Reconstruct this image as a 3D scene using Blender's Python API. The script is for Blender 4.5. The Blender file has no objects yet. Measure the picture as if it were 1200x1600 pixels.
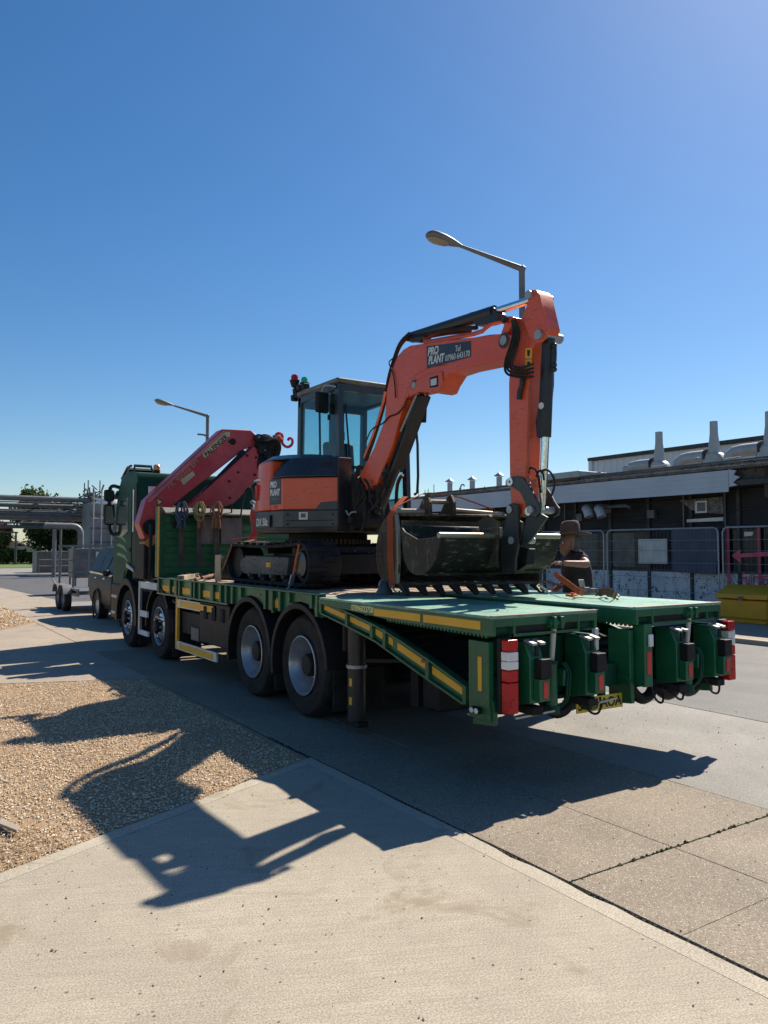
import bpy, bmesh, math, random
import numpy as np
from mathutils import Vector, Matrix

random.seed(11)
rng = np.random.default_rng(7)
S = bpy.context.scene
C = S.collection

# ------------------------------------------------------------------ camera, sky, sun, exposure
YAW = math.radians(33.0)
PITCH = math.atan(58 / 1200)
EYE = Vector((0, 0, 1.7))
cam_d = bpy.data.cameras.new('camera')
cam = bpy.data.objects.new('camera', cam_d)
C.objects.link(cam)
cam_d.sensor_fit = 'HORIZONTAL'
cam_d.sensor_width = 36
cam_d.lens = 36.0
cam_d.clip_start = 0.05
cam_d.clip_end = 4000
cam.location = EYE
cam.rotation_euler = (math.pi / 2 + PITCH, 0, -YAW)
S.camera = cam

SUN_EL = math.radians(46.4)
SUN_V = Vector((3.58, 1.10, 0)).normalized() * math.cos(SUN_EL) + Vector((0, 0, math.sin(SUN_EL)))
w = bpy.data.worlds.new('World')
S.world = w
w.use_nodes = True
nt = w.node_tree
nt.nodes.clear()
sky = nt.nodes.new('ShaderNodeTexSky')
sky.sky_type = 'NISHITA'
sky.sun_disc = False
sky.sun_elevation = SUN_EL
sky.sun_rotation = math.atan2(SUN_V.x, SUN_V.y)
sky.altitude = 50
sky.air_density = 1.0
sky.dust_density = 0.4
sky.ozone_density = 3.6
bg = nt.nodes.new('ShaderNodeBackground')
bg.inputs['Strength'].default_value = 0.075
hs = nt.nodes.new('ShaderNodeHueSaturation')
hs.inputs['Saturation'].default_value = 1.27
hs.inputs['Hue'].default_value = 0.500
out = nt.nodes.new('ShaderNodeOutputWorld')
nt.links.new(sky.outputs[0], hs.inputs['Color'])
nt.links.new(hs.outputs[0], bg.inputs['Color'])
nt.links.new(bg.outputs[0], out.inputs['Surface'])

sl = bpy.data.lights.new('sun', 'SUN')
sl.energy = 5.0
sl.angle = math.radians(0.55)
sl.color = (1.0, 0.91, 0.77)
so = bpy.data.objects.new('sun', sl)
C.objects.link(so)
so.rotation_euler = SUN_V.to_track_quat('Z', 'Y').to_euler()

S.view_settings.view_transform = 'Standard'
S.view_settings.look = 'None'
S.view_settings.exposure = 0.62
S.view_settings.gamma = 1.0
S.view_settings.use_curve_mapping = False

# ------------------------------------------------------------------ measuring helpers (survey of the place)
FW = Vector((math.sin(YAW) * math.cos(PITCH), math.cos(YAW) * math.cos(PITCH), math.sin(PITCH)))
RT = Vector((math.cos(YAW), -math.sin(YAW), 0))
UP = RT.cross(FW)


def ray(px, py):
    return FW + RT * ((px - 600) / 1200) - UP * ((py - 800) / 1200)


def onx(X, *pts):
    r = []
    for px, py in pts:
        d = ray(px, py)
        r.append(EYE + d * (X / d.x))
    return r


def ony(Y, *pts):
    r = []
    for px, py in pts:
        d = ray(px, py)
        r.append(EYE + d * (Y / d.y))
    return r


def onz(Z, *pts):
    r = []
    for px, py in pts:
        d = ray(px, py)
        r.append(EYE + d * ((Z - EYE.z) / d.z))
    return r


# ------------------------------------------------------------------ materials
def new_mat(name):
    m = bpy.data.materials.new(name)
    m.use_nodes = True
    n = m.node_tree
    b = n.nodes['Principled BSDF']
    return m, n, b


def N(n, t, **kw):
    x = n.nodes.new(t)
    for k, v in kw.items():
        if k in x.inputs:
            x.inputs[k].default_value = v
        else:
            setattr(x, k, v)
    return x


def rgba(c):
    return (c[0], c[1], c[2], 1)


def mixc(n, fac, a, b, blend='MIX'):
    x = n.nodes.new('ShaderNodeMix')
    x.data_type = 'RGBA'
    x.blend_type = blend
    for idx, v in ((0, fac), (6, a), (7, b)):
        if hasattr(v, 'is_linked'):
            n.links.new(v, x.inputs[idx])
        elif isinstance(v, (tuple, list)):
            x.inputs[idx].default_value = rgba(v)
        else:
            x.inputs[idx].default_value = v
    return x.outputs[2]


def ramp(n, src, stops):
    r = n.nodes.new('ShaderNodeValToRGB')
    e = r.color_ramp.elements
    while len(e) < len(stops):
        e.new(0.5)
    for i, (p, v) in enumerate(stops):
        e[i].position = p
        e[i].color = (v, v, v, 1) if not isinstance(v, tuple) else rgba(v)
    n.links.new(src, r.inputs[0])
    return r.outputs[0]


def noise(n, scale, detail=4, rough=.55, vec=None, dist=0.0):
    x = N(n, 'ShaderNodeTexNoise')
    x.inputs['Scale'].default_value = scale
    x.inputs['Detail'].default_value = detail
    x.inputs['Roughness'].default_value = rough
    x.inputs['Distortion'].default_value = dist
    if vec is not None:
        n.links.new(vec, x.inputs['Vector'])
    return x.outputs[0]


def coord(n, kind='Object'):
    t = N(n, 'ShaderNodeTexCoord')
    return t.outputs[kind]


def bump(n, b, h, strength=.3, dist=.01):
    x = N(n, 'ShaderNodeBump')
    x.inputs['Strength'].default_value = strength
    x.inputs['Distance'].default_value = dist
    n.links.new(h, x.inputs['Height'])
    n.links.new(x.outputs[0], b.inputs['Normal'])


def paint(name, col, rough=.45, metal=0.0, dust=(.30, .25, .19), dust_amt=.25, var=.25, scale=3.0,
          chips=None, chip_amt=0.0, bmp=.08, coat=0.0, spec=.5, scratch=None, smap=(60, 3, 3), samt=.6, edge=None, erad=.012, eamt=.8):
    """Worn painted, plastic or metal surface: tone variation, dust film, optional chips."""
    m, n, b = new_mat(name)
    v = coord(n)
    big = noise(n, scale, 5, .6, v)
    fine = noise(n, scale * 14, 3, .6, v)
    dark = tuple(c * (1 - var) for c in col)
    lite = tuple(min(1, c * (1 + var) + .004) for c in col)
    c = mixc(n, ramp(n, big, [(.3, 0.0), (.7, 1.0)]), dark, lite)
    if dust_amt > 0:
        dm = mixc(n, .5, big, fine, 'MIX')
        d = ramp(n, dm, [(.42, 0.0), (.72, dust_amt)])
        c = mixc(n, d, c, dust)
    if chips:
        ch = noise(n, scale * 5, 6, .7, v, 1.5)
        cm = ramp(n, ch, [(.62 - chip_amt, 0.0), (.65 - chip_amt, 1.0)])
        c = mixc(n, cm, c, chips)
    if scratch:
        mp = N(n, 'ShaderNodeMapping')
        mp.inputs['Scale'].default_value = smap
        mp.inputs['Rotation'].default_value = (.12, .2, .09)
        n.links.new(v, mp.inputs['Vector'])
        s1 = noise(n, 1.0, 4, .65, mp.outputs[0], .3)
        mk = mixc(n, 1.0, ramp(n, s1, [(.56, 0.0), (.63, 1.0)]), ramp(n, big, [(.42, 0.0), (.6, samt)]), 'MULTIPLY')
        c = mixc(n, mk, c, scratch)
    if edge:
        bv = N(n, 'ShaderNodeBevel')
        bv.samples = 4
        bv.inputs['Radius'].default_value = erad
        ge = N(n, 'ShaderNodeNewGeometry')
        dt = N(n, 'ShaderNodeVectorMath', operation='DOT_PRODUCT')
        n.links.new(bv.outputs[0], dt.inputs[0])
        n.links.new(ge.outputs['True Normal'], dt.inputs[1])
        en_ = noise(n, 11, 5, .7, v)
        mk = mixc(n, 1.0, ramp(n, dt.outputs['Value'], [(.86, eamt), (.985, 0.0)]), ramp(n, en_, [(.46, 0.0), (.58, 1.0)]), 'MULTIPLY')
        c = mixc(n, mk, c, edge)
    n.links.new(c, b.inputs['Base Color'])
    r = ramp(n, fine, [(.3, max(.03, rough - .1)), (.7, min(1, rough + .15))])
    n.links.new(r, b.inputs['Roughness'])
    b.inputs['Metallic'].default_value = metal
    b.inputs['Specular IOR Level'].default_value = spec
    if coat:
        b.inputs['Coat Weight'].default_value = coat
        b.inputs['Coat Roughness'].default_value = .15
    if bmp:
        bump(n, b, fine, bmp, .004)
    return m


def glass(name, tint=(.55, .72, .72), refl=.12):
    m, n, b = new_mat(name)
    n.nodes.remove(b)
    o = n.nodes['Material Output']
    t = N(n, 'ShaderNodeBsdfTransparent')
    t.inputs[0].default_value = rgba(tint)
    g = N(n, 'ShaderNodeBsdfGlossy')
    g.inputs['Roughness'].default_value = .03
    fr = N(n, 'ShaderNodeLayerWeight')
    pw_ = N(n, 'ShaderNodeMath', operation='POWER')
    pw_.inputs[1].default_value = 4.0
    n.links.new(fr.outputs['Facing'], pw_.inputs[0])
    ad = N(n, 'ShaderNodeMath', operation='MULTIPLY_ADD')
    ad.inputs[1].default_value = .6
    ad.inputs[2].default_value = refl * .3
    n.links.new(pw_.outputs[0], ad.inputs[0])
    mx = N(n, 'ShaderNodeMixShader')
    n.links.new(ad.outputs[0], mx.inputs[0])
    n.links.new(t.outputs[0], mx.inputs[1])
    n.links.new(g.outputs[0], mx.inputs[2])
    n.links.new(mx.outputs[0], o.inputs[0])
    return m


GREEN = paint('green_paint', (.006, .110, .044), .42, dust=(.06, .10, .06), dust_amt=.12, scratch=(.05, .05, .04), smap=(4, 4, 40), samt=.35, edge=(.16, .12, .09), spec=.4, var=.3, chips=(.03, .06, .04), chip_amt=-.04, coat=.2)
GREEN_D = paint('dark_green_paint', (.006, .058, .034), .5, dust_amt=.0, spec=.18)
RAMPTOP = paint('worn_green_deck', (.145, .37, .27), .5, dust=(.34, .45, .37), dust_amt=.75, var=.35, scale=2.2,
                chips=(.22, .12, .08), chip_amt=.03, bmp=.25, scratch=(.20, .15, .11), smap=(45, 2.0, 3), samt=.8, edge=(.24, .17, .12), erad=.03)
RAMPIN = paint('shaded_rusty_underside', (.012, .015, .012), .8, dust=(.04, .025, .018), dust_amt=.4)  # rusty film over a near-black base that paints in the wedge's shade
DECK = paint('worn_deck_boards', (.30, .23, .17), .8, dust=(.42, .36, .29), dust_amt=.7, var=.45, scale=4, bmp=.4)
BLACK = paint('black_plastic', (.012, .012, .013), .5, dust=(.07, .06, .055), dust_amt=.10, spec=.25)
BLACKM = paint('black_steel', (.015, .015, .017), .38, dust=(.10, .08, .06), dust_amt=.10, metal=.0)
CHASSIS = paint('chassis_black', (.012, .012, .013), .55, dust=(.07, .055, .045), dust_amt=.2, spec=.25)
RUBBER = paint('tyre_rubber', (.017, .016, .016), .8, dust=(.11, .09, .075), dust_amt=.35, scale=6, spec=.25)
SILVER = paint('wheel_silver', (.42, .43, .45), .35, metal=.6, dust=(.2, .16, .12), dust_amt=.25)
ALLOY = paint('polished_alloy', (.75, .74, .72), .25, metal=.9, dust_amt=.05)
CHROME = paint('chrome_rod', (.80, .81, .84), .16, metal=1.0, dust_amt=0, bmp=0)
ORANGE = paint('orange_paint', (.74, .082, .012), .38, dust=(.42, .16, .09), dust_amt=.22, var=.12, coat=.35, spec=.5,
               chips=(.14, .035, .02), chip_amt=-.05, scratch=(.16, .04, .025), smap=(8, 8, 60), samt=.6, edge=(.10, .05, .035), eamt=.7)
CRANERED = paint('crane_red', (.50, .030, .038), .42, dust=(.42, .22, .2), dust_amt=.25, var=.15, coat=.2,
                 chips=(.16, .02, .02), chip_amt=-.03, scratch=(.16, .02, .025), smap=(30, 6, 6), samt=.5, edge=(.14, .05, .04), erad=.02)
GREYD = paint('charcoal_paint', (.022, .027, .034), .36, dust=(.13, .11, .09), dust_amt=.10, coat=.2)
GREYM = paint('mid_grey_paint', (.10, .105, .11), .45, dust=(.25, .2, .16), dust_amt=.4)
TRACKF = paint('track_frame_grey', (.085, .082, .08), .6, dust=(.22, .18, .14), dust_amt=.6)
BUCKET = paint('bucket_steel', (.060, .046, .031), .65, dust=(.17, .115, .065), dust_amt=.6, spec=.3, var=.4, scale=4,
               chips=(.14, .10, .06), chip_amt=.0, bmp=.35, metal=.2, scratch=(.24, .19, .13), smap=(3, 3, 45), samt=.7, edge=(.30, .25, .18))
ENDPLATE = paint('scraped_end_plate', (.030, .023, .017), .6, dust=(.09, .065, .045), dust_amt=.45, spec=.3, scratch=(.20, .16, .12), smap=(4, 30, 9), samt=.7, edge=(.22, .18, .13))
TOOTH = paint('tooth_steel', (.022, .019, .016), .6, dust=(.10, .07, .045), dust_amt=.4, edge=(.25, .21, .16))
BUCKETG = paint('olive_bucket_paint', (.010, .013, .008), .6, dust=(.05, .045, .03), dust_amt=.3, spec=.3, var=.4, scale=5,
                chips=(.10, .09, .06), chip_amt=.0, bmp=.3, scratch=(.34, .33, .25), smap=(9, 22, 30), samt=.6)
WORN = paint('worn_bright_steel', (.36, .32, .25), .42, metal=.6, dust=(.22, .16, .1), dust_amt=.4)
RUST = paint('rust', (.16, .07, .035), .8, dust=(.3, .17, .1), dust_amt=.5)
YELLOW = paint('yellow_reflective', (.82, .42, .02), .45, dust=(.3, .2, .08), dust_amt=.2, var=.1)
YELLOWB = paint('yellow_bin_plastic', (.72, .335, .008), .45, dust=(.40, .25, .08), dust_amt=.12, var=.08)
WHITE = paint('white_paint', (.72, .72, .70), .5, dust=(.4, .36, .3), dust_amt=.25)
OFFWHITE = paint('offwhite_letter', (.74, .74, .72), .55, dust_amt=.05, bmp=0)
LETTER_Y = paint('yellow_letter', (.88, .82, .36), .5, dust_amt=.1, bmp=0)
LETTER_K = paint('black_letter', (.015, .015, .015), .5, dust_amt=.0, bmp=0)
NAVY = paint('navy_sign', (.018, .035, .055), .35, dust_amt=.06)
CREAM = paint('cream_badge', (.55, .48, .27), .5, dust_amt=.2)
REDLENS = paint('red_lens', (.50, .006, .010), .22, dust_amt=.0, bmp=0, spec=.35)
REDTAPE = paint('red_tape', (.62, .03, .025), .4, dust_amt=.1)
WLENS = paint('white_lens', (.72, .70, .66), .2, dust_amt=.1, bmp=0, coat=.5)
ALENS = paint('amber_lens', (.80, .22, .02), .2, dust_amt=.0, bmp=0, coat=.5)
GLENS = paint('green_lens', (.01, .45, .16), .2, dust_amt=.0, bmp=0, coat=.5)
TRAILG = paint('dull_trailer_steel', (.17, .175, .18), .55, metal=.2, dust=(.2, .19, .17), dust_amt=.4)
GALV = paint('galvanised_steel', (.40, .41, .42), .45, metal=.55, dust=(.25, .23, .2), dust_amt=.35)
LAMPG = paint('lamp_post_grey', (.16, .165, .17), .5, dust=(.25, .24, .22), dust_amt=.2, metal=.2)
PLATEY = paint('number_plate_yellow', (.80, .55, .02), .4, dust=(.3, .2, .1), dust_amt=.2)
STRAPO = paint('orange_webbing', (.58, .10, .025), .85, dust=(.3, .16, .1), dust_amt=.4, bmp=.3)
STRAPB = paint('blue_webbing', (.022, .055, .12), .85, dust_amt=.3, bmp=.3)
STRAPG = paint('green_yellow_rope', (.22, .24, .07), .85, dust_amt=.3, bmp=.3)
STRAPT = paint('brown_webbing', (.20, .09, .05), .85, dust_amt=.3, bmp=.3)
STRAPK = paint('dark_webbing', (.035, .03, .03), .85, dust_amt=.3, bmp=.3)
GLASS = glass('cab_glass', (.74, .88, .88))
DARKGLASS = paint('dark_window_glass', (.010, .013, .015), .15, dust=(.08, .08, .075), dust_amt=.12, bmp=0, spec=.35)
CABGLASS = paint('lorry_window_glass', (.02, .025, .03), .06, dust_amt=.04, bmp=0, spec=.9)
CARGLASS = paint('dark_car_glass', (.010, .012, .014), .35, dust_amt=.05, bmp=0, spec=.12)
MIRROR = paint('mirror_glass', (.14, .15, .16), .06, metal=1.0, dust_amt=0, bmp=0)

# ------------------------------------------------------------------ geometry helpers
BASE = {}


class MB:
    """Collects shapes in world metres and links them as one mesh object."""

    def __init__(s):
        s.v, s.f = [], []

    def add(s, vs, fs):
        o = len(s.v)
        s.v += [Vector(v) for v in vs]
        s.f += [tuple(i + o for i in f) for f in fs]
        return s

    def box(s, x0, x1, y0, y1, z0, z1, top=None):
        v = [(x0, y0, z0), (x1, y0, z0), (x1, y1, z0), (x0, y1, z0), (x0, y0, z1), (x1, y0, z1), (x1, y1, z1), (x0, y1, z1)]
        return s.add(v, [(0, 3, 2, 1), (4, 5, 6, 7), (0, 1, 5, 4), (1, 2, 6, 5), (2, 3, 7, 6), (3, 0, 4, 7)])

    def obox(s, c, ax, ay, az):
        """Oriented box: centre and three half-axis vectors."""
        c, ax, ay, az = Vector(c), Vector(ax), Vector(ay), Vector(az)
        v = [c + i * ax + j * ay + k * az for k in (-1, 1) for i, j in ((-1, -1), (1, -1), (1, 1), (-1, 1))]
        return s.add(v, [(0, 3, 2, 1), (4, 5, 6, 7), (0, 1, 5, 4), (1, 2, 6, 5), (2, 3, 7, 6), (3, 0, 4, 7)])

    def bar(s, a, b, wd, ht, up=(0, 0, 1)):
        a, b = Vector(a), Vector(b)
        d = b - a
        u = Vector(up)
        if abs(d.normalized().dot(u)) > .98:
            u = Vector((1, 0, 0))
        sd = d.cross(u).normalized()
        u2 = sd.cross(d).normalized()
        return s.obox((a + b) / 2, d / 2, sd * wd / 2, u2 * ht / 2)

    def prism(s, poly, vec):
        poly = [Vector(p) for p in poly]
        vec = Vector(vec)
        n = len(poly)
        nor = Vector((0, 0, 0))
        for i in range(n):
            nor += poly[i].cross(poly[(i + 1) % n])
        if nor.dot(vec) > 0:
            poly = poly[::-1]
        vs = poly + [p + vec for p in poly]
        fs = [tuple(range(n)), tuple(range(2 * n - 1, n - 1, -1))]
        for i in range(n):
            j = (i + 1) % n
            fs.append((j, i, n + i, n + j))
        return s.add(vs, fs)

    def cyl(s, a, b, r0, r1=None, n=16, caps=True):
        a, b = Vector(a), Vector(b)
        r1 = r0 if r1 is None else r1
        d = (b - a).normalized()
        u = Vector((0, 0, 1)) if abs(d.z) < .9 else Vector((1, 0, 0))
        e1 = d.cross(u).normalized()
        e2 = d.cross(e1)
        vs = []
        for p, r in ((a, r0), (b, r1)):
            for i in range(n):
                t = 2 * math.pi * i / n
                vs.append(p + (e1 * math.cos(t) + e2 * math.sin(t)) * r)
        fs = [(i, (i + 1) % n, n + (i + 1) % n, n + i) for i in range(n)]
        fs = [f[::-1] for f in fs]
        if caps:
            fs.append(tuple(range(n)))
            fs.append(tuple(range(2 * n - 1, n - 1, -1)))
        fs = [f[::-1] for f in fs] if False else fs
        return s.add(vs, fs)

    def tube(s, pts, r, n=8, smooth=0):
        pts = [Vector(p) for p in pts]
        for _ in range(smooth):
            q = [pts[0]]
            for a, b in zip(pts, pts[1:]):
                q += [a * .75 + b * .25, a * .25 + b * .75]
            q.append(pts[-1])
            pts = q
        rr = r if isinstance(r, (list, tuple)) else None
        d = (pts[1] - pts[0]).normalized()
        u = Vector((0, 0, 1)) if abs(d.z) < .9 else Vector((1, 0, 0))
        e1 = d.cross(u).normalized()
        vs, fs = [], []
        m = len(pts)
        for k, p in enumerate(pts):
            t = (pts[min(k + 1, m - 1)] - pts[max(k - 1, 0)])
            if t.length > 1e-9:
                d = t.normalized()
            e1 = (e1 - d * e1.dot(d))
            e1 = e1.normalized() if e1.length > 1e-6 else d.orthogonal().normalized()
            e2 = d.cross(e1)
            rad = (rr[min(int(k * len(rr) / m), len(rr) - 1)] if rr else r)
            for i in range(n):
                a = 2 * math.pi * i / n
                vs.append(p + (e1 * math.cos(a) + e2 * math.sin(a)) * rad)
        for k in range(m - 1):
            for i in range(n):
                j = (i + 1) % n
                fs.append((k * n + i, k * n + j, (k + 1) * n + j, (k + 1) * n + i))
        fs.append(tuple(range(n - 1, -1, -1)))
        fs.append(tuple((m - 1) * n + i for i in range(n)))
        return s.add(vs, fs)

    def lathe(s, prof, o, axis, n=32, closed=False):
        """Profile of (radius, along-axis) turned about axis through o."""
        o, ax = Vector(o), Vector(axis).normalized()
        u = Vector((0, 0, 1)) if abs(ax.z) < .9 else Vector((1, 0, 0))
        e1 = ax.cross(u).normalized()
        e2 = ax.cross(e1)
        vs, fs = [], []
        for r, h in prof:
            for i in range(n):
                t = 2 * math.pi * i / n
                vs.append(o + ax * h + (e1 * math.cos(t) + e2 * math.sin(t)) * r)
        m = len(prof)
        for k in range(m if closed else m - 1):
            k2 = (k + 1) % m
            for i in range(n):
                j = (i + 1) % n
                fs.append((k * n + i, k2 * n + i, k2 * n + j, k * n + j))
        return s.add(vs, fs)

    def ribbon(s, pts, side, wd, th=.004):
        """Flat band through pts; side is the width direction."""
        sd = Vector(side).normalized() * wd / 2
        pts = [Vector(p) for p in pts]
        vs, fs = [], []
        m = len(pts)
        for k, p in enumerate(pts):
            d = (pts[min(k + 1, m - 1)] - pts[max(k - 1, 0)]).normalized()
            nn = d.cross(sd).normalized() * th / 2
            vs += [p - sd - nn, p + sd - nn, p + sd + nn, p - sd + nn]
        for k in range(m - 1):
            for i in range(4):
                j = (i + 1) % 4
                fs.append((k * 4 + i, k * 4 + j, k * 4 + 4 + j, k * 4 + 4 + i))
        fs += [(3, 2, 1, 0), tuple((m - 1) * 4 + i for i in range(4))]
        return s.add(vs, fs)

    def ball(s, c, rx, ry=None, rz=None, nu=12, nv=8):
        ry = rx if ry is None else ry
        rz = rx if rz is None else rz
        c = Vector(c)
        vs = [c + Vector((0, 0, -rz))]
        for j in range(1, nv):
            ph = math.pi * j / nv
            for i in range(nu):
                t = 2 * math.pi * i / nu
                vs.append(c + Vector((rx * math.sin(ph) * math.cos(t), ry * math.sin(ph) * math.sin(t), -rz * math.cos(ph))))
        vs.append(c + Vector((0, 0, rz)))
        fs = []
        for i in range(nu):
            fs.append((0, 1 + (i + 1) % nu, 1 + i))
        for j in range(nv - 2):
            for i in range(nu):
                a = 1 + j * nu
                k = (i + 1) % nu
                fs.append((a + i, a + k, a + nu + k, a + nu + i))
        last = len(vs) - 1
        a = 1 + (nv - 2) * nu
        for i in range(nu):
            fs.append((a + i, a + (i + 1) % nu, last))
        return s.add(vs, fs)

    def build(s, name, mat, parent=None, bevel=0.0, ang=35, loc=None, fix=True, seg=2):
        base = Vector((0, 0, 0))
        if parent is not None:
            base = BASE[parent.name]
        elif loc is not None:
            base = Vector(loc)
        me = bpy.data.meshes.new(name)
        me.from_pydata([v - base for v in s.v], [], s.f)
        if fix:
            bm = bmesh.new()
            bm.from_mesh(me)
            bmesh.ops.recalc_face_normals(bm, faces=bm.faces)
            bm.to_mesh(me)
            bm.free()
        me.polygons.foreach_set('use_smooth', [True] * len(me.polygons))
        me.set_sharp_from_angle(angle=math.radians(ang))
        o = bpy.data.objects.new(name, me)
        if isinstance(mat, (list, tuple)):
            for q in mat:
                me.materials.append(q)
        else:
            me.materials.append(mat)
        C.objects.link(o)
        BASE[o.name] = base
        if parent is not None:
            o.parent = parent
        else:
            o.location = base
        if bevel:
            b = o.modifiers.new('bevel', 'BEVEL')
            b.width = bevel
            b.segments = seg
            b.limit_method = 'ANGLE'
            b.angle_limit = math.radians(40)
            b.harden_normals = True
        return o


def thing(name, label, cat, loc, group=None, kind=None):
    o = bpy.data.objects.new(name, None)
    C.objects.link(o)
    o.location = loc
    o.empty_display_size = .2
    BASE[o.name] = Vector(loc)
    return tag(o, label, cat, group, kind)


def tag(o, label=None, cat=None, group=None, kind=None):
    if label:
        o['label'] = label
    if cat:
        o['category'] = cat
    if group:
        o['group'] = group
    if kind:
        o['kind'] = kind
    return o


def copy_tree(o, parent=None, off=None):
    c = o.copy()
    C.objects.link(c)
    BASE[c.name] = BASE[o.name].copy()
    if parent is not None:
        c.parent = parent
    if off is not None:
        c.location = c.location + Vector(off)
    for ch in list(o.children):
        copy_tree(ch, c)
    return c


def text(body, org, right, up, size, mat, parent, name='lettering', bold=0.0, width=None, align='LEFT', ext=.0015, shear=0.0):
    """Flat lettering: lower left corner, reading and up directions, capital height and total width in metres."""
    cu = bpy.data.curves.new(name, 'FONT')
    cu.body = body
    cu.size = 1.0
    cu.extrude = ext / size
    cu.offset = bold / size
    cu.align_x = align
    cu.shear = shear
    tmp = bpy.data.objects.new('tmp', cu)
    me = bpy.data.meshes.new_from_object(tmp)
    bpy.data.objects.remove(tmp)
    bpy.data.curves.remove(cu)
    me.name = name
    co = np.empty(len(me.vertices) * 3)
    me.vertices.foreach_get('co', co)
    co = co.reshape(-1, 3)
    x0, y0 = co[:, 0].min(), co[:, 1].min()
    k = size / (co[:, 1].max() - y0)
    kx = (width / (co[:, 0].max() - x0)) if width else k
    co = (co - [x0, y0, 0]) * [kx, k, size]
    me.vertices.foreach_set('co', co.ravel())
    me.materials.clear()
    me.materials.append(mat)
    o = bpy.data.objects.new(name, me)
    C.objects.link(o)
    x = Vector(right).normalized()
    y = Vector(up)
    y = (y - x * y.dot(x)).normalized()
    z = x.cross(y)
    m = Matrix((x, y, z)).transposed().to_4x4()
    m.translation = Vector(org) - (BASE[parent.name] if parent else Vector())
    o.parent = parent
    o.matrix_local = m
    BASE[o.name] = BASE[parent.name] if parent else Vector()
    return o


XN = ((0, -1, 0), (0, 0, 1))   # lettering on a face looking to -x
YN = ((1, 0, 0), (0, 0, 1))    # lettering on a face looking to -y

# ================================================================== GROUND AND ROADS
def stone_mat(name, cols, rough=.8):
    m, n, b = new_mat(name)
    g = N(n, 'ShaderNodeNewGeometry')
    st = [(i / (len(cols)), c) for i, c in enumerate(cols)]
    r = ramp(n, g.outputs['Random Per Island'], st)
    r.node.color_ramp.interpolation = 'CONSTANT'
    f = noise(n, 160, 3, .6, coord(n))
    c = mixc(n, ramp(n, f, [(.3, 0.0), (.75, .35)]), r, (.16, .12, .08))
    n.links.new(c, b.inputs['Base Color'])
    b.inputs['Roughness'].default_value = rough
    return m


def concrete_mat(name, col, streak=.12, pits=True, speck=.3, stain=(.24, .19, .13), bmp=.3, ang=.42, smooth=False):
    m, n, b = new_mat(name)
    v = coord(n)
    mp = N(n, 'ShaderNodeMapping')
    mp.inputs['Rotation'].default_value = (0, 0, ang)
    n.links.new(v, mp.inputs['Vector'])
    mp2 = N(n, 'ShaderNodeMapping')
    mp2.inputs['Scale'].default_value = (2.0, 70, 1)
    n.links.new(mp.outputs[0], mp2.inputs['Vector'])
    big = noise(n, .9, 5, .6, v, .6)
    mid = noise(n, 9, 8, .72, v)
    fine = noise(n, 120, 4, .75, v)
    gr = noise(n, 320, 2, .6, v)
    st = noise(n, 1.0, 4, .6, mp2.outputs[0])
    lo = tuple(c * .86 for c in col)
    hi = tuple(min(1, c * 1.10) for c in col)
    c = mixc(n, ramp(n, big, [(.36, 0.0), (.64, 1.0)]), lo, hi)
    c = mixc(n, ramp(n, mid, [(.40, speck), (.56, 0.0)]), c, tuple(x * .70 for x in col))
    c = mixc(n, ramp(n, st, [(.40, streak * 2.5), (.56, 0.0)]), c, tuple(x * .66 for x in col))
    c = mixc(n, ramp(n, fine, [(.41, .8), (.51, 0.0)]), c, tuple(x * .48 for x in col))
    c = mixc(n, ramp(n, fine, [(.52, .0), (.64, .6)]), c, tuple(min(1, x * 1.38) for x in col))
    c = mixc(n, ramp(n, gr, [(.36, .5), (.48, 0.0)]), c, tuple(x * .6 for x in col))
    sn = noise(n, 1.5, 6, .65, v, 1.0)
    c = mixc(n, ramp(n, sn, [(.56, 0.0), (.66, .75)]), c, stain)
    h = mixc(n, .5, fine, st)
    if pits:
        vo = N(n, 'ShaderNodeTexVoronoi')
        vo.inputs['Scale'].default_value = 17
        n.links.new(v, vo.inputs['Vector'])
        vc = N(n, 'ShaderNodeTexVoronoi')
        vc.inputs['Scale'].default_value = 17
        n.links.new(v, vc.inputs['Vector'])
        sep = N(n, 'ShaderNodeSeparateColor')
        n.links.new(vc.outputs['Color'], sep.inputs[0])
        k = ramp(n, sep.outputs[0], [(.62, 0.0), (.66, 1.0)])
        p = ramp(n, vo.outputs['Distance'], [(.05, 1.0), (.16, 0.0)])
        mu = N(n, 'ShaderNodeMath', operation='MULTIPLY')
        n.links.new(k, mu.inputs[0])
        n.links.new(p, mu.inputs[1])
        c = mixc(n, mu.outputs[0], c, (.09, .07, .05))
    n.links.new(c, b.inputs['Base Color'])
    b.inputs['Roughness'].default_value = .82
    b.inputs['Specular IOR Level'].default_value = .3
    bump(n, b, h, bmp, .006)
    return m


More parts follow.
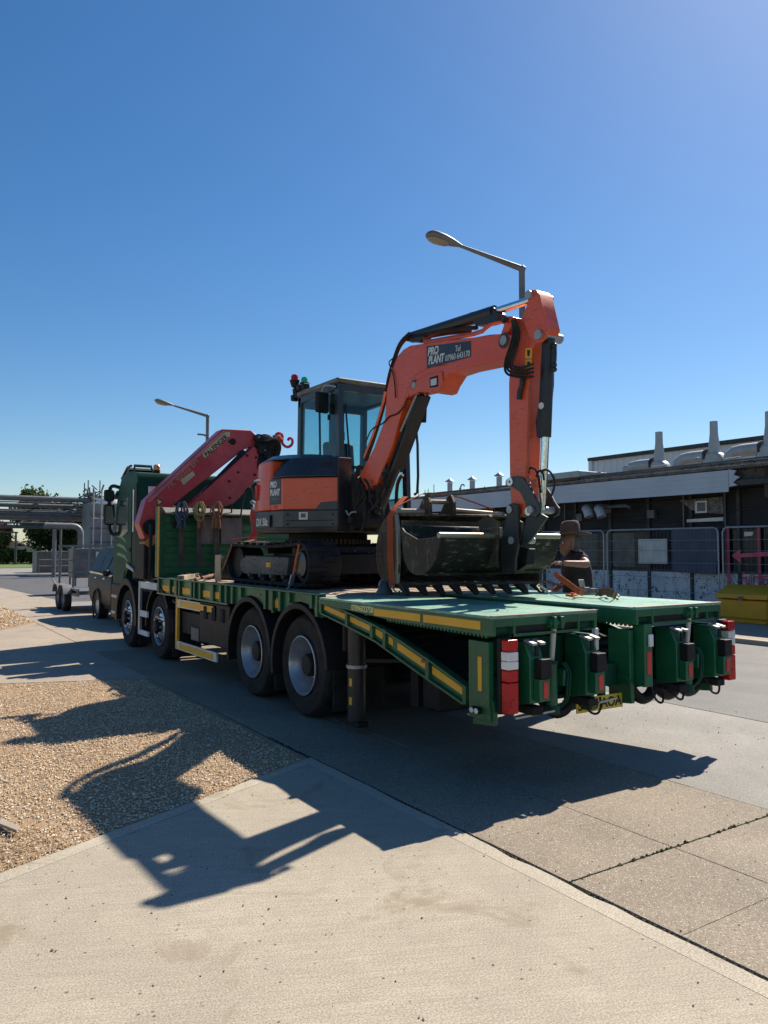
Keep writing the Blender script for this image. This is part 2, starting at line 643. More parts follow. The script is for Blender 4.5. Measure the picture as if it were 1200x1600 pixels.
def aggregate_mat(name, base, stones, scale=85, bright=.55, worn=.25):
    m, n, b = new_mat(name)
    v = coord(n)
    vo = N(n, 'ShaderNodeTexVoronoi')
    vo.inputs['Scale'].default_value = scale
    n.links.new(v, vo.inputs['Vector'])
    sep = N(n, 'ShaderNodeSeparateColor')
    n.links.new(vo.outputs['Color'], sep.inputs[0])
    sc = ramp(n, sep.outputs[0], [(i / len(stones), c) for i, c in enumerate(stones)])
    sc.node.color_ramp.interpolation = 'CONSTANT'
    ed = ramp(n, vo.outputs['Distance'], [(.32, 1.0), (.55, 0.0)])
    big = noise(n, 1.1, 5, .6, v, .4)
    mid = noise(n, 12, 4, .6, v)
    bc = mixc(n, ramp(n, big, [(.3, 0.0), (.7, 1.0)]), tuple(c * .75 for c in base), tuple(c * 1.2 for c in base))
    c = mixc(n, ed, bc, sc)
    c = mixc(n, ramp(n, mid, [(.35, worn), (.7, 0.0)]), c, bc)
    n.links.new(c, b.inputs['Base Color'])
    b.inputs['Roughness'].default_value = .75
    b.inputs['Specular IOR Level'].default_value = .35
    bump(n, b, ed, .45, .006)
    return m


CONC = concrete_mat('brushed_concrete', (.43, .375, .295), streak=.20, speck=.4)
EDGING = concrete_mat('trowelled_concrete_edge', (.465, .41, .325), streak=.06, speck=.3, bmp=.15)
PATH = concrete_mat('old_path_concrete', (.39, .325, .255), streak=.04, speck=.35)
SLAB = aggregate_mat('exposed_aggregate', (.235, .19, .14),
                     [(.13, .10, .075), (.24, .19, .14), (.33, .28, .22), (.17, .14, .11), (.28, .22, .15), (.20, .17, .14), (.60, .53, .43), (.14, .12, .1), (.44, .38, .3)], 125)
ROAD = aggregate_mat('worn_road_surface', (.26, .245, .225),
                     [(.17, .165, .155), (.28, .27, .25), (.23, .22, .2), (.36, .34, .31), (.15, .145, .14), (.30, .28, .25)], 95, worn=.5)
ASPH = aggregate_mat('dark_asphalt', (.095, .095, .10), [(.08, .08, .085), (.13, .13, .13), (.10, .10, .105)], 60, worn=.5)
SOIL = concrete_mat('gravel_soil', (.37, .26, .16), streak=0, pits=False, speck=.5)
GRASSM = concrete_mat('dry_grass', (.15, .17, .055), streak=0, pits=False, speck=.5, stain=(.22, .19, .09))
GRASSB = concrete_mat('green_grass', (.13, .20, .045), streak=0, pits=False, speck=.5, stain=(.17, .2, .06))
JOINT = paint('joint_dirt', (.045, .038, .03), .95, dust=(.12, .09, .06), dust_amt=.5, scale=30, bmp=.5)
MOSS = paint('moss', (.07, .085, .025), .95, dust=(.12, .10, .05), dust_amt=.6, scale=40, bmp=.5)


def sheet(name, pts, z, mat, kind='structure', depth=.06, parent=None):
    p = [Vector((x, y, z)) for x, y in pts]
    o = MB().prism(p, (0, 0, -depth)).build(name, mat, parent)
    if kind and parent is None:
        o['kind'] = kind
    return o


sheet('ground', [(-900, -300), (1200, -300), (1200, 1800), (-900, 1800)], -.05, GRASSM)
sheet('road', [(4.90, -40), (13.0, -40), (13.0, 90), (4.90, 90)], -.004, ROAD)
GREYROAD = aggregate_mat('grey_asphalt', (.16, .155, .15), [(.13, .13, .125), (.20, .195, .19), (.17, .165, .16), (.26, .25, .24), (.12, .12, .115)], 95, worn=.5)
sheet('asphalt_carriageway', [(7.35, -40), (12.95, -40), (12.95, 26.4), (7.3, 26.4)], .0, GREYROAD)
sheet('asphalt_lane', [(4.95, 26.5), (12.9, 26.5), (12.9, 58), (4.6, 58), (4.2, 40)], 0.0, ASPH)
sheet('side_road', [(-60, 62), (4.9, 62), (4.9, 72), (-60, 72)], -.004, ROAD)
sheet('far_verge', [(-60, 76), (14, 76), (14, 96), (-60, 96)], .03, GRASSB)

# foreground concrete apron with trowelled edging
A0, A1 = Vector((2.965, 5.67, 0)), Vector((.55, 4.55, 0))
ED = (A1 - A0).normalized()
A2 = A1 + ED * 9.5
en = Vector((ED.y, -ED.x, 0))
if en.y > 0:
    en = -en
EW = .115
ic = Vector((2.965 - EW, A0.y + (en * EW).y + ED.y / ED.x * (-EW - (en * EW).x), 0))
i2 = A2 + en * EW
sheet('concrete_apron', [(2.965 - EW, -7), (ic.x, ic.y), (i2.x, i2.y), (-9, -7)], 0, CONC)
# edging: long strips with slightly ragged outer edges
mb = MB()
ys = np.linspace(5.67, -7, 90)
vs, fs = [], []
for k, y in enumerate(ys):
    xo = 2.962 - abs(rng.normal(0, .006)) - (.02 * rng.random() if rng.random() < .12 else 0)
    yi = min(y, ic.y)
    vs += [(2.965 - EW, yi, .0012), (xo, y, .0012), (xo, y, -.06)]
    if k:
        a = 3 * (k - 1)
        fs += [(a, a + 1, a + 4, a + 3), (a + 1, a + 2, a + 5, a + 4)]
mb.add(vs, fs)
vs, fs = [], []
for k in range(90):
    p = A0.lerp(A2, k / 89)
    q = ic.lerp(i2, k / 89)
    o = p - en * (-abs(rng.normal(0, .004)) + (-.02 if rng.random() < .06 else 0))
    vs += [(q.x, q.y, .0012), (o.x, o.y, .0012), (o.x, o.y, -.06)]
    if k:
        a = 3 * (k - 1)
        fs += [(a, a + 1, a + 4, a + 3), (a + 1, a + 2, a + 5, a + 4)]
mb.add(vs, fs)
tag(mb.build('concrete_edging', EDGING), kind='structure')

# slab band beside the apron: every slab its own piece, recessed joints
band = MB().box(2.955, 4.905, -20, 48, -.07, -.022).build('slab_bedding', JOINT)
tag(band, kind='structure')
rows = [2.85 + .655 * k for k in range(-10, 17)]
for k, (ya, yb) in enumerate(zip(rows, rows[1:])):
    for xa, xb in ((2.985, 3.818), (3.822, 4.885)):
        g0 = .006 if abs(ya - 2.85) < .01 else .0012
        g1 = .006 if abs(yb - 2.85) < .01 else .0012
        z = rng.uniform(-.002, .001)
        MB().box(xa, xb, ya + g0, yb - g1, -.05, z).build('slab', SLAB, band, bevel=.003)
yb_top = rows[-1]
o = sheet('concrete_lane', [(2.985, yb_top), (4.885, yb_top), (4.885, 30), (4.5, 48), (2.985, 48)], -.001, PATH)
# moss and dirt standing in the open joint
mb = MB()
for k in range(300):
    t = rng.random()
    x = 3.0 + 1.86 * t
    y = 2.85 + rng.normal(0, .006)
    s = rng.uniform(.003, .011) * (1.3 if t > .15 else .8)
    mb.ball((x, y, -.012), s, s, s * rng.uniform(.8, 2.2), 5, 4)
tag(mb.build('moss', MOSS), kind='stuff')
mb = MB()
for k in range(900):
    y = rng.uniform(-1, 6.5)
    x = 2.972 + rng.normal(0, .007)
    s = rng.uniform(.003, .010)
    mb.ball((x, y, -.012), s, s * rng.uniform(.7, 1.6), s * 1.2, 5, 4)
tag(mb.build('joint_debris', JOINT), kind='stuff')

# gravel
GP = [(A1.x + ED.x * 9.4, A1.y + ED.y * 9.4), (A1.x, A1.y), (A0.x - .01, A0.y), (2.975, 10.25), (1.27, 10.9), (-9, 14)]
sheet('gravel_bed', GP, -.012, SOIL)
sheet('concrete_path', [(-30, 13), (-9, 14.02), (1.27, 10.92), (2.975, 10.27), (2.975, 48), (-30, 48)], -.006, PATH)
G2 = [(-12, 17.2), (2.05, 17.95), (3.02, 19.5), (2.9, 29.5), (2.0, 40), (-12, 46)]
sheet('gravel_strip', G2, .004, SOIL)


def scatter_stones(name, n, inside, x0, x1, y0, y1, z, smin, smax, mat, heap=None, patchy=0):
    px = rng.uniform(x0, x1, n * 2)
    py = rng.uniform(y0, y1, n * 2)
    ok = inside(px, py)
    if patchy:
        d = (np.sin(px * 2.1 + 1.3 * np.sin(py * 1.7)) * np.sin(py * 2.6 + 1.1 * np.sin(px * 2.3)) + .5 * np.sin(px * 6.1 + py * 4.3) * np.sin(py * 7.7 - px * 2.9))
        ok &= rng.random(len(px)) < np.clip(1.05 - patchy * np.clip(d, 0, 1.2), .25, 1)
    px, py = px[ok][:n], py[ok][:n]
    n = len(px)
    base = np.array([[1, 0, 0], [-1, 0, 0], [0, 1, 0], [0, -1, 0], [0, 0, 1], [0, 0, -1]], float)
    v = base[None] + rng.normal(0, .22, (n, 6, 3))
    sc = (smin + (smax - smin) * rng.random((n, 1, 1)) ** 1.5) * np.stack([rng.uniform(.7, 1.4, n), rng.uniform(.7, 1.2, n), rng.uniform(.45, .8, n)], 1)[:, None, :]
    v = v * sc
    a = rng.uniform(0, 6.28, n)
    ca, sa = np.cos(a)[:, None], np.sin(a)[:, None]
    x = v[:, :, 0] * ca - v[:, :, 1] * sa
    y = v[:, :, 0] * sa + v[:, :, 1] * ca
    zz = v[:, :, 2] + rng.uniform(0, smax * .6, n)[:, None] + z
    if heap is not None:
        zz += heap(px, py)[:, None]
    V = np.stack([x + px[:, None], y + py[:, None], zz], 2).reshape(-1, 3)
    F = np.array([[0, 2, 4], [2, 1, 4], [1, 3, 4], [3, 0, 4], [2, 0, 5], [1, 2, 5], [3, 1, 5], [0, 3, 5]])
    FF = (F[None] + 6 * np.arange(n)[:, None, None]).reshape(-1, 3)
    me = bpy.data.meshes.new(name)
    me.from_pydata(V, [], FF)
    me.materials.append(mat)
    o = bpy.data.objects.new(name, me)
    C.objects.link(o)
    return tag(o, kind='stuff')


def in_gravel(x, y):
    l = A0.y + (x - A0.x) * (ED.y / ED.x)
    far = 10.9 + (x - 1.27) * (-.382)
    return (y > l + .02) & (y < far - .03) & (x < 2.93 - .05 * np.abs(np.sin(y * 3.1)))


GRAV = stone_mat('gravel_stones', [(.68, .48, .29), (.76, .58, .38), (.55, .38, .22), (.82, .67, .49), (.62, .44, .27), (.86, .77, .62), (.48, .34, .20), (.70, .47, .28)])
scatter_stones('gravel', 100000, in_gravel, -1.6, 2.95, 3.2, 12.2, -.008, .0035, .0105, GRAV, patchy=.75)
scatter_stones('far_gravel', 22000, lambda x, y: (y > 18.0 + .0 * x) & (x < 3.0 - np.maximum(0, 19.6 - y) * .62), -2.0, 3.0, 17.9, 32, .0, .012, .03, GRAV,
               heap=lambda x, y: .20 * np.clip((2.95 - x) / 1.6, 0, 1) * np.clip((y - 18) / 2, 0, 1))
scatter_stones('large_gravel', 220, in_gravel, -1.4, 2.95, 3.6, 11.5, .0, .010, .017, GRAV)
scatter_stones('spilled_gravel', 330, lambda x, y: (y < A0.y + (x - A0.x) * (ED.y / ED.x) + .02) & (rng.random(len(x)) < np.exp(-((A0.y + (x - A0.x) * (ED.y / ED.x)) - y) / .09)), -.4, 2.9, 3.6, 5.7, .002, .003, .009, GRAV)
GRIT = stone_mat('dark_grit', [(.06, .05, .04), (.12, .09, .07), (.16, .12, .08), (.09, .07, .05)])
scatter_stones('loose_grit', 230, lambda x, y: (y < A0.y + (x - A0.x) * (ED.y / ED.x) - .1), -.6, 2.85, .9, 5.4, .001, .002, .0065, GRIT)
scatter_stones('road_grit', 500, lambda x, y: x > 3, 3.0, 7.5, 1.5, 7, .001, .003, .007, GRIT)
STRAW = paint('straw', (.32, .22, .12), .9, dust_amt=.2)
mb = MB()
for k in range(420):
    t = rng.random() ** 1.4
    p = A1 + ED * rng.uniform(-.5, 1.6) - en * (.03 + .5 * t)
    a = rng.uniform(0, 3.14)
    d = Vector((math.cos(a), math.sin(a), rng.uniform(-.1, .5))) * rng.uniform(.015, .055)
    mb.bar((p.x - d.x, p.y - d.y, .004), (p.x + d.x, p.y + d.y, .014 + abs(d.z) * .3), .003, .002)
tag(mb.build('dry_straw', STRAW), kind='stuff')
q = onz(.012, (3, 1282), (30, 1296), (26, 1302), (-4, 1290))
tag(MB().prism(q, (0, 0, .018)).build('broken_plank', paint('old_wood', (.33, .28, .22), .85, dust_amt=.5), bevel=.002),
    'broken grey plank lying on the gravel at the left edge', 'plank')

# pavement on the far side of the road
sheet('far_pavement', [(13.15, -30), (40, -30), (40, 90), (13.15, 90)], .07, PATH, depth=.13)
MB().box(13.0, 13.147, -30, 90, -.06, .085).build('kerb', EDGING)['kind'] = 'structure'

# ================================================================== LONG WORKSHOP BUILDING ON THE RIGHT
WX, FX = 17.8, 17.0
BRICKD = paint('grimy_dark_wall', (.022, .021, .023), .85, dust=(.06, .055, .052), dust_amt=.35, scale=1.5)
PANELW = paint('stained_white_panel', (.66, .66, .66), .55, dust=(.42, .40, .36), dust_amt=.3, scale=1.4,
               chips=(.04, .04, .04), chip_amt=.055, scratch=(.08, .08, .08), smap=(12, 12, 2.0), samt=.8)
FASC = paint('weathered_fascia', (.50, .53, .56), .7, dust=(.55, .55, .55), dust_amt=.5, var=.08, scale=1.2)
FELT = paint('roof_felt', (.12, .11, .10), .9, dust=(.30, .28, .25), dust_amt=.7, scale=2.5, chips=(.05, .045, .04), chip_amt=.08)
FRAMEK = paint('dark_window_frame', (.03, .03, .033), .6, dust_amt=.2)
CLAD = paint('grey_cladding', (.74, .74, .73), .55, dust=(.6, .58, .55), dust_amt=.25, scale=.8, var=.06)
DUCT = paint('duct_metal', (.44, .44, .43), .5, dust=(.3, .29, .27), dust_amt=.4, metal=.2, var=.2)
PINK = paint('faded_pink_paint', (.55, .08, .13), .7, dust_amt=.25)
BLUEB = paint('blue_sheeting', (.032, .052, .090), .5, dust=(.10, .11, .12), dust_amt=.3)
VENTW = paint('vent_offwhite', (.72, .70, .64), .6, dust_amt=.3)
TORN = paint('torn_board', (.17, .155, .14), .8, dust=(.4, .36, .3), dust_amt=.8, scale=4, chips=(.04, .03, .03), chip_amt=.1)
CORR = paint('rusted_valley', (.05, .03, .027), .8, dust=(.14, .1, .08), dust_amt=.6)

bl = thing('workshop', 'long single storey workshop with grey fascia and stained white panels across the road', 'building', (WX, 14, 0))
Y0, Y1 = -4.0, 26.0
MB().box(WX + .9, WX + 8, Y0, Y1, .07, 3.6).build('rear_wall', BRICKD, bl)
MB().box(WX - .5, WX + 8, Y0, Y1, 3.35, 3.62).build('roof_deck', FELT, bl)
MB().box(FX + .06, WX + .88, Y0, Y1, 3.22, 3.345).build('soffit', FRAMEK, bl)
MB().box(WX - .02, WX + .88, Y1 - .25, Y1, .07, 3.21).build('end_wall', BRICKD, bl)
# fascia in boards with a torn end near the broken corner
for k in range(4):
    z0 = 3.08 + .13 * k
    MB().prism([(FX - .008, 10.95, z0), (FX + .012, 10.95, z0), (FX + .03, 10.95, z0 + .136), (FX + .004, 10.95, z0 + .136)], (0, 15.05, 0)).build('fascia_board', FASC, bl)
MB().prism([(FX, 10.94, 3.2), (FX, 10.94, 3.62), (FX, 10.75, 3.58), (FX, 10.82, 3.48), (FX, 10.66, 3.42), (FX, 10.84, 3.3), (FX, 10.72, 3.22)], (.04, 0, 0)).build('torn_edge', FASC, bl)
MB().box(FX - .03, FX + 1.0, Y0, 26.02, 3.625, 3.70).build('gutter_edge', FELT, bl, bevel=.01)
MB().box(FX + .35, FX + .75, Y0, 9.6, 3.12, 3.60).build('valley_box', CORR, bl)
MB().prism([(FX, 9.5, 3.16), (FX, Y0, 3.16), (FX, Y0, 3.78), (FX, 9.7, 3.78), (FX, 9.55, 3.5)], (.05, 0, 0)).build('fascia', FASC, bl, bevel=.006)
MB().cyl((FX + .2, 10.1, 2.9), (FX + .2, 10.1, 3.6), .06, n=10).build('downpipe', CORR, bl)
# upstand with flaking render behind the fascia
MB().box(18.5, 18.7, Y0, 25.4, 3.63, 3.93).build('upstand', paint('flaking_render', (.30, .30, .29), .8, dust=(.42, .40, .37), dust_amt=.6, scale=3,
         chips=(.06, .055, .05), chip_amt=.09), bl)
MB().box(18.42, 18.78, Y0, 25.45, 3.932, 3.97).build('coping', FELT, bl)
MB().box(18.3, 19.6, 16.9, 18.7, 3.972, 4.18).build('roof_hatch', DUCT, bl, bevel=.02)
MB().box(18.34, 19.5, 17.0, 18.6, 3.90, 3.97).build('hatch_curb', RUST, bl)
MB().box(18.72, 26, Y0, 25.3, 3.625, 3.70).build('flat_roof', FELT, bl)
# bays: mullions, panels, glass
bay = [26 - 1.345 * k for k in range(23)]
for k, (ya, yb) in enumerate(zip(bay, bay[1:])):
    if yb < Y0:
        break
    MB().box(WX, WX + .05, yb + .05, ya - .05, .07, 1.085).build('plinth_panel', PANELW, bl, bevel=.004)
    MB().box(WX - .03, WX + .10, ya - .045, ya + .045, .07, 3.21).build('mullion', FRAMEK, bl)
    g = MB().box(WX + .03, WX + .045, yb + .06, ya - .06, 1.16, 2.20).build('window', DARKGLASS if k % 3 else BRICKD, bl)
    MB().box(WX + .0, WX + .06, yb + .046, ya - .046, 1.088, 1.155).build('sill', FRAMEK, bl)
    MB().box(WX + .0, WX + .07, yb + .046, ya - .046, 2.21, 2.28).build('transom', FRAMEK, bl)
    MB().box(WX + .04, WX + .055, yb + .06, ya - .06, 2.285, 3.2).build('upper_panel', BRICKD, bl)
MB().box(WX + .02, WX + .028, 15.75, 16.8, 1.2, 2.16).build('board', paint('brown_board', (.13, .115, .095), .8, dust_amt=.5), bl)
MB().box(WX + .02, WX + .028, 14.4, 15.55, 1.2, 2.16).build('board', paint('tan_board', (.15, .135, .11), .8, dust_amt=.5), bl)
# white louvre, blue sheet, torn sign board, square vent, strip light
v = MB().box(WX - .05, WX - .005, 13.28, 14.22, 1.30, 1.98).build('louvre_vent', VENTW, bl, bevel=.004)
for k in range(12):
    y = 13.32 + .078 * k
    MB().box(WX - .062, WX - .052, y, y + .03, 1.33, 1.95).build('vent_bar', VENTW, v)
for k in range(5):
    z = 1.33 + .14 * k
    MB().box(WX - .068, WX - .0625, 13.3, 14.2, z, z + .02).build('vent_bar', VENTW, v)
MB().prism(onx(WX - .28, (1049, 827), (1123, 824), (1119, 898), (1050, 893)), (.12, 0, 0)).build('blue_sheet', BLUEB, bl, bevel=.01)
MB().prism(onx(WX - .08, (1062, 782), (1129, 776), (1130, 803), (1096, 801), (1080, 797)), (.03, 0, 0)).build('torn_board', TORN, bl)
v = MB().prism(onx(WX - .12, (1086, 783), (1104, 782), (1104, 801), (1086, 802)), (.03, 0, 0)).build('square_vent', WHITE, bl, bevel=.004)
MB().prism(onx(WX - .13, (1089, 785.5), (1101.5, 785), (1101.5, 798.5), (1089, 799)), (.008, 0, 0)).build('vent_mesh', GREYM, v)
MB().prism(onx(WX - .10, (1073, 811.5), (1129, 808), (1129, 814), (1073, 816)), (.05, 0, 0)).build('strip_light', VENTW, bl)
for px in (924, 944):
    a, = ony(16.6 if px < 930 else 15.9, (px, 799))
    c = onx(17.2, (px, 800))[0]
    MB().tube([c + Vector((.5, .3, .12)), c + Vector((.1, .3, .12)), c + Vector((-.02, .12, .05)), c + Vector((-.03, .05, -.14))], .14, 12, 1).build('round_duct', DUCT, bl)
MB().tube(onx(17.35, (935, 793), (978, 790), (985, 793)), .05, 8).build('pipe', GREYM, bl)
# round roof stacks with cone cowls
for px, top in ((703, 752), (738, 749), (780, 743)):
    c = onx(19.0, (px, top))[0]
    st = MB().cyl((c.x, c.y, 3.70), (c.x, c.y, c.z - .05), .105, n=14).build('roof_stack', DUCT, bl)
    MB().lathe([(.20, -.02), (.19, 0), (.005, .13)], c, (0, 0, 1), 14).build('cowl', GALV, st)
for px, y0 in ((654, 765), (664, 766), (669, 764), (678, 757), (718, 762), (725, 764), (757, 760)):
    c = onx(22.0, (px, y0))[0]
    MB().cyl((c.x, c.y, 3.70), c, .018, n=6).build('roof_rod', GREYM, bl)
# fan stacks with elbow ducts
for px, top, bot in ((1029.5, 675, 737), (1115, 658.5, 725), (1202, 643, 712)):
    c = onx(20.0, (px, top))[0]
    y = c.y
    st = MB().lathe([(.11, 0), (.115, -.35), (.165, -.80), (.17, -1.45)], (20, y, c.z), (0, 0, 1), 16)
    zl = c.z - .98
    st.lathe([(.30, -.18), (.36, -.12), (.36, .12), (.30, .18)], (20, y, zl - .25), (1, 0, 0), 18)
    st.cyl((20 - .17, y, zl - .25), (20 + .17, y, zl - .25), .30, n=18)
    s_ = st.build('fan_stack', DUCT, bl)
    MB().tube([(20, y + .22, zl), (20, y + .8, zl), (20, y + 1.0, zl - .02), (20, y + 1.16, zl - .12), (20, y + 1.22, zl - .3), (20, y + 1.22, 3.70)], .185, 16).build('elbow_duct', DUCT, s_)
    MB().cyl((20, y + .20, zl), (20, y + .26, zl), .21, n=16).build('collar', GREYD, s_)
for ys_ in (12.3, 14.6, 16.9):
    MB().tube([(18.9, ys_, 3.7), (18.9, ys_, 4.12), (18.9, ys_ - .5, 4.14), (18.9, ys_ - .5, 3.7)], .02, 6).build('roof_handrail', GALV, bl)
MB().tube([(18.45, 8, 4.02), (18.45, 12, 4.0), (18.45, 20, 3.99)], .025, 6).build('roof_pipe', GREYM, bl)
r_ = np.random.default_rng(5)
for k in range(16):
    y = r_.uniform(8, 24)
    x = r_.uniform(17.3, 18.3)
    MB().obox((x, y, 3.73), (r_.uniform(.05, .25), r_.uniform(-.1, .1), 0), (-.05, r_.uniform(.1, .5), 0), (0, 0, r_.uniform(.01, .05))).build('loose_felt', FELT if k % 3 else DUCT, bl)
for z, y0_, y1_, sag in ((3.02, 22, 12.6, .10), (2.72, 19, 10.4, .14), (2.5, 15.2, 11.6, .05)):
    MB().tube([(WX - .03, y0_ + (y1_ - y0_) * t, z - sag * math.sin(math.pi * t)) for t in np.linspace(0, 1, 12)], .014, 5).build('cable', FRAMEK, bl)
for y in (20.3, 17.0, 12.75, 11.55):
    MB().box(WX - .05, WX - .031, y - .02, y + .02, 1.1, 3.2).build('conduit', GREYM, bl)
for y in (21.0, 16.2, 13.6):
    MB().box(WX - .16, WX - .032, y, y + .22, 2.55, 2.78).build('wall_box', GREYM, bl, bevel=.01)
for y in (23.2, 20.6, 18.1, 15.4, 13.0):
    MB().tube([(18.6, y, 3.97), (18.6, y, 4.16), (18.6, y - .16, 4.2), (18.6, y - .22, 4.12)], .03, 7, 1).build('roof_vent', GALV, bl)
# sprayed lettering and bars on the last bays
for px in (1137, 1185):
    a, b_ = onx(WX - .05, (px, 822), (px, 945 if px < 1150 else 925))
    MB().box(WX - .06, WX - .035, a.y - .035, a.y + .035, max(.09, b_.z), a.z).build('painted_bar', PINK, bl)
a, b_ = onx(WX - .04, (1178, 902), (1215, 899))
MB().bar(a, b_, .02, .04).build('painted_bar', PINK, bl)
p = onx(WX - .005, (1158.5, 914))[0]
text('Full', p, *XN, .32, PINK, bl, 'sprayed_lettering', bold=.008, width=.34, ext=.002)
p = onx(WX - .005, (1192, 914.5))[0]
text('DR', p, *XN, .17, PINK, bl, 'sprayed_lettering', bold=.008, width=.28, ext=.002)

# pink arrow board on the fence line
ar = onx(16.72, (1143, 868), (1157, 858), (1156, 865), (1215, 861), (1215, 868), (1157, 871), (1158, 880))
tag(MB().prism(ar, (.02, 0, 0)).build('arrow_sign', PINK), 'faded pink arrow pointing left, fixed behind the yellow bin', 'sign')
pp = onx(16.9, (1163, 831), (1177, 831), (1175, 837), (1163, 838))
tag(MB().prism(pp, (.01, 0, 0)).build('paper_notice', VENTW), 'small pale notice hanging above the pink arrow', 'notice')

# mesh fence panels
def fence_panel(y0, y1, label):
    x = 16.8
    t = thing('fence_panel', label, 'fence', (x, (y0 + y1) / 2, .07), 'mesh fence panels along the workshop')
    r = .12
    pts = [(x, y0, .09), (x, y0, 2.22 - r), (x, y0 + r * .3, 2.22 - r * .3), (x, y0 + r, 2.22), (x, y1 - r, 2.22), (x, y1 - r * .3, 2.22 - r * .3), (x, y1, 2.22 - r), (x, y1, .09)]
    MB().tube(pts, .021, 8).build('frame', GALV, t)
    MB().tube([(x, y0, .25), (x, y1, .25)], .018, 8).build('lower_rail', GALV, t)
    mb = MB()
    k = y0 + .1
    while k < y1:
        mb.cyl((x, k, .25), (x, k, 2.21), .0016, n=3, caps=False)
        k += .11
    for z in (.62, .98, 1.35, 1.66, 1.92):
        mb.cyl((x + .003, y0, z), (x + .003, y1, z), .0065, n=4, caps=False)
    tag(mb.build('wire_mesh', GALV, t), kind='stuff')
    MB().box(x - .12, x + .12, y0 - .30, y0 + .30, .07, .20).build('foot_block', CHASSIS, t, bevel=.02)


fence_panel(14.63, 18.1, 'mesh fence panel standing behind the man in the hat')
fence_panel(11.12, 14.50, 'mesh fence panel in front of the blue sheet and louvre')
fence_panel(7.65, 11.0, 'mesh fence panel behind the yellow bin and pink arrow')
fence_panel(18.2, 21.7, 'mesh fence panel half hidden behind the excavator buckets')

# yellow grit bin
bn = thing('grit_bin', 'yellow plastic grit bin with sloping lid standing before the workshop', 'bin', (16.2, 10.3, .07))
q = [(0, 0), (.70, 0), (.70, .60), (0, .60)]
x0, yb0, yb1 = 15.85, 9.40, 10.54
MB().prism([(x0 + .05, yb0 + .05, .07), (x0 + .75, yb0 + .05, .07), (x0 + .75, yb1 - .05, .07), (x0 + .05, yb1 - .05, .07)], (0, 0, .10)).build('base', YELLOWB, bn, bevel=.02)
MB().prism([(x0, yb0, .17), (x0 + .8, yb0, .17), (x0 + .8, yb0, .62), (x0, yb0, .58)], (0, yb1 - yb0, 0)).build('body', YELLOWB, bn, bevel=.03)
MB().prism([(x0 - .04, yb0 - .04, .60), (x0 + .84, yb0 - .04, .635), (x0 + .80, yb0 - .04, .86), (x0 + .45, yb0 - .04, .90), (x0 - .02, yb0 - .04, .70)], (0, yb1 - yb0 + .08, 0)).build('lid', YELLOWB, bn, bevel=.025)
MB().box(x0 - .07, x0 - .042, 9.90, 10.0, .58, .66).build('latch', GREYM, bn)

# clad warehouse behind
wh = thing('clad_warehouse', 'plain grey clad warehouse rising behind the workshop roof', 'building', (30, 13, 0))
MB().box(25.05, 45, -20, 22.35, -.04, 5.42).build('wall', CLAD, wh)
mb = MB()
y = -19.9
while y < 22.3:
    mb.prism([(25.05, y, 0), (25.0, y + .05, 0), (25.0, y + .17, 0), (25.05, y + .22, 0)], (0, 0, 5.38))
    y += .33
tag(mb.build('cladding_ribs', CLAD, wh), kind='stuff')
MB().box(24.9, 45.1, -20.1, 22.5, 5.425, 5.56).build('parapet_capping', FRAMEK, wh)
MB().box(24.93, 25.04, 22.30, 22.48, 0, 5.42).build('corner_trim', CLAD, wh)

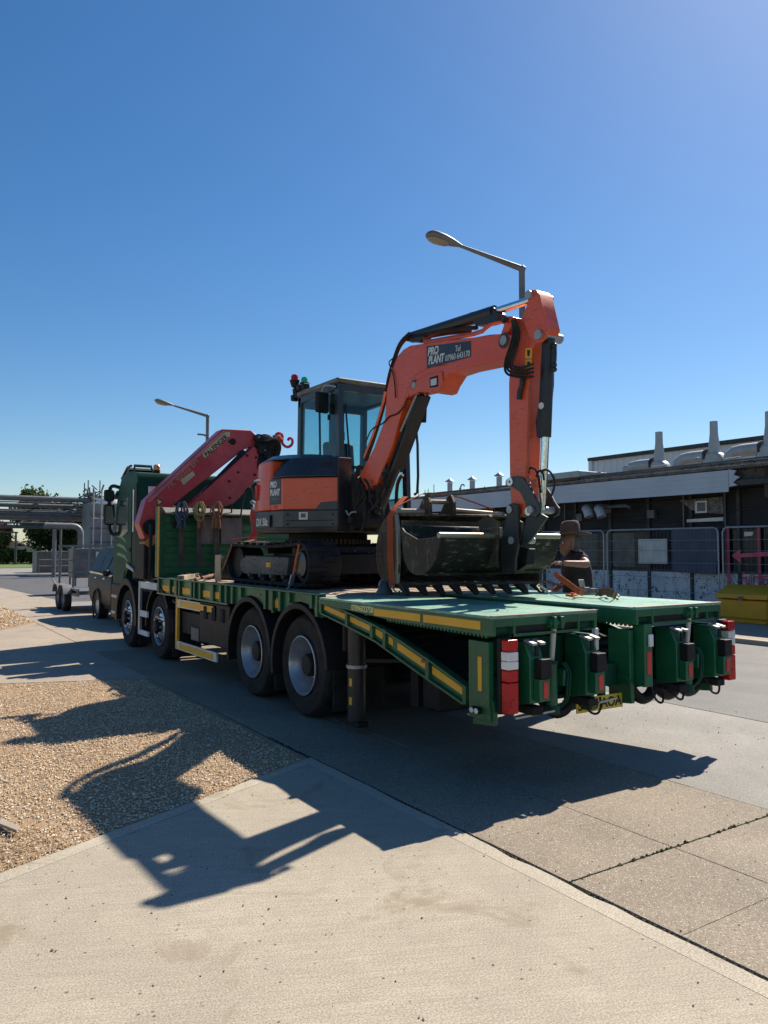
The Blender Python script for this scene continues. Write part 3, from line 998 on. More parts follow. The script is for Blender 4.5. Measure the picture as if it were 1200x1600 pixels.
# ================================================================== STREET LAMPS
def street_lamp(x, y, h, label, s=1.0, extra=False):
    t = thing('street_lamp', label, 'street lamp', (x, y, 0), 'street lamps along the far side of the road')
    MB().cyl((x, y, 0), (x, y, 1.0), .085, n=14).build('base', LAMPG, t)
    MB().cyl((x, y, 1.0), (x, y, h), .058, .05, n=14).build('pole', LAMPG, t)
    d = Vector((-.93, .36, 0)).normalized()
    a = Vector((x, y, h - .03))
    e = a + d * 1.02 + Vector((0, 0, .30))
    MB().cyl(a - d * .045, e, .05, .026, n=12).build('arm', LAMPG, t)
    MB().ball((x, y, h - .02), .062, nu=10, nv=6).build('elbow', LAMPG, t)
    ax = (d + Vector((0, 0, .24))).normalized()
    sd = Vector((-d.y, d.x, 0))
    up = sd.cross(ax) if sd.cross(ax).z > 0 else ax.cross(sd)
    vs, fs = [], []
    L, nr = .60, 14
    prof = [(0, .03), (.06, .05), (.16, .085), (.30, .115), (.45, .125), (.53, .105), (.58, .06), (.60, .015)]
    for u, rr in prof:
        for i in range(nr):
            an = 2 * math.pi * i / nr
            hh = math.sin(an)
            vs.append(e + ax * (u - .02) + sd * math.cos(an) * rr * 1.25 + up * (hh * rr * (.75 if hh > 0 else .42)))
    for k in range(len(prof) - 1):
        for i in range(nr):
            j = (i + 1) % nr
            fs.append((k * nr + i, k * nr + j, (k + 1) * nr + j, (k + 1) * nr + i))
    fs += [tuple(range(nr)), tuple((len(prof) - 1) * nr + i for i in range(nr))]
    hd = MB().add(vs, fs).build('lantern', LAMPG, t, ang=60)
    vs, fs = [], []
    prof = [(.20, .02), (.24, .07), (.34, .095), (.45, .10), (.52, .075), (.56, .02)]
    for u, rr in prof:
        for i in range(nr):
            an = 2 * math.pi * i / nr
            hh = math.sin(an)
            vs.append(e + ax * (u - .02) + sd * math.cos(an) * rr * 1.1 + up * (-.04 + hh * rr * (.2 if hh > 0 else .45)))
    for k in range(len(prof) - 1):
        for i in range(nr):
            j = (i + 1) % nr
            fs.append((k * nr + i, k * nr + j, (k + 1) * nr + j, (k + 1) * nr + i))
    fs += [tuple(range(nr)), tuple((len(prof) - 1) * nr + i for i in range(nr))]
    MB().add(vs, fs).build('diffuser', paint('lamp_bowl', (.30, .26, .20), .4, dust_amt=.5), hd, ang=60)
    if extra:
        b = a - Vector((0, 0, .62))
        MB().tube([b, b + d * .12 + Vector((0, 0, .05)), b + d * .30 + Vector((0, 0, .06))], .03, 8).build('bracket', LAMPG, t)


street_lamp(8.40, 8.90, 6.18, 'near street lamp rising behind the excavator arm')
street_lamp(8.25, 22.7, 5.82, 'far street lamp rising behind the red crane', extra=True)

# ================================================================== FAR LEFT: PIPE BRIDGE, STORES, TREES
PIPEG = paint('lagged_pipe', (.15, .155, .165), .5, dust=(.2, .19, .18), dust_amt=.4, metal=.3)
PIPED = paint('dark_pipe', (.075, .085, .10), .5, dust_amt=.2)
pb = thing('pipe_bridge', 'bridge of grey lagged pipes crossing above the road', 'pipe bridge', (8, 56, 0))
YB = 56.0
for k, (py, d, m, dy) in enumerate(((779, 7.0, PIPEG, 0), (790, 5.5, PIPEG, .9), (800, 3.5, PIPED, .2), (807.5, 9.5, PIPEG, 1.0), (817, 2.6, PIPED, .4), (823, 4.4, PIPED, 0), (797, 1.8, PIPEG, -.5), (785, 1.6, PIPED, .5))):
    z = onx(8.0, (600, 800))and (1.7 + (858 - py) / 1200 * (YB + dy) / 1.078)
    x1 = 12.3 if py < 810 else 10.9
    MB().cyl((-30, YB + dy, z), (x1, YB + dy, z - .03), d / 1200 * 52 * .62, n=14).build('pipe', m, pb)
for x in np.arange(-28, 12, 2.6):
    MB().box(x, x + .1, YB - .6, YB + 1.3, 4.62, 4.78).build('cross_beam', PIPED, pb)
for x in np.arange(-27, 12, 1.3):
    MB().box(x, x + .07, YB - .1, YB + .1, 4.30, 4.62).build('hanger', PIPED, pb)
for x in (11.75, 12.15, 12.5):
    MB().cyl((x, YB + .3, -.04), (x, YB + .3, 5.0), .13, n=10).build('riser', PIPEG, pb)
for x in (11.7, 11.95, 12.3, 12.75):
    MB().cyl((x, YB + .8, -.04), (x, YB + .8, 6.3 + .3 * math.sin(x * 7)), .04, n=6).build('pole', PIPED, pb)
mb = MB()
for k in range(60):
    p = Vector((12.0 + rng.normal(0, .3), YB + rng.normal(0, .4), 5.25 + rng.normal(0, .25)))
    mb.bar(p, p + Vector((rng.normal(0, .3), rng.normal(0, .2), rng.normal(0, .3))), .08, .08)
tag(mb.build('valve_gear', PIPED, pb), kind='stuff')

# goal-post pipe with bend
gp = thing('pipe_stand', 'grey pipe on posts bending down to the ground beneath the pipe bridge', 'pipe', (11, 50, 0))
zz = 1.7 + (858 - 821) / 1200 * 46
mb = MB().tube([(8.05, 50, zz), (9.6, 50, zz), (9.85, 50, zz - .04), (10.02, 50, zz - .16), (10.12, 50, zz - .36), (10.14, 50, zz - .6), (10.14, 50, -.04)], .19, 16)
mb.build('bent_pipe', PIPEG, gp)
MB().cyl((8.62, 50, -.04), (8.62, 50, zz - .2), .12, n=8).build('post', PIPEG, gp)
MB().cyl((9.05, 50.4, -.04), (9.05, 50.4, zz - .1), .07, n=8).build('post', PIPEG, gp)

# sheeted store behind the truck cab
SHEET = paint('weathered_sheeting', (.20, .205, .22), .65, dust=(.30, .29, .28), dust_amt=.5, scale=.8, var=.3)
sb = thing('sheeted_store', 'pale grey sheeted store tower beyond the truck mirrors', 'building', (13.8, 54, 0))
MB().box(11.25, 16.5, 52.5, 55.2, -.04, 4.75).build('wall', SHEET, sb, bevel=.05)
for z in (1.2, 2.1, 3.0, 3.9):
    MB().box(11.22, 16.52, 52.40, 52.49, z, z + .12).build('band', GREYM, sb)
for x in (11.35, 11.85, 12.5, 13.4):
    MB().cyl((x, 52.2, -.04), (x, 52.2, 5.4 + .4 * math.sin(x * 5)), .045, n=6).build('scaffold_pole', GALV, sb)
for z in (1.9, 3.7, 5.0):
    MB().cyl((11.2, 52.2, z), (16, 52.2, z), .04, n=6).build('scaffold_ledger', GALV, sb)
MB().ball((12.9, 54, 4.78), 1.1, 1.0, .5, 12, 8).build('roof_cover', WHITE, sb)

# grey cabinets with rail
cb = thing('switch_cabinets', 'row of grey switch cabinets behind a low rail beneath the dark tree', 'cabinet', (9.5, 60, 0))
for k, (xa, xb, hh) in enumerate(((9.2, 10.2, 1.55), (10.23, 10.7, 1.4), (10.73, 11.6, 1.55), (11.65, 12.8, 1.5))):
    MB().box(xa, xb, 60, 62, -.04, hh).build('cabinet', GREYM if k % 2 == 0 else PIPEG, cb, bevel=.03)
MB().tube([(9.2, 59, -.04), (9.2, 59, .95), (15, 59, .95), (15, 59, -.04)], .05, 6).build('rail', PIPEG, cb)
MB().tube([(9.2, 59, .5), (15, 59, .5)], .05, 6).build('rail', PIPEG, cb)
eb = thing('equipment_box', 'dark grey steel equipment box on thin legs behind the trailer', 'cabinet', (6.9, 31, 0))
a = onz(0, (600, 900))
x0b, x1b = 5.95, 7.15
MB().box(x0b, x1b, 30.4, 31.5, .62, 1.72).build('body', GREYM, eb, bevel=.02)
for x in (x0b + .06, x1b - .06):
    for y in (30.45, 31.45):
        MB().box(x - .03, x + .03, y - .03, y + .03, -.004, .618).build('leg', PIPEG, eb)
MB().box(6.72, 6.92, 30.385, 30.398, 1.05, 1.60).build('warning_plate', VENTW, eb)

dl = thing('distant_lamp', 'thin distant lamp post standing left of the dark tree', 'street lamp', (9.6, 92, 0))
c = ony(92, (25, 832))[0]
MB().cyl((c.x, 92, -.04), (c.x, 92, c.z), .16, .1, n=8).build('pole', GREYD, dl)
MB().bar((c.x - 1.5, 92, c.z + .05), (c.x + .2, 92, c.z), .25, .16).build('lantern', GREYD, dl)


def leaf_mat(name, cols):
    m, n, b = new_mat(name)
    g = N(n, 'ShaderNodeNewGeometry')
    r = ramp(n, g.outputs['Random Per Island'], [(i / (len(cols) - 1), c) for i, c in enumerate(cols)])
    n.links.new(r, b.inputs['Base Color'])
    b.inputs['Roughness'].default_value = .6
    b.inputs['Specular IOR Level'].default_value = .25
    tr = N(n, 'ShaderNodeBsdfTranslucent')
    n.links.new(r, tr.inputs[0])
    mx = N(n, 'ShaderNodeMixShader')
    mx.inputs[0].default_value = .25
    n.links.new(b.outputs[0], mx.inputs[1])
    n.links.new(tr.outputs[0], mx.inputs[2])
    n.links.new(mx.outputs[0], n.nodes['Material Output'].inputs[0])
    return m


LEAFD = leaf_mat('dark_leaves', [(.010, .022, .012), (.020, .038, .018), (.036, .058, .022)])
LEAFL = leaf_mat('bright_leaves', [(.05, .08, .02), (.09, .13, .035), (.14, .17, .05)])
LEAFR = leaf_mat('red_leaves', [(.22, .04, .03), (.30, .07, .04), (.16, .05, .03)])
BARK = paint('bark', (.06, .045, .035), .9, dust_amt=.2)


def leaves(name, lobes, n, size, mat, parent, seed=1):
    """Leaf-sized quads spread through clumpy lobes (centre, radii)."""
    r = np.random.default_rng(seed)
    vol = np.array([l[1][0] * l[1][1] * l[1][2] for l in lobes])
    pk = r.choice(len(lobes), n, p=vol / vol.sum())
    cc = np.array([l[0] for l in lobes])[pk]
    rr = np.array([l[1] for l in lobes])[pk]
    d = r.normal(size=(n, 3))
    d /= np.linalg.norm(d, axis=1)[:, None]
    rad = r.random(n) ** .45
    wob = 1 + .25 * np.sin(d[:, :1] * 7 + pk[:, None]) * np.cos(d[:, 1:2] * 6 + 2 * pk[:, None])
    P = cc + d * rad[:, None] * rr * wob
    a = r.normal(size=(n, 3))
    a /= np.linalg.norm(a, axis=1)[:, None]
    b = np.cross(a, r.normal(size=(n, 3)))
    b /= np.linalg.norm(b, axis=1)[:, None]
    s = (size * r.uniform(.6, 1.4, n))[:, None]
    V = np.stack([P - a * s, P + b * s * .6, P + a * s, P - b * s * .6], 1).reshape(-1, 3)
    V -= np.array(BASE[parent.name])
    F = np.arange(4 * n).reshape(-1, 4)
    me = bpy.data.meshes.new(name)
    me.from_pydata(V, [], F)
    me.materials.append(mat)
    o = bpy.data.objects.new(name, me)
    C.objects.link(o)
    o.parent = parent
    return o


def tree(name, label, x, y, h, spread, mat, n, size, seed, trunk=.3, low=.25):
    t = thing(name, label, 'tree', (x, y, -.04))
    r = np.random.default_rng(seed)
    mb = MB().cyl((x, y, -.04), (x, y, h * .55), trunk, trunk * .5, n=10)
    lob = []
    for k in range(11):
        a = r.uniform(0, 6.28)
        q = r.uniform(.25, .85)
        z = h * r.uniform(low + .12, .86)
        prof = math.sin(math.pi * min(1, (z / h - low + .1) / (1.12 - low)))
        c = Vector((x + math.cos(a) * spread * q * prof, y + math.sin(a) * spread * q * prof, z))
        mb.bar((x, y, min(z * .8, h * .5)), c, .10, .10)
        lob.append((tuple(c), (spread * r.uniform(.35, .55), spread * r.uniform(.35, .55), h * r.uniform(.12, .2))))
    lob.append(((x, y, h * .62), (spread * .6, spread * .6, h * .33)))
    mb.build('trunk', BARK, t)
    leaves('crown', lob, n, size, mat, t, seed)
    return t


c = ony(100, (88, 858))[0]
tree('broadleaf_tree', 'dark spreading broadleaf tree beyond the pipe bridge', c.x, 100, 8.2, 5.4, LEAFD, 16000, .22, 3, low=.2)
c = ony(125, (62, 858))[0]
tree('tall_tree', 'pale tree top showing just above the pipe bridge', c.x, 125, 11.6, 3.0, LEAFL, 6000, .25, 5)
c = ony(105, (132, 858))[0]
tree('olive_tree', 'olive green tree behind the bent grey pipe', c.x, 105, 6.8, 4.0, leaf_mat('olive_leaves', [(.03, .05, .018), (.055, .08, .025), (.08, .10, .035)]), 7000, .22, 8)
c = ony(100, (-6, 858))[0]
t = tree('red_leaf_tree', 'small tree with reddish top at the far left edge', c.x, 100, 4.6, 1.9, LEAFL, 4500, .16, 9, low=.1)
leaves('red_foliage', [((c.x, 100, 4.1), (1.6, 1.2, .9))], 1500, .16, LEAFR, t, 4)
hd = thing('far_hedge', 'low rough hedge along the far grass verge', 'hedge', (6, 104, 0))
lob = []
for k in range(34):
    xx = -12 + k * .85
    lob.append(((xx, 104 + rng.normal(0, .5), .6 + .3 * rng.random()), (.9, .8, .75 + .3 * rng.random())))
leaves('foliage', lob, 14000, .16, LEAFL, hd, 12)
# pale houses far off
for k, (px, wd, top, m, lb) in enumerate(((17, 9, 862, (.5, .36, .33), 'pinkish far house with pale roof behind the hedge'), (30, 8, 867, (.5, .48, .44), 'small cream far house behind the distant lamp post'))):
    c = ony(190, (px, 858))[0]
    zt = 1.7 + (858 - top) / 1200 * 190 / 1.08
    h_ = max(1.5, 1.7 + 2.0)
    t = thing('distant_house', lb, 'house', (c.x, 190, 0))
    mw = paint('far_wall_%d' % k, m, .8, dust_amt=.2)
    MB().box(c.x - wd * .35, c.x + wd * .35, 190, 196, -.04, 1.6 if k else 2.4).build('wall', mw, t)
    hz = 1.6 if k else 2.4
    MB().prism([(c.x - wd * .4, 189.6, hz), (c.x + wd * .4, 189.6, hz), (c.x, 189.6, hz + 1.3)], (0, 7, 0)).build('roof', paint('far_roof_%d' % k, (.35, .17, .14) if k == 0 else (.3, .28, .27), .8), t)
    MB().box(c.x - .5, c.x + .5, 189.93, 189.99, .6, 1.3).build('window', DARKGLASS, t)
far = thing('far_treeline', 'low dark line of distant trees along the horizon', 'treeline', (0, 420, 0), kind='stuff')
lob = []
for k in range(120):
    xx = -260 + k * 5.2
    lob.append(((xx, 420 + rng.normal(0, 4), 2.0 + rng.random() * 2.2), (5, 4, 2.2 + rng.random() * 2)))
leaves('foliage', lob, 20000, .7, LEAFD, far, 21)

# ================================================================== BEAVERTAIL CRANE TRUCK
XL, XR, BZ = 3.55, 6.12, 1.235
XC = (XL + XR) / 2
tk = thing('beavertail_lorry', 'green beavertail lorry with red loader crane, parked along the road carrying the excavator', 'lorry', (XC, 9.5, 0))


def wheel(x, y, side, R, front):
    """side -1 = left of the lorry (towards -x)."""
    w_ = .34 if front else .62
    xo = x                      # outer face
    ax = (side, 0, 0)
    o = Vector((x, y, R))
    # tyre cross-section, h measured outwards along the axle from the outer face
    rr = R
    ri = .295
    prof = [(ri, -.02), (ri + .03, .0), (rr * .80, .012), (rr * .93, .002), (rr * .985, -.03), (rr, -.06), (rr, -w_ * .46 + .02),
            (rr - .012, -w_ * .46), (rr - .012, -w_ * .46 - .02), (rr, -w_ * .46 - .04), (rr, -w_ + .05), (rr * .94, -w_), (ri, -w_ + .02)]
    if not front:
        prof = [(ri, -.02), (ri + .03, .0), (rr * .80, .012), (rr * .93, .002), (rr * .985, -.03), (rr, -.06), (rr, -.26), (rr * .97, -.29), (rr * .8, -.30),
                (rr * .8, -.33), (rr * .97, -.34), (rr, -.37), (rr, -w_ + .05), (rr * .94, -w_), (ri, -w_ + .02)]
    t = MB().lathe(prof, o, ax, 56).build('wheel', RUBBER, tk, ang=30)
    # tread blocks on the crown
    mb = MB()
    for k in range(48):
        a = 2 * math.pi * k / 48
        for h0, h1, sh in ((-.10, -.06, 0), (-.21, -.13, .5)) if front else ((-.11, -.065, 0), (-.20, -.13, .5), (-.48, -.40, 0), (-.57, -.50, .5)):
            b = a + sh * 2 * math.pi / 48
            d = Vector((0, math.cos(b), math.sin(b)))
            tg = Vector((0, -math.sin(b), math.cos(b)))
            mb.obox(o + Vector(ax) * ((h0 + h1) / 2) + d * (rr + .002), Vector(ax) * abs(h1 - h0) / 2, tg * .022, d * .006)
    tag(mb.build('tread', RUBBER, t), kind='stuff')
    if front:
        prof = [(.298, -.005), (.30, .012), (.285, .018), (.272, -.005), (.262, -.05), (.25, -.07)]
        MB().lathe(prof, o, ax, 48).build('rim', SILVER, t)
        MB().lathe([(.26, -.068), (.20, -.02), (.155, -.005), (.10, .005), (.0001, .005)], o, ax, 40).build('rim_disc', ALLOY, t)
        mb = MB()
        for k in range(10):
            a = 2 * math.pi * (k + .5) / 10
            d = Vector((0, math.cos(a), math.sin(a)))
            p = o + d * .222
            mb.cyl(p + Vector(ax) * -.07, p + Vector(ax) * -.018, .030, n=12)
        mb.build('hand_hole', CHASSIS, t)
        mb = MB()
        for k in range(10):
            a = 2 * math.pi * k / 10
            d = Vector((0, math.cos(a), math.sin(a)))
            p = o + d * .150
            mb.cyl(p, p + Vector(ax) * .045, .017, n=6)
        mb.build('wheel_nut', ALLOY, t)
        MB().lathe([(.115, .0), (.11, .06), (.085, .085), (.0001, .088)], o, ax, 24).build('hub', CHASSIS, t)
    else:
        prof = [(.298, -.005), (.302, .014), (.290, .018), (.276, -.005), (.268, -.06), (.240, -.10), (.232, -.20), (.22, -.215)]
        MB().lathe(prof, o, ax, 48).build('rim', SILVER, t)
        MB().lathe([(.232, -.21), (.17, -.185), (.13, -.18), (.0001, -.18)], o, ax, 40).build('rim_disc', GREYD, t)
        mb = MB()
        for k in range(10):
            a = 2 * math.pi * (k + .5) / 10
            d = Vector((0, math.cos(a), math.sin(a)))
            p = o + d * .195
            mb.cyl(p + Vector(ax) * -.215, p + Vector(ax) * -.185, .023, n=10)
        mb.build('hand_hole', CHASSIS, t)
        mb = MB()
        for k in range(10):
            a = 2 * math.pi * k / 10
            d = Vector((0, math.cos(a), math.sin(a)))
            p = o + d * .145
            mb.cyl(p + Vector(ax) * -.18, p + Vector(ax) * -.145, .016, n=6)
        mb.build('wheel_nut', SILVER, t)
        MB().lathe([(.118, -.18), (.115, -.06), (.10, -.035), (.0001, -.03)], o, ax, 24).build('hub', CHASSIS, t)
    return t


WY = [(13.78, .505, True), (11.95, .505, True), (8.36, .515, False), (7.08, .515, False)]
for y, R, fr in WY:
    wheel(XL + .06, y, -1, R, fr)
    wheel(XR - .06, y, 1, R, fr)
    MB().cyl((XL + .5, y, R), (XR - .5, y, R), .09, n=10).build('axle', CHASSIS, tk)
    MB().ball((XC, y, R), .2, .2, .2).build('differential', CHASSIS, tk)

# chassis rails and under-gear
for x in (XC - .43, XC + .37):
    MB().box(x, x + .07, 5.2, 15.0, .72, .98).build('chassis_rail', CHASSIS, tk, bevel=.01)
for y in (5.6, 6.3, 7.7, 9.2, 10.4, 11.3, 12.8):
    MB().box(XC - .36, XC + .365, y, y + .1, .76, .94).build('cross_member', CHASSIS, tk)
MB().cyl((XC + .1, 9.3, .62), (XC + .1, 12.6, .72), .06, n=10).build('prop_shaft', CHASSIS, tk)
MB().box(XL + .25, XL + .95, 10.5, 11.1, .35, .80).build('air_tank_box', CHASSIS, tk, bevel=.03)
MB().box(XR - .75, XR - .08, 9.2, 11.2, .38, .98).build('fuel_tank', GREYM, tk, bevel=.08)


# mudguards: arcs over each wheel
def mudguard(y, R, x0, x1, a0, a1, th=.05, side=-1, mat=BLACK):
    vs, fs = [], []
    n = 22
    for k in range(n + 1):
        a = math.radians(a0 + (a1 - a0) * k / n)
        for rad in (R, R + th):
            for x in (x0, x1):
                vs.append((x, y + rad * math.cos(a), .505 + rad * math.sin(a)))
    for k in range(n):
        b = 4 * k
        q = [b, b + 1, b + 3, b + 2]
        for i in range(4):
            j = (i + 1) % 4
            fs.append((q[i], q[j], q[j] + 4, q[i] + 4))
    fs += [(0, 1, 3, 2), (4 * n, 4 * n + 2, 4 * n + 3, 4 * n + 1)]
    return MB().add(vs, fs).build('mudguard', mat, tk, bevel=.008)


for y in (8.36, 7.08):
    mudguard(y, .585, XL - .01, XL + .62, -14, 176, .06)
    mudguard(y, .585, XR - .62, XR + .01, -14, 176, .06)
mudguard(11.95, .575, XL + .01, XL + .42, -5, 150, .05)
mudguard(11.95, .575, XR - .42, XR - .01, -5, 150, .05)
for y, x0, x1 in ((7.72, XL + .05, XL + .6), (6.42, XL + .05, XL + .62), (11.30, XL + .06, XL + .5), (13.12, XL + .06, XL + .45)):
    MB().prism([(x0, y, .16 if y < 9 else .10), (x1, y, .16 if y < 9 else .10), (x1, y, .55), (x0, y, .55)], (0, .015, 0)).build('mud_flap', RUBBER, tk)
    MB().prism([(XC * 2 - x1, y, .16), (XC * 2 - x0, y, .16), (XC * 2 - x0, y, .55), (XC * 2 - x1, y, .55)], (0, .015, 0)).build('mud_flap', RUBBER, tk)

# ---- load bed
YH, YK = 11.93, 6.62          # headboard, knee where the tail starts to slope
MB().box(XL + .08, XR - .08, YK, YH, BZ - .06, BZ).build('load_deck', DECK, tk)
for k in range(9):
    x = XL + .30 + k * .245
    MB().box(x, x + .012, YK + .05, YH - .1, BZ + .0005, BZ + .004).build('deck_joint', RUST, tk)
# curved cut-outs under the side rail above the rear wheels
def rail_poly(x):
    top = [(x, YH, BZ + .012), (x, YK, BZ + .012)]
    bot = []
    zb = BZ - .20
    for yc in (7.08, 8.36):
        for k in range(0, 11):
            a = math.radians(25 + 130 * k / 10)
            yy, z = yc - .66 * math.cos(a), .505 + .66 * math.sin(a)
            if z > zb and YK < yy < YH:
                bot.append((x, yy, z))
            elif z <= zb and YK < yy < YH:
                bot.append((x, yy, zb))
    return top + [(x, YK, zb)] + sorted(bot, key=lambda p: p[1]) + [(x, YH, zb)]


for x, s in ((XL + .035, 1), (XR - .075, -1)):
    MB().prism(rail_poly(x), (.04, 0, 0)).build('side_rail', GREEN, tk)
MB().box(XL - .005, XL + .079, YK, YH, BZ + .0135, BZ + .032).build('rail_cap', GREEN, tk, bevel=.004)
MB().box(XR - .079, XR + .005, YK, YH, BZ + .0135, BZ + .032).build('rail_cap', GREEN, tk, bevel=.004)
for a, b_ in ((YH, 9.02), (7.72, 7.68), ):
    MB().box(XL, XL + .034, b_, a, BZ - .225, BZ - .202).build('rail_flange', GREEN, tk)
ribs = [11.86, 11.30, 11.02, 10.86, 10.35, 10.22, 10.0, 9.55, 9.25, 9.06, 8.86, 8.60, 7.90, 7.74, 7.52, 7.30, 6.80, 6.68]
for y in ribs:
    wd = .05 if y not in (11.02, 9.55, 7.74) else .10
    zlow = BZ - .20
    for yc in (7.08, 8.36):
        q = .66 ** 2 - (y - yc) ** 2
        if q > 0:
            zlow = max(zlow, .505 + math.sqrt(q) + .01)
    if zlow < BZ - .03:
        MB().box(XL - .003, XL + .034, y - wd / 2, y + wd / 2, zlow, BZ + .012).build('rib', GREEN, tk, bevel=.004)
for y0, y1 in ((10.91, 11.25), (10.42, 10.80), (9.62, 9.95), (9.28, 9.50), (11.40, 11.74), (7.555, 7.70), (6.72, 6.77)):
    MB().box(XL + .030, XL + .0345, y0, y1, BZ - .17, BZ - .085).build('reflective_strip', YELLOW, tk)
MB().ball((XL + .028, 7.62, BZ - .075), .012, .035, .016).build('marker_lamp', ALENS, tk)

# ---- sloping tail frames (two runways) from the knee to the tail
TY = 4.12                       # rear face of the tail
T0 = onx(XL, (500, 941), (745, 1110))


RHI = [(p.y, p.z) for p in onx(XL, (497, 937), (546, 957), (600, 983), (663, 1025), (735, 1078))]
RLO = [(p.y, p.z) for p in onx(XL, (499, 956), (577, 994), (651, 1048), (735, 1106))]


def pl_interp(tab, y):
    tab = sorted(tab)
    return float(np.interp(y, [a for a, b in tab], [b for a, b in tab]))


def tail_side(x, th, name='tail_rail', mat=GREEN):
    poly = [(x, y, z) for y, z in RHI] + [(x, 4.20, .70), (x, 4.12, .64), (x, 4.11, .47), (x, 4.34, .445)] + [(x, y, z) for y, z in RLO[::-1]]
    return MB().prism(poly, (th, 0, 0)).build(name, mat, tk, bevel=.004)


for x in (XL + .03, 4.56, 5.02, XR - .07):
    tail_side(x, .04)
for x0, x1 in ((XL + .075, 4.555), (5.065, XR - .075)):
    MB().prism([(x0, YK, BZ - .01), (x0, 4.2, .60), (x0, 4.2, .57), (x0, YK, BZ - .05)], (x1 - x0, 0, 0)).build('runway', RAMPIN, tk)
    for k in range(12):
        y = 6.3 - k * .17
        z = .60 + (BZ - .61) * (y - 4.2) / (YK - 4.2)
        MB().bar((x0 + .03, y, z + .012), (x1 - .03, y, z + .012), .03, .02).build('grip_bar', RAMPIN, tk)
# outward flange, ribs and strips along the visible sloping rail
def slope(y, f=0.0):
    """height on the visible rail face: f=0 lower edge, 1 upper edge."""
    lo, hi = pl_interp(RLO, y), pl_interp(RHI, y)
    return lo + (hi - lo) * f


for f0, dz in ((0, -.016), (1, -.014)):
    q = [(XL - .004, y, slope(y, f0)) for y in (6.6, 6.1, 5.6, 5.2, 4.8, 4.42)]
    MB().prism(q + [(x, y, z + dz) for x, y, z in q[::-1]], (.033, 0, 0)).build('rail_flange', GREEN, tk)
for px in (500, 541, 580, 600, 667, 725):
    p = onx(XL, (px, 1000))[0]
    y = p.y
    MB().prism([(XL - .003, y - .02, slope(y - .02, 0)), (XL - .003, y + .02, slope(y + .02, 0)), (XL - .003, y + .02, slope(y + .02, 1)), (XL - .003, y - .02, slope(y - .02, 1))], (.032, 0, 0)).build('rib', GREEN, tk)
for pa, pb in ((503, 537), (543, 577), (583, 598), (603, 610), (617, 663), (671, 722), (728, 738)):
    ya, yb_ = onx(XL, (pa, 1000))[0].y, onx(XL, (pb, 1000))[0].y
    MB().prism([(XL + .0245, ya, slope(ya, .28)), (XL + .0245, yb_, slope(yb_, .28)), (XL + .0245, yb_, slope(yb_, .68)), (XL + .0245, ya, slope(ya, .68))], (.005, 0, 0)).build('reflective_strip', YELLOW, tk)
p = onx(XL, (657, 1027))[0]
MB().ball((XL + .024, p.y, slope(p.y, .6)), .010, .03, .014).build('marker_lamp', paint('amber_marker', (.5, .13, .02), .3), tk)

# ---- flip-over ramps lying level on the tail
RY0, RY1 = 4.06, 6.60


def flip_ramp(x0, x1, visible):
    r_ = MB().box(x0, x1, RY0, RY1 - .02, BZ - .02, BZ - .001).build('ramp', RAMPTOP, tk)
    for xa in (x0, x1 - .03):
        MB().prism([(xa, RY0, BZ - .0215), (xa, RY1, BZ - .0215), (xa, RY1, BZ - .06), (xa, 5.4, BZ - .12), (xa, RY0, BZ - .138)], (.03, 0, 0)).build('ramp_side', GREEN, r_, bevel=.003)
        mb = MB()
        for k in range(30):
            y = RY0 + .06 + k * .043
            if y < 6.0:
                zb = BZ - .1365 + (y - RY0) * .0125 if y < 5.4 else BZ - .119 + (y - 5.4) * .05
                mb.prism([(xa + .002, y, zb), (xa + .002, y + .03, zb), (xa + .002, y + .018, zb - .022)], (.026, 0, 0))
        mb.build('grip_teeth', GREEN, r_)
    MB().box(x0 + .03, x1 - .03, RY0, RY0 + .02, BZ - .0215, BZ - .075).build('end_lip', GREEN, r_)
    MB().box(x0 - .003, x1 + .003, RY0 - .012, RY0 + .03, BZ - .0005, BZ + .004).build('worn_edge', paint('rubbed_edge', (.42, .30, .24), .6, dust_amt=.5), r_)
    for k in range(5):
        y = 4.5 + k * .42
        MB().box(x0 + .031, x1 - .031, y, y + .04, BZ - .12, BZ - .0215).build('cross_bar', GREEN_D, r_)
    # rear frame with pockets, hinge tubes at both corners
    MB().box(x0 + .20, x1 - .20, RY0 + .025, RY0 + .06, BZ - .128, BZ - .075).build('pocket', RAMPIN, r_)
    MB().box(x0 + .19, x1 - .19, RY0 - .004, RY0 + .018, BZ - .15, BZ - .13).build('lower_bar', GREEN, r_)
    for xa, xb in ((x0 + .04, x0 + .24), (x1 - .24, x1 - .04)):
        MB().cyl((xa, RY0 + .09, BZ - .10), (xb, RY0 + .09, BZ - .10), .056, n=14).build('hinge_tube', GREEN_D, r_)
    for xa in (x0 + .19, x1 - .21):
        MB().box(xa, xa + .02, RY0 - .002, RY0 + .05, BZ - .152, BZ - .022).build('end_plate', GREEN, r_)
    return r_


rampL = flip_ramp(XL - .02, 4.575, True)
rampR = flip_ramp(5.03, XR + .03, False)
for xa, xb, py0, in ((585, 657, 0), (662, 751, 0)):
    q = onx(XL - .02, (xa, 951.5 if xa < 600 else 957), (xb, 961 if xa < 600 else 973))
    ya, yb_ = q[0].y, q[1].y
    zc = BZ - .072
    MB().prism([(XL - .0255, ya, zc + .030), (XL - .0255, yb_, zc + .030), (XL - .0255, yb_, zc - .030), (XL - .0255, ya, zc - .030)], (.005, 0, 0)).build('reflective_strip', YELLOW, rampL)
p = onx(XL - .022, (549, 950))[0]
text('07896023750', (XL - .022, p.y, BZ - .085), *XN, .055, LETTER_Y, rampL, width=abs(onx(XL, (549, 950))[0].y - onx(XL, (583, 950))[0].y), bold=.0012)

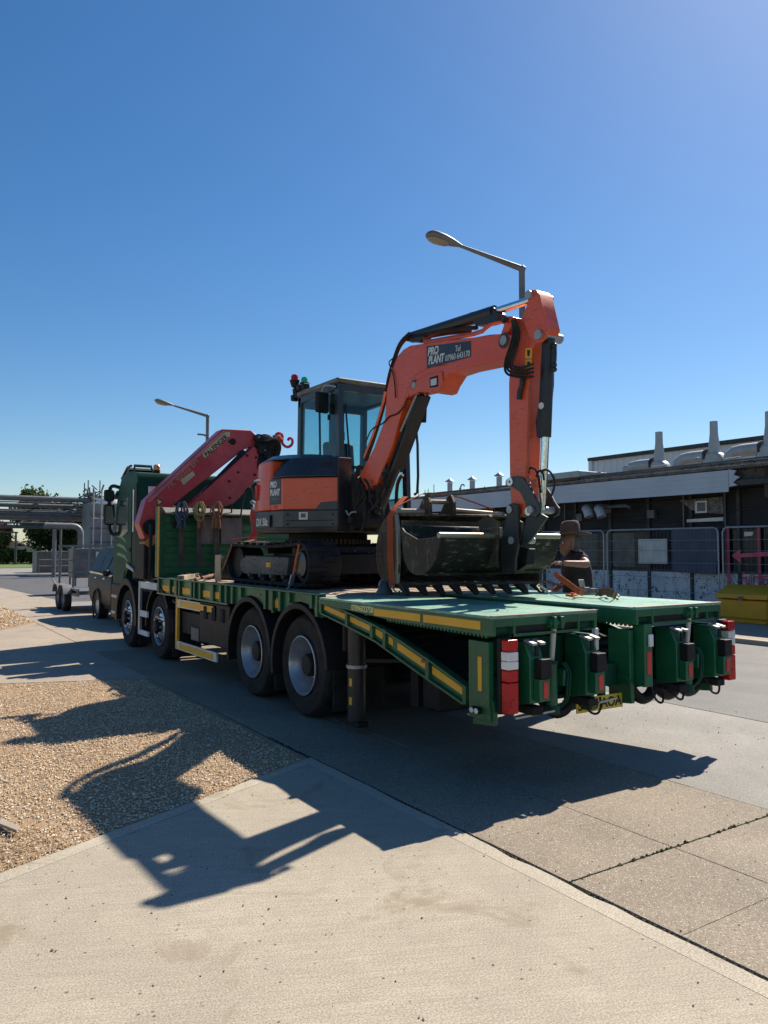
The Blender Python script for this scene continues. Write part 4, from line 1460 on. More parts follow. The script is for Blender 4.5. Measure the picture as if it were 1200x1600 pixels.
# ---- tail assembly
def tail_frame(x0, x1, lights_side):
    MB().box(x0, x0 + .05, 4.13, 4.35, .50, 1.05).build('tail_post', GREEN, tk, bevel=.006)
    MB().box(x1 - .05, x1, 4.13, 4.35, .50, 1.05).build('tail_post', GREEN, tk, bevel=.006)
    MB().box(x0 + .052, x1 - .052, 4.24, 4.28, .56, 1.04).build('tail_plate', GREEN_D, tk)
    MB().box(x0 + .052, x1 - .052, 4.20, 4.235, .78, .80).build('tail_rib', GREEN_D, tk)


tail_frame(XL + .0, 4.60, -1)
tail_frame(5.03, XR, 1)


def lamp_cluster(x0, mirror):
    z0, z1 = .565, 1.075
    y = 4.0
    l = MB().box(x0, x0 + .115, y + .062, y + .10, z0 - .01, z1 + .01).build('tail_lamp', CHASSIS, tk, bevel=.012)
    MB().box(x0 + .008, x0 + .107, y - .012, y + .0615, z0, z0 + .215).build('red_lens', REDLENS, l, bevel=.01)
    MB().box(x0 + .008, x0 + .107, y - .012, y + .0615, z0 + .218, z0 + .30).build('red_lens', REDLENS, l, bevel=.01)
    MB().box(x0 + .008, x0 + .107, y - .012, y + .0615, z0 + .303, z0 + .36).build('white_lens', WLENS, l, bevel=.006)
    MB().box(x0 + .008, x0 + .107, y - .012, y + .0615, z0 + .362, z0 + .425).build('white_lens', WLENS, l, bevel=.006)
    MB().box(x0 + .008, x0 + .107, y - .012, y + .0615, z0 + .428, z1).build('red_lens', REDLENS, l, bevel=.012)
    MB().cyl((x0 + .0575, y - .0155, z0 + .07), (x0 + .0575, y - .012, z0 + .07), .03, n=16).build('reflector_ring', REDLENS, l)
    return l


lamp_cluster(XL + .045, False)
lamp_cluster(XR + .02, True)
MB().box(XR - .0, XR + .02, 4.02, 4.10, .70, .9).build('lamp_bracket', GREEN, tk)
# yellow strip beside the left lamps
MB().prism([(XL - .001, 4.20, .70), (XL - .001, 4.24, .70), (XL - .001, 4.24, .94), (XL - .001, 4.20, .94)], (-.004, 0, 0)).build('reflective_strip', YELLOW, tk)
for dy in (0, .05):
    m_ = MB().cyl((XL - .04, 4.27 - dy, .565 - .0 * dy), (XL + .0, 4.27 - dy, .565), .024, n=14).build('marker_lamp', CHASSIS, tk)
    MB().ball((XL - .04, 4.27 - dy, .565), .012, .021, .021).build('lens', WLENS, m_)
q = XR + .15
m_ = MB().cyl((q - .015, 4.06, .66), (q + .03, 4.06, .66), .02, n=12).build('marker_lamp', CHASSIS, tk)
MB().ball((q + .03, 4.06, .66), .012, .02, .02).build('lens', WLENS, m_)


def tail_unit(x, w_=.13):
    """Box-section ramp foot hung on the tail: housing with latch jaws, black cover, red reflector."""
    u = MB().prism([(x, 3.98, .62), (x, 4.19, .58), (x, 4.19, 1.04), (x, 4.03, 1.04), (x, 3.98, .93)], (w_, 0, 0)).build('ramp_foot', GREEN, tk, bevel=.008)
    MB().box(x + .045, x + .075, 3.965, 3.979, .95, 1.03).build('latch_slot', CHASSIS, u)
    for xx in (x + .005, x + .085):
        MB().obox((xx + .02, 4.0, 1.045), (.022, 0, 0), (0, .045, .01), (0, -.002, .008)).build('latch_jaw', GALV, u)
    MB().box(x + .035, x + w_ + .005, 3.90, 3.977, .80, .935).build('black_cover', BLACK, u, bevel=.008)
    MB().box(x + .03, x + w_, 3.915, 3.977, .64, .796).build('lower_box', GREEN, u, bevel=.006)
    MB().box(x + .062, x + .105, 3.910, 3.914, .665, .775).build('red_reflector', REDTAPE, u)
    MB().box(x + .01, x + w_ - .02, 3.96, 4.18, .54, .60).build('rubber_stop', RUBBER, u, bevel=.01)
    return u


for x in (3.80, 4.36, 5.42, 5.93):
    tail_unit(x)
# ramp rams
for x in (4.13, 5.72):
    u = MB().cyl((x, 4.10, .56), (x, 4.10, .86), .042, n=16).build('ramp_cylinder', GREEN, tk)
    MB().cyl((x, 4.10, .86), (x, 4.10, .885), .048, n=16).build('gland', GREEN_D, u)
    MB().cyl((x, 4.10, .885), (x, 4.07, 1.15), .021, n=12).build('rod', paint('pale_rod', (.60, .57, .50), .3, dust_amt=.3), u)
    MB().cyl((x - .075, 4.06, 1.165), (x + .075, 4.06, 1.165), .032, n=14).build('pivot', GREEN, u)
    for dx in (-.05, .02):
        MB().box(x + dx, x + dx + .03, 4.015, 4.10, 1.12, 1.21).build('clevis', GREEN, u, bevel=.006)
    for k, dx in enumerate((.06, .085)):
        MB().tube([(x + dx, 4.05, .87), (x + dx + .03, 4.02, .80), (x + dx + .01, 4.02, .70), (x + dx + .03, 4.04, .60), (x + dx - .02, 4.10, .52)], .010, 7, 2).build('hose', GREEN_D, u)
    MB().box(x + .05, x + .10, 4.03, 4.09, .70, .82).build('valve_block', GREEN, u, bevel=.006)
    MB().cyl((x, 4.10, .50), (x, 4.10, .56), .055, n=12).build('foot_eye', GREEN_D, u)
# central post of the right runway with lamp and reflector
MB().box(5.10, 5.20, 4.04, 4.16, .60, 1.10).build('tail_post', GREEN, tk, bevel=.008)
MB().box(5.135, 5.185, 4.015, 4.039, .92, 1.02).build('work_lamp', WLENS, tk, bevel=.008)
MB().box(5.125, 5.175, 4.034, 4.0395, .70, .88).build('red_reflector', REDTAPE, tk)
MB().box(4.545, 4.585, 4.05, 4.09, .93, 1.10).build('work_lamp', WLENS, tk, bevel=.008)
# hidden lower hoops / ram bodies
for x in (4.30, 5.28, 5.60, 5.88):
    MB().tube([(x - .16, 4.22, .60), (x - .1, 4.2, .50), (x, 4.2, .46), (x + .1, 4.2, .50), (x + .16, 4.22, .60)], .045, 10, 2).build('ramp_curl', CHASSIS, tk)
for x0, x1 in ((4.42, 4.62), (5.20, 5.36), (5.45, 5.62), (5.92, 6.12)):
    MB().tube([(x0, 4.06, .60), (x0 + .02, 4.04, .49), ((x0 + x1) / 2, 4.02, .455), (x1 - .02, 4.05, .50), (x1, 4.08, .57)], .009, 7, 2).build('cable', RUBBER, tk)
MB().bar((3.72, 4.05, .52), (4.10, 4.05, .53), .02, .014).build('foot_bar', GALV, tk)
MB().bar((4.50, 3.99, .555), (4.68, 3.97, .575), .02, .012).build('foot_bar', GALV, tk)
# bumper beam and number plate
MB().box(4.605, 5.015, 4.25, 4.31, .60, .78).build('rear_beam', GREEN_D, tk, bevel=.01)
MB().box(4.60, 5.02, 4.40, 4.43, .60, .82).build('rear_plate_back', CHASSIS, tk)
np_ = MB().box(4.50, 5.03, 4.205, 4.215, .432, .545).build('number_plate', PLATEY, tk, bevel=.003)
text('SY65 AOA', (4.515, 4.2035, .450), *YN, .080, LETTER_K, np_, width=.50, bold=.002)
MB().box(4.80, 4.84, 4.216, 4.27, .50, .62).build('plate_bracket', GREEN_D, tk)

# ---- stabiliser leg behind the rear wheel
st = MB().cyl((XL + .16, 6.18, .12), (XL + .16, 6.18, 1.0), .085, n=18).build('stabiliser_leg', BLACKM, tk)
MB().lathe([(.086, .0), (.098, .0), (.098, .03), (.086, .03)], (XL + .16, 6.18, .60), (0, 0, 1), 18, closed=True).build('collar', GALV, st)
for z in (.27, .44):
    vs = []
    for k in range(7):
        a = math.radians(186 + k * 4)
        vs.append((XL + .16 + .0875 * math.cos(a), 6.18 + .0875 * math.sin(a)))
    m = MB()
    pts = [(x, y, z) for x, y in vs] + [(x, y, z + .07) for x, y in vs[::-1]]
    for k in range(6):
        m.add([(vs[k][0], vs[k][1], z), (vs[k + 1][0], vs[k + 1][1], z), (vs[k + 1][0], vs[k + 1][1], z + .07), (vs[k][0], vs[k][1], z + .07)], [(0, 1, 2, 3)])
    m.build('reflective_strip', YELLOW, st)
MB().box(XL + .10, XL + .22, 6.06, 6.28, .07, .118).build('foot_pad', CHASSIS, tk, bevel=.01)
MB().bar((XL + .16, 6.05, .68), (XL + .7, 5.3, .72), .03, .03).build('stay', CHASSIS, tk)
MB().box(XL + .45, XL + .60, 5.60, 5.72, .30, .95).build('drop_leg', CHASSIS, tk)
MB().box(XL + .45, XL + 1.5, 5.3, 5.55, .30, .62).build('tail_tank', CHASSIS, tk, bevel=.03)
MB().cyl((XL + .12, 6.32, .74), (XL + .12, 6.32, .98), .03, n=8).build('bracket_pin', CHASSIS, tk)

# ---- side guard and tool locker between the axles
gz = [(.86, .98), (.26, .38)]
for k, (za, zb) in enumerate(gz):
    MB().box(XL + .02, XL + .05, 9.42, 10.98, za, zb).build('guard_rail', WHITE, tk, bevel=.005)
    MB().box(XL + .012, XL + .0195, 9.52, 10.86, za + .02, zb - .018).build('reflective_strip', YELLOW, tk)
MB().box(XL + .02, XL + .06, 10.985, 11.06, .26, .98).build('guard_post', YELLOW, tk, bevel=.004)
lk = MB().box(XL + .02, XL + .6, 8.98, 10.05, .46, 1.0).build('tool_locker', BLACK, tk, bevel=.02)
lk.location.y -= .0
for y in (9.15, 9.45, 9.75):
    h = MB().box(XL + .004, XL + .0195, y, y + .11, .78, .95).build('latch', RUBBER, lk, bevel=.012)
MB().box(XL + .10, XL + .14, 9.42, 10.98, .5, .8).build('locker_back', CHASSIS, tk)
MB().box(XL + .06, XL + .10, 10.2, 10.5, .44, .62).build('bracket', GREYM, tk, bevel=.01)
mb = MB()
for k in range(4):
    y = 11.35 - k * .28
    mb.tube([(XL + .1, y, 1.0), (XL + .06, y - .05, .93), (XL + .08, y - .16, .90), (XL + .1, y - .2, 1.0)], .018, 6, 1)
mb.build('air_line', BLACKM, tk)
for y, m in ((11.1, WORN), (10.95, GALV), (10.6, GALV)):
    MB().box(XL + .06, XL + .14, y, y + .09, .90, 1.0).build('valve', m, tk, bevel=.01)
# pale ladder frame between the front wheels
for y in (12.95, ):
    MB().box(XL + .0, XL + .04, 12.86, 12.95, .30, 1.17).build('ladder_post', GALV, tk, bevel=.004)
for za, zb, ye in ((1.06, 1.17, 11.95), (.60, .70, 12.46), (.30, .38, 12.40)):
    MB().box(XL + .004, XL + .036, ye, 12.859, za, zb).build('ladder_step', WHITE, tk, bevel=.004)
MB().box(XL + .2, XL + .5, 12.2, 12.95, .6, 1.0).build('battery_box', CHASSIS, tk, bevel=.03)

# ---- headboard with planks, hanging rack and side post
hb = MB().box(XL + .03, XR - .03, YH, YH + .06, BZ + .035, 2.26).build('headboard', GREEN, tk)
for k in range(9):
    z = BZ + .08 + k * .115
    MB().box(XL + .12, XR - .12, YH - .018, YH - .001, z, z + .085).build('headboard_plank', GREEN, hb, bevel=.006)
for x, wd in ((XL - .005, .055), (XR - .05, .055)):
    MB().box(x, x + wd, YH - .04, YH + .10, BZ + .033, 2.36).build('corner_post', GREEN, hb, bevel=.006)
MB().box(XL - .008, XL + .012, YH - .062, YH - .0405, BZ + .035, 2.36).build('edge_strip', YELLOW, hb)
MB().obox((XC, YH - .04, 2.30), (1.2, 0, 0), (0, .09, .045), (0, -.004, .012)).build('top_ledge', paint('shaded_grey_ledge', (.13, .13, .125), .6, dust=(.25, .24, .22), dust_amt=.6), hb)  # ledge grey darkened to stand in for the crane's shade
MB().box(XL + .2, XR - .2, YH - .05, YH - .02, 2.12, 2.2).build('rack_bar', GREEN_D, hb)
for px in (284, 310, 334, 362):
    c = ony(YH - .08, (px, 783))[0]
    MB().cyl((c.x, YH - .08, 2.20), (c.x, YH - .08, 2.44), .014, n=8).build('rack_peg', CHASSIS, hb)
c0, c1 = ony(YH - .06, (312, 806), (372, 850))
MB().box(c0.x, c0.x + .33, YH - .06, YH - .05, c1.z, c0.z).build('rubber_flap', GREYM, hb)
MB().box(c0.x + .36, c0.x + .72, YH - .065, YH - .055, c1.z, c0.z - .02).build('rubber_flap', GREYM, hb)
wl = MB().box(XL + .22, XL + .34, YH - .09, YH - .02, 2.02, 2.16).build('work_lamp', CHASSIS, hb, bevel=.01)
MB().box(XL + .235, XL + .325, YH - .098, YH - .0905, 2.035, 2.145).build('lens', DARKGLASS, wl)
MB().cyl((XL + .04, YH + .5, 1.22), (XL + .04, YH + .5, 2.1), .03, n=8).build('hose_stand', CHASSIS, tk)
# clutter of chain and dunnage at the foot of the headboard
CHAIN = paint('dirty_chain', (.12, .085, .06), .7, dust_amt=.5, metal=.3)
mb = MB()
for k in range(70):
    p = Vector((rng.uniform(XL + .25, XR - .6), rng.uniform(YH - .5, YH - .1), BZ + .03 + rng.uniform(0, .05)))
    d = Vector((rng.normal(0, 1), rng.normal(0, .6), rng.normal(0, .3))).normalized() * .05
    mb.tube([p - d, p + d], .014, 5)
tag(mb.build('lashing_chain', CHAIN), kind='stuff')

# ================================================================== CAB
cab = MB()
cx0, cx1 = XL + .11, XR - .11
cprof = [(13.5, .98), (13.5, 2.92), (13.557, 3.04), (14.096, 3.10), (14.558, 3.05), (14.842, 2.78), (15.055, 2.20), (15.126, 1.55), (15.133, 1.00), (14.324, 1.00), (14.238, 1.22), (14.061, 1.34), (13.706, 1.34), (13.571, 1.18), (13.528, .98)]
cab.prism([(cx0, y, z) for y, z in cprof], (cx1 - cx0, 0, 0))
cb_ = cab.build('cab', GREEN_D, tk, bevel=.05, seg=3)
# side details (left)
def cpan(name, pts, mat, x=cx0, th=.012, bevel=.004):
    return MB().prism([(x - th, y, z) for y, z in pts], (th - .001, 0, 0)).build(name, mat, cb_, bevel=bevel)


cpan('door', [(13.827, 1.36), (13.827, 2.70), (14.558, 2.70), (14.934, 2.10), (14.991, 1.60), (14.991, 1.10), (14.366, 1.10), (14.267, 1.30)], GREEN_D)
cpan('window', [(14.04, 2.02), (14.04, 2.62), (14.522, 2.62), (14.835, 2.12), (14.849, 1.95), (14.451, 1.92)], CABGLASS, th=.02)
cpan('door_handle', [(13.869, 1.66), (13.869, 1.72), (14.011, 1.72), (14.011, 1.66)], BLACK, th=.03)
cpan('side_fairing', [(13.507, 1.1), (13.507, 2.85), (13.67, 2.85), (13.685, 1.1)], BLACK, th=.014)
cpan('badge_stripe', [(13.713, 2.0), (13.713, 2.75), (13.784, 2.75), (13.784, 2.0)], WLENS, th=.006)
# pale swirl graphic on the door
SWIRL = paint('swirl_graphic', (.10, .24, .09), .4, dust_amt=.05)
for k in range(3):
    z = 1.46 + k * .17
    cpan('swirl_stripe', [(13.96 + .07 * k, z), (14.24 + .07 * k, z + .13), (14.66, z + .18), (14.86, z + .14), (14.66, z + .12), (14.27 + .07 * k, z + .08)], SWIRL, th=.0135 + .001 * k, bevel=0)
# wheel arch, steps
vs, fs = [], []
for k in range(17):
    a = math.radians(-8 + 196 * k / 16)
    for rad in (.585, .70):
        for x in (XL, XL + .42):
            vs.append((x, 13.78 + rad * math.cos(a), .505 + rad * .98 * math.sin(a)))
for k in range(16):
    b = 4 * k
    q = [b, b + 1, b + 3, b + 2]
    for i in range(4):
        j = (i + 1) % 4
        fs.append((q[i], q[j], q[j] + 4, q[i] + 4))
fs += [(0, 1, 3, 2), (64, 66, 67, 65)]
MB().add(vs, fs).build('wheel_arch', BLACK, cb_, bevel=.01)
MB().prism([(cx0 - .03, 14.38, .42), (cx0 - .03, 15.105, .42), (cx0 - .03, 15.105, 1.06), (cx0 - .03, 14.38, 1.06)], (.5, 0, 0)).build('step_well', BLACK, cb_, bevel=.03)
for z in (.50, .80):
    MB().box(cx0 - .045, cx0 - .031, 14.487, 15.019, z, z + .05).build('step', GALV, cb_)
MB().box(cx0 - .02, cx1 + .02, 15.14, 15.204, .38, 1.2).build('bumper', BLACK, cb_, bevel=.04)
MB().prism([(cx0 - .055, 13.457, 1.30), (cx0 - .055, 13.528, 1.36), (cx0 - .055, 13.99, 1.46), (cx0 - .055, 13.954, 1.38)], (.06, 0, 0)).build('arch_highlight', GALV, cb_)
MB().prism([(cx0 + .1, 15.069, 2.2), (cx1 - .1, 15.069, 2.2), (cx1 - .1, 15.151, 1.6), (cx0 + .1, 15.151, 1.6)], (0, .01, .01)).build('grille', BLACK, cb_)
MB().prism([(cx0 + .08, 14.856, 2.78), (cx1 - .08, 14.856, 2.78), (cx1 - .08, 15.073, 2.2), (cx0 + .08, 15.073, 2.2)], (0, .01, .005)).build('windscreen', DARKGLASS, cb_)
# sun visor, mirrors, roof bars, beacon
MB().prism([(cx0 - .02, 14.849, 2.80), (cx0 - .02, 15.105, 2.70), (cx0 - .02, 15.105, 2.66), (cx0 - .02, 14.806, 2.72)], (cx1 - cx0 + .04, 0, 0)).build('sun_visor', BLACK, cb_)
for sx_, x in ((-1, cx0), (1, cx1)):
    mb = MB().tube([(x, 14.78, 2.86), (x + sx_ * .08, 14.92, 2.90), (x + sx_ * .13, 14.95, 2.84), (x + sx_ * .13, 14.95, 2.12), (x + sx_ * .08, 14.9, 1.96), (x, 14.8, 2.0)], .035, 8, 1)
    ma = mb.build('mirror_arm', BLACK, cb_)
    MB().box(x + sx_ * .13 - .10, x + sx_ * .13 + .10, 14.892, 15.005, 2.15, 2.54).build('mirror_housing', BLACK, cb_, bevel=.04)
    MB().box(x + sx_ * .13 - .08, x + sx_ * .13 + .08, 14.881, 14.891, 2.18, 2.51).build('mirror_face', MIRROR, cb_)
    MB().box(x + sx_ * .13 - .10, x + sx_ * .13 + .09, 14.892, 15.005, 2.60, 2.82).build('mirror_housing', BLACK, cb_, bevel=.04)
    MB().box(x + sx_ * .13 - .08, x + sx_ * .13 + .07, 14.881, 14.891, 2.62, 2.79).build('mirror_face', MIRROR, cb_)
MB().prism([(cx0 + .05, 14.771, 3.02), (cx0 + .05, 14.274, 3.19), (cx0 + .05, 14.238, 3.15), (cx0 + .05, 14.7, 2.98)], (.5, 0, 0)).build('roof_spoiler', BLACKM, cb_)
MB().tube([(cx0 + .12, 14.167, 3.08), (cx0 + .12, 14.167, 3.22), (cx0 + .42, 14.167, 3.22), (cx0 + .46, 14.167, 3.08)], .028, 8).build('roof_bar', BLACKM, cb_)
MB().tube([(cx0 + .04, 14.735, 3.02), (cx0 + .05, 14.38, 3.2), (cx0 + .05, 14.132, 3.21)], .022, 8).build('roof_bar', BLACKM, cb_)
c = ony(13.812, (245, 738))[0]
bc = MB().cyl((c.x, 13.812, 3.05), (c.x, 13.812, 3.12), .06, n=14).build('beacon_base', CHASSIS, cb_)
MB().lathe([(.06, 0), (.06, .08), (.045, .10), (.0001, .105)], (c.x, 13.812, 3.12), (0, 0, 1), 16).build('amber_beacon', ALENS, cb_)
MB().box(cx0 + .18, cx0 + .31, 13.475, 13.499, 2.66, 2.80).build('rear_lamp', WLENS, cb_, bevel=.01)
MB().bar((cx0 + .25, 13.472, 2.60), (cx0 + 1.0, 13.472, 2.33), .02, .02).build('hand_rail', WHITE, cb_)
MB().box(cx0 + .15, cx1 - .15, 13.482, 13.499, 1.3, 2.45).build('rear_panel', BLACK, cb_)
MB().cyl((cx0 + .08, 13.401, 1.1), (cx0 + .08, 13.401, 1.95), .05, n=10).build('air_intake', BLACK, cb_)
MB().tube([(cx0 + .3, 13.457, 1.3), (cx0 + .35, 13.315, 1.6), (cx0 + .3, 13.28, 1.3), (cx0 + .35, 13.244, 1.15)], .025, 8, 2).build('coiled_line', REDTAPE, cb_)
MB().tube([(cx0 + .42, 13.457, 1.5), (cx0 + .3, 13.315, 1.42), (cx0 + .3, 13.244, 1.15)], .02, 8, 2).build('coiled_line', ALLOY, cb_)

# ================================================================== LOADER CRANE folded across behind the cab
YC = 12.6
cr = MB()
b1 = ony(YC, (228, 781), (348, 670), (392, 672), (409, 686), (401, 700), (386, 699), (290, 774), (262, 797), (245, 805), (243, 842), (226, 842), (217, 818))
crane = MB().prism(b1, (0, .30, 0)).build('loader_crane', CRANERED, tk, bevel=.018)
# pale top plate running along the upper edge
tp = ony(YC - .012, (229, 783), (349, 671.5), (352, 675), (234, 785))
MB().prism(tp, (0, .011, 0)).build('top_flange', paint('pale_red_flange', (.52, .16, .16), .4, dust_amt=.3), crane)
b2 = ony(YC - .14, (297, 788), (397, 697), (404, 703), (404, 748), (366, 786), (330, 800), (297, 800))
MB().prism(b2, (0, .24, 0)).build('second_boom', CRANERED, crane, bevel=.016)
b2 = ony(YC - .145, (352, 715), (398, 697), (402, 703), (356, 745))
cc = ony(YC - .02, (364, 690))[0]
MB().cyl(cc, cc + Vector((0, .36, 0)), .055, n=16).build('pivot_pin', CHASSIS, crane)
for px, py in ((358, 690), (358, 752), (372, 738), (386, 712), (400, 715), (398, 742), (359, 778)):
    c = ony(YC - .145, (px, py))[0]
    MB().cyl(c, c - Vector((0, .012, 0)), .022, n=10).build('bolt', CHASSIS, crane)
for px, py in ((378, 721), (340, 756)):
    pass
# extension cylinder between the two booms
a, b_ = ony(YC - .03, (300, 772), (402, 688))
MB().cyl(ony(YC - .05, (318, 772))[0], ony(YC - .05, (382, 706))[0], .055, n=12).build('boom_cylinder', CHASSIS, crane)
MB().cyl(ony(YC + .1, (250, 800))[0], ony(YC + .1, (300, 740))[0], .07, n=12).build('lift_cylinder', CRANERED, crane)
# column and base
MB().prism(ony(YC + .05, (226, 800), (246, 795), (250, 905), (224, 905)), (0, .5, 0)).build('crane_column', CHASSIS, crane, bevel=.02)
MB().box(XL + .1, XR - .1, 12.45, 13.05, .99, 1.22).build('crane_base', CHASSIS, crane, bevel=.02)
MB().prism(ony(YC - .02, (236, 838), (240, 832), (244, 848), (235, 856), (225, 848)), (0, .3, 0)).build('column_foot', paint('crane_amber', (.55, .22, .04), .5, dust_amt=.3), crane)
MB().cyl(ony(YC - .05, (236, 824))[0], ony(YC - .05, (236, 824))[0] + Vector((0, .35, 0)), .13, n=18).build('pivot_drum', CHASSIS, crane)
# knuckle, valves and hose bundle at the top joint
mb = MB()
for k in range(26):
    px, py = rng.uniform(402, 436), 0
    py = rng.uniform(680, 738) + (px - 402) * .35
    c = ony(YC - .05 + rng.normal(0, .08), (px, py))[0]
    mb.obox(c, (rng.uniform(.04, .10), 0, 0), (0, .06, 0), (0, 0, rng.uniform(.04, .10)))
mb.build('knuckle_block', CHASSIS, crane, bevel=.015)
for k in range(7):
    p = ony(YC - .1 - .02 * k, (400 + 3 * k, 690), (410 + 4 * k, 678 + k), (428 + 2 * k, 684 + 3 * k), (430 - k, 712 + 4 * k), (415 - 2 * k, 740 + 3 * k))
    MB().tube(p, .022, 8, 2).build('hose', RUBBER, crane)
for px, py, r_ in ((405, 684, .07), (422, 690, .09), (432, 698, .08), (426, 715, .10), (412, 706, .11), (408, 728, .10), (420, 735, .1)):
    c = ony(YC - .1, (px, py))[0]
    MB().cyl(c, c + Vector((0, .30, 0)), r_, n=14).build('roller', BLACKM, crane)
    MB().cyl(c - Vector((0, .02, 0)), c, r_ * .4, n=10).build('bolt', GALV, crane)
# red hook hanging off the boom head
hk = ony(YC - .1, (431, 679), (436, 676), (442, 680), (440, 690), (444, 697), (451, 699), (457, 694), (457, 686), (452, 684), (450, 688))
MB().tube(hk, .026, 8, 1).build('hook', REDTAPE, crane)
MB().tube(ony(YC - .1, (428, 684), (434, 682), (441, 689)), .05, 8).build('hook_block', CRANERED, crane)
# badge, model lettering, warning triangle
bd = ony(YC - .006, (317, 713), (317, 708), (322, 700), (352, 675), (358, 674.5), (360, 677), (359, 682), (330, 707), (322, 715.5))
bo = MB().prism(bd, (0, .005, 0)).build('badge', CREAM, crane)
pa, pb2 = ony(YC - .007, (323.5, 714.5), (357.5, 684))
d = (pb2 - pa)
text('PALFINGER', pa, d, (-d.z, 0, d.x), .088, LETTER_K, crane, width=d.length, bold=.0025)
pa, pb2 = ony(YC - .003, (266, 765), (311, 722))
d = (pb2 - pa)
text('PK 40002 EH', pa, d, (-d.z, 0, d.x), .105, paint('faded_letter', (.45, .24, .16), .5), crane, width=d.length, bold=.0)
pl_ = ony(YC - .005, (282, 750), (301, 736), (305, 742), (287, 758))
MB().prism(pl_, (0, .004, 0)).build('data_plate', CREAM, crane)
tr = ony(YC - .004, (244, 777), (256, 784), (246, 791))
MB().prism(tr, (0, .003, 0)).build('warning_triangle', LETTER_K, crane)
tr = ony(YC - .0055, (245.5, 779.5), (253.5, 784), (247, 788.5))
MB().prism(tr, (0, .001, 0)).build('triangle_face', CREAM, crane)
# hoses and red fitting between the crane and the digger
MB().tube(ony(YH - .3, (376, 808), (380, 775), (388, 760), (394, 765), (395, 780)), .014, 7, 2).build('hose', RUBBER, crane)

# ================================================================== EXCAVATOR
EX, EY = 4.93, 8.95
DZ = BZ + .004
ex = thing('excavator', 'orange and charcoal midi excavator with cab, chained on the lorry bed', 'excavator', (EX, EY, DZ))


def loft(lo, hi, cap=True):
    n = len(lo)
    vs = [Vector(p) for p in lo] + [Vector(p) for p in hi]
    fs = [(i, (i + 1) % n, n + (i + 1) % n, n + i) for i in range(n)]
    if cap:
        fs += [tuple(range(n - 1, -1, -1)), tuple(range(n, 2 * n))]
    return MB().add(vs, fs)


# ---- tracks
def track(x0, x1, outer):
    r, ya, yb = .255, 7.95, 9.92
    zc = DZ + .03 + r
    path = []
    for k in range(13):
        a = math.radians(-90 - 180 * k / 12)
        path.append((ya + r * math.cos(a), zc + r * math.sin(a)))
    m = 10
    for k in range(1, m):
        t = k / m
        path.append((ya + (yb - ya) * t, zc + r - .03 * math.sin(math.pi * t)))
    for k in range(13):
        a = math.radians(90 - 180 * k / 12)
        path.append((yb + r * math.cos(a), zc + r * math.sin(a)))
    for k in range(1, m):
        path.append((yb + (ya - yb) * k / m, zc - r))
    n = len(path)
    vs, fs = [], []
    for k, (y, z) in enumerate(path):
        p, q = path[k - 1], path[(k + 1) % n]
        t = Vector((q[0] - p[0], q[1] - p[1])).normalized()
        nn = Vector((-t.y, t.x))
        c = Vector((EY, zc))
        if nn.dot(Vector((y, z)) - c) < 0:
            nn = -nn
        for x in (x0, x1):
            vs.append((x, y, z))
            vs.append((x, y - nn.x * .035, z - nn.y * .035))
    for k in range(n):
        a, b = 4 * k, 4 * ((k + 1) % n)
        fs += [(a, a + 2, b + 2, b), (a + 1, b + 1, b + 3, a + 3), (a, b, b + 1, a + 1), (a + 2, a + 3, b + 3, b + 2)]
    t_ = MB().add(vs, fs).build('track', RUBBER, ex, ang=50)
    # tread lugs laid along the path
    L = [0]
    for k in range(n):
        a, b = path[k], path[(k + 1) % n]
        L.append(L[-1] + math.hypot(b[0] - a[0], b[1] - a[1]))
    N_ = 48
    for k in range(N_):
        s = L[-1] * k / N_
        j = max(i for i in range(n) if L[i] <= s)
        f = (s - L[j]) / max(1e-6, L[j + 1] - L[j])
        a, b = path[j], path[(j + 1) % n]
        y, z = a[0] + (b[0] - a[0]) * f, a[1] + (b[1] - a[1]) * f
        t = Vector((0, b[0] - a[0], b[1] - a[1])).normalized()
        nn = Vector((0, -t.z, t.y))
        if nn.dot(Vector((0, y - EY, z - zc))) < 0:
            nn = -nn
        xm = (x0 + x1) / 2
        sk = .035 if k % 2 else -.035
        if k % 2:
            MB().obox(Vector((x0 + .125, y, z)) + nn * .014, (.12, 0, 0), t * .026, nn * .014).build('track_lug', RUBBER, t_, bevel=.006)
        else:
            MB().obox(Vector((x1 - .125, y, z)) + nn * .014, (.12, 0, 0), t * .026, nn * .014).build('track_lug', RUBBER, t_, bevel=.006)
    s = -1 if outer else 1
    xf = x0 - .004 if outer else x1 + .004
    # track frame beam with stepped ends
    xi, xo = (x0 + .02, x0 + .30) if outer else (x1 - .30, x1 - .02)
    MB().prism([(xi, 8.32, zc - .14), (xi, 8.28, zc + .08), (xi, 9.55, zc + .09), (xi, 9.75, zc + .03), (xi, 9.75, zc - .10), (xi, 9.60, zc - .15)], (xo - xi, 0, 0)).build('track_frame', TRACKF, ex, bevel=.012)
    for k in range(4):
        y = 8.42 + k * .34
        MB().cyl((x0 + .05, y, zc - .185), (x1 - .05, y, zc - .185), .075, n=16).build('bottom_roller', CHASSIS, ex)
        MB().cyl((x0 + .01, y, zc - .155), (x0 + .05, y, zc - .155), .03, n=10).build('roller_bolt', TRACKF, ex)
    MB().cyl((x0 + .06, ya, zc), (x1 - .06, ya, zc), .205, n=24).build('sprocket', CHASSIS, ex)
    MB().lathe([(.16, 0), (.15, .05), (.09, .06), (.0001, .06)], (x0 + .06 if outer else x1 - .06, ya, zc), (s, 0, 0), 20).build('drive_hub', GREYD, ex)
    MB().cyl((x0 + .06, yb, zc), (x1 - .06, yb, zc), .205, n=24).build('idler', CHASSIS, ex)
    MB().box(x0 + .04, x1 - .04, 8.9, 9.0, zc + .12, zc + .2).build('top_roller', CHASSIS, ex)
    return t_


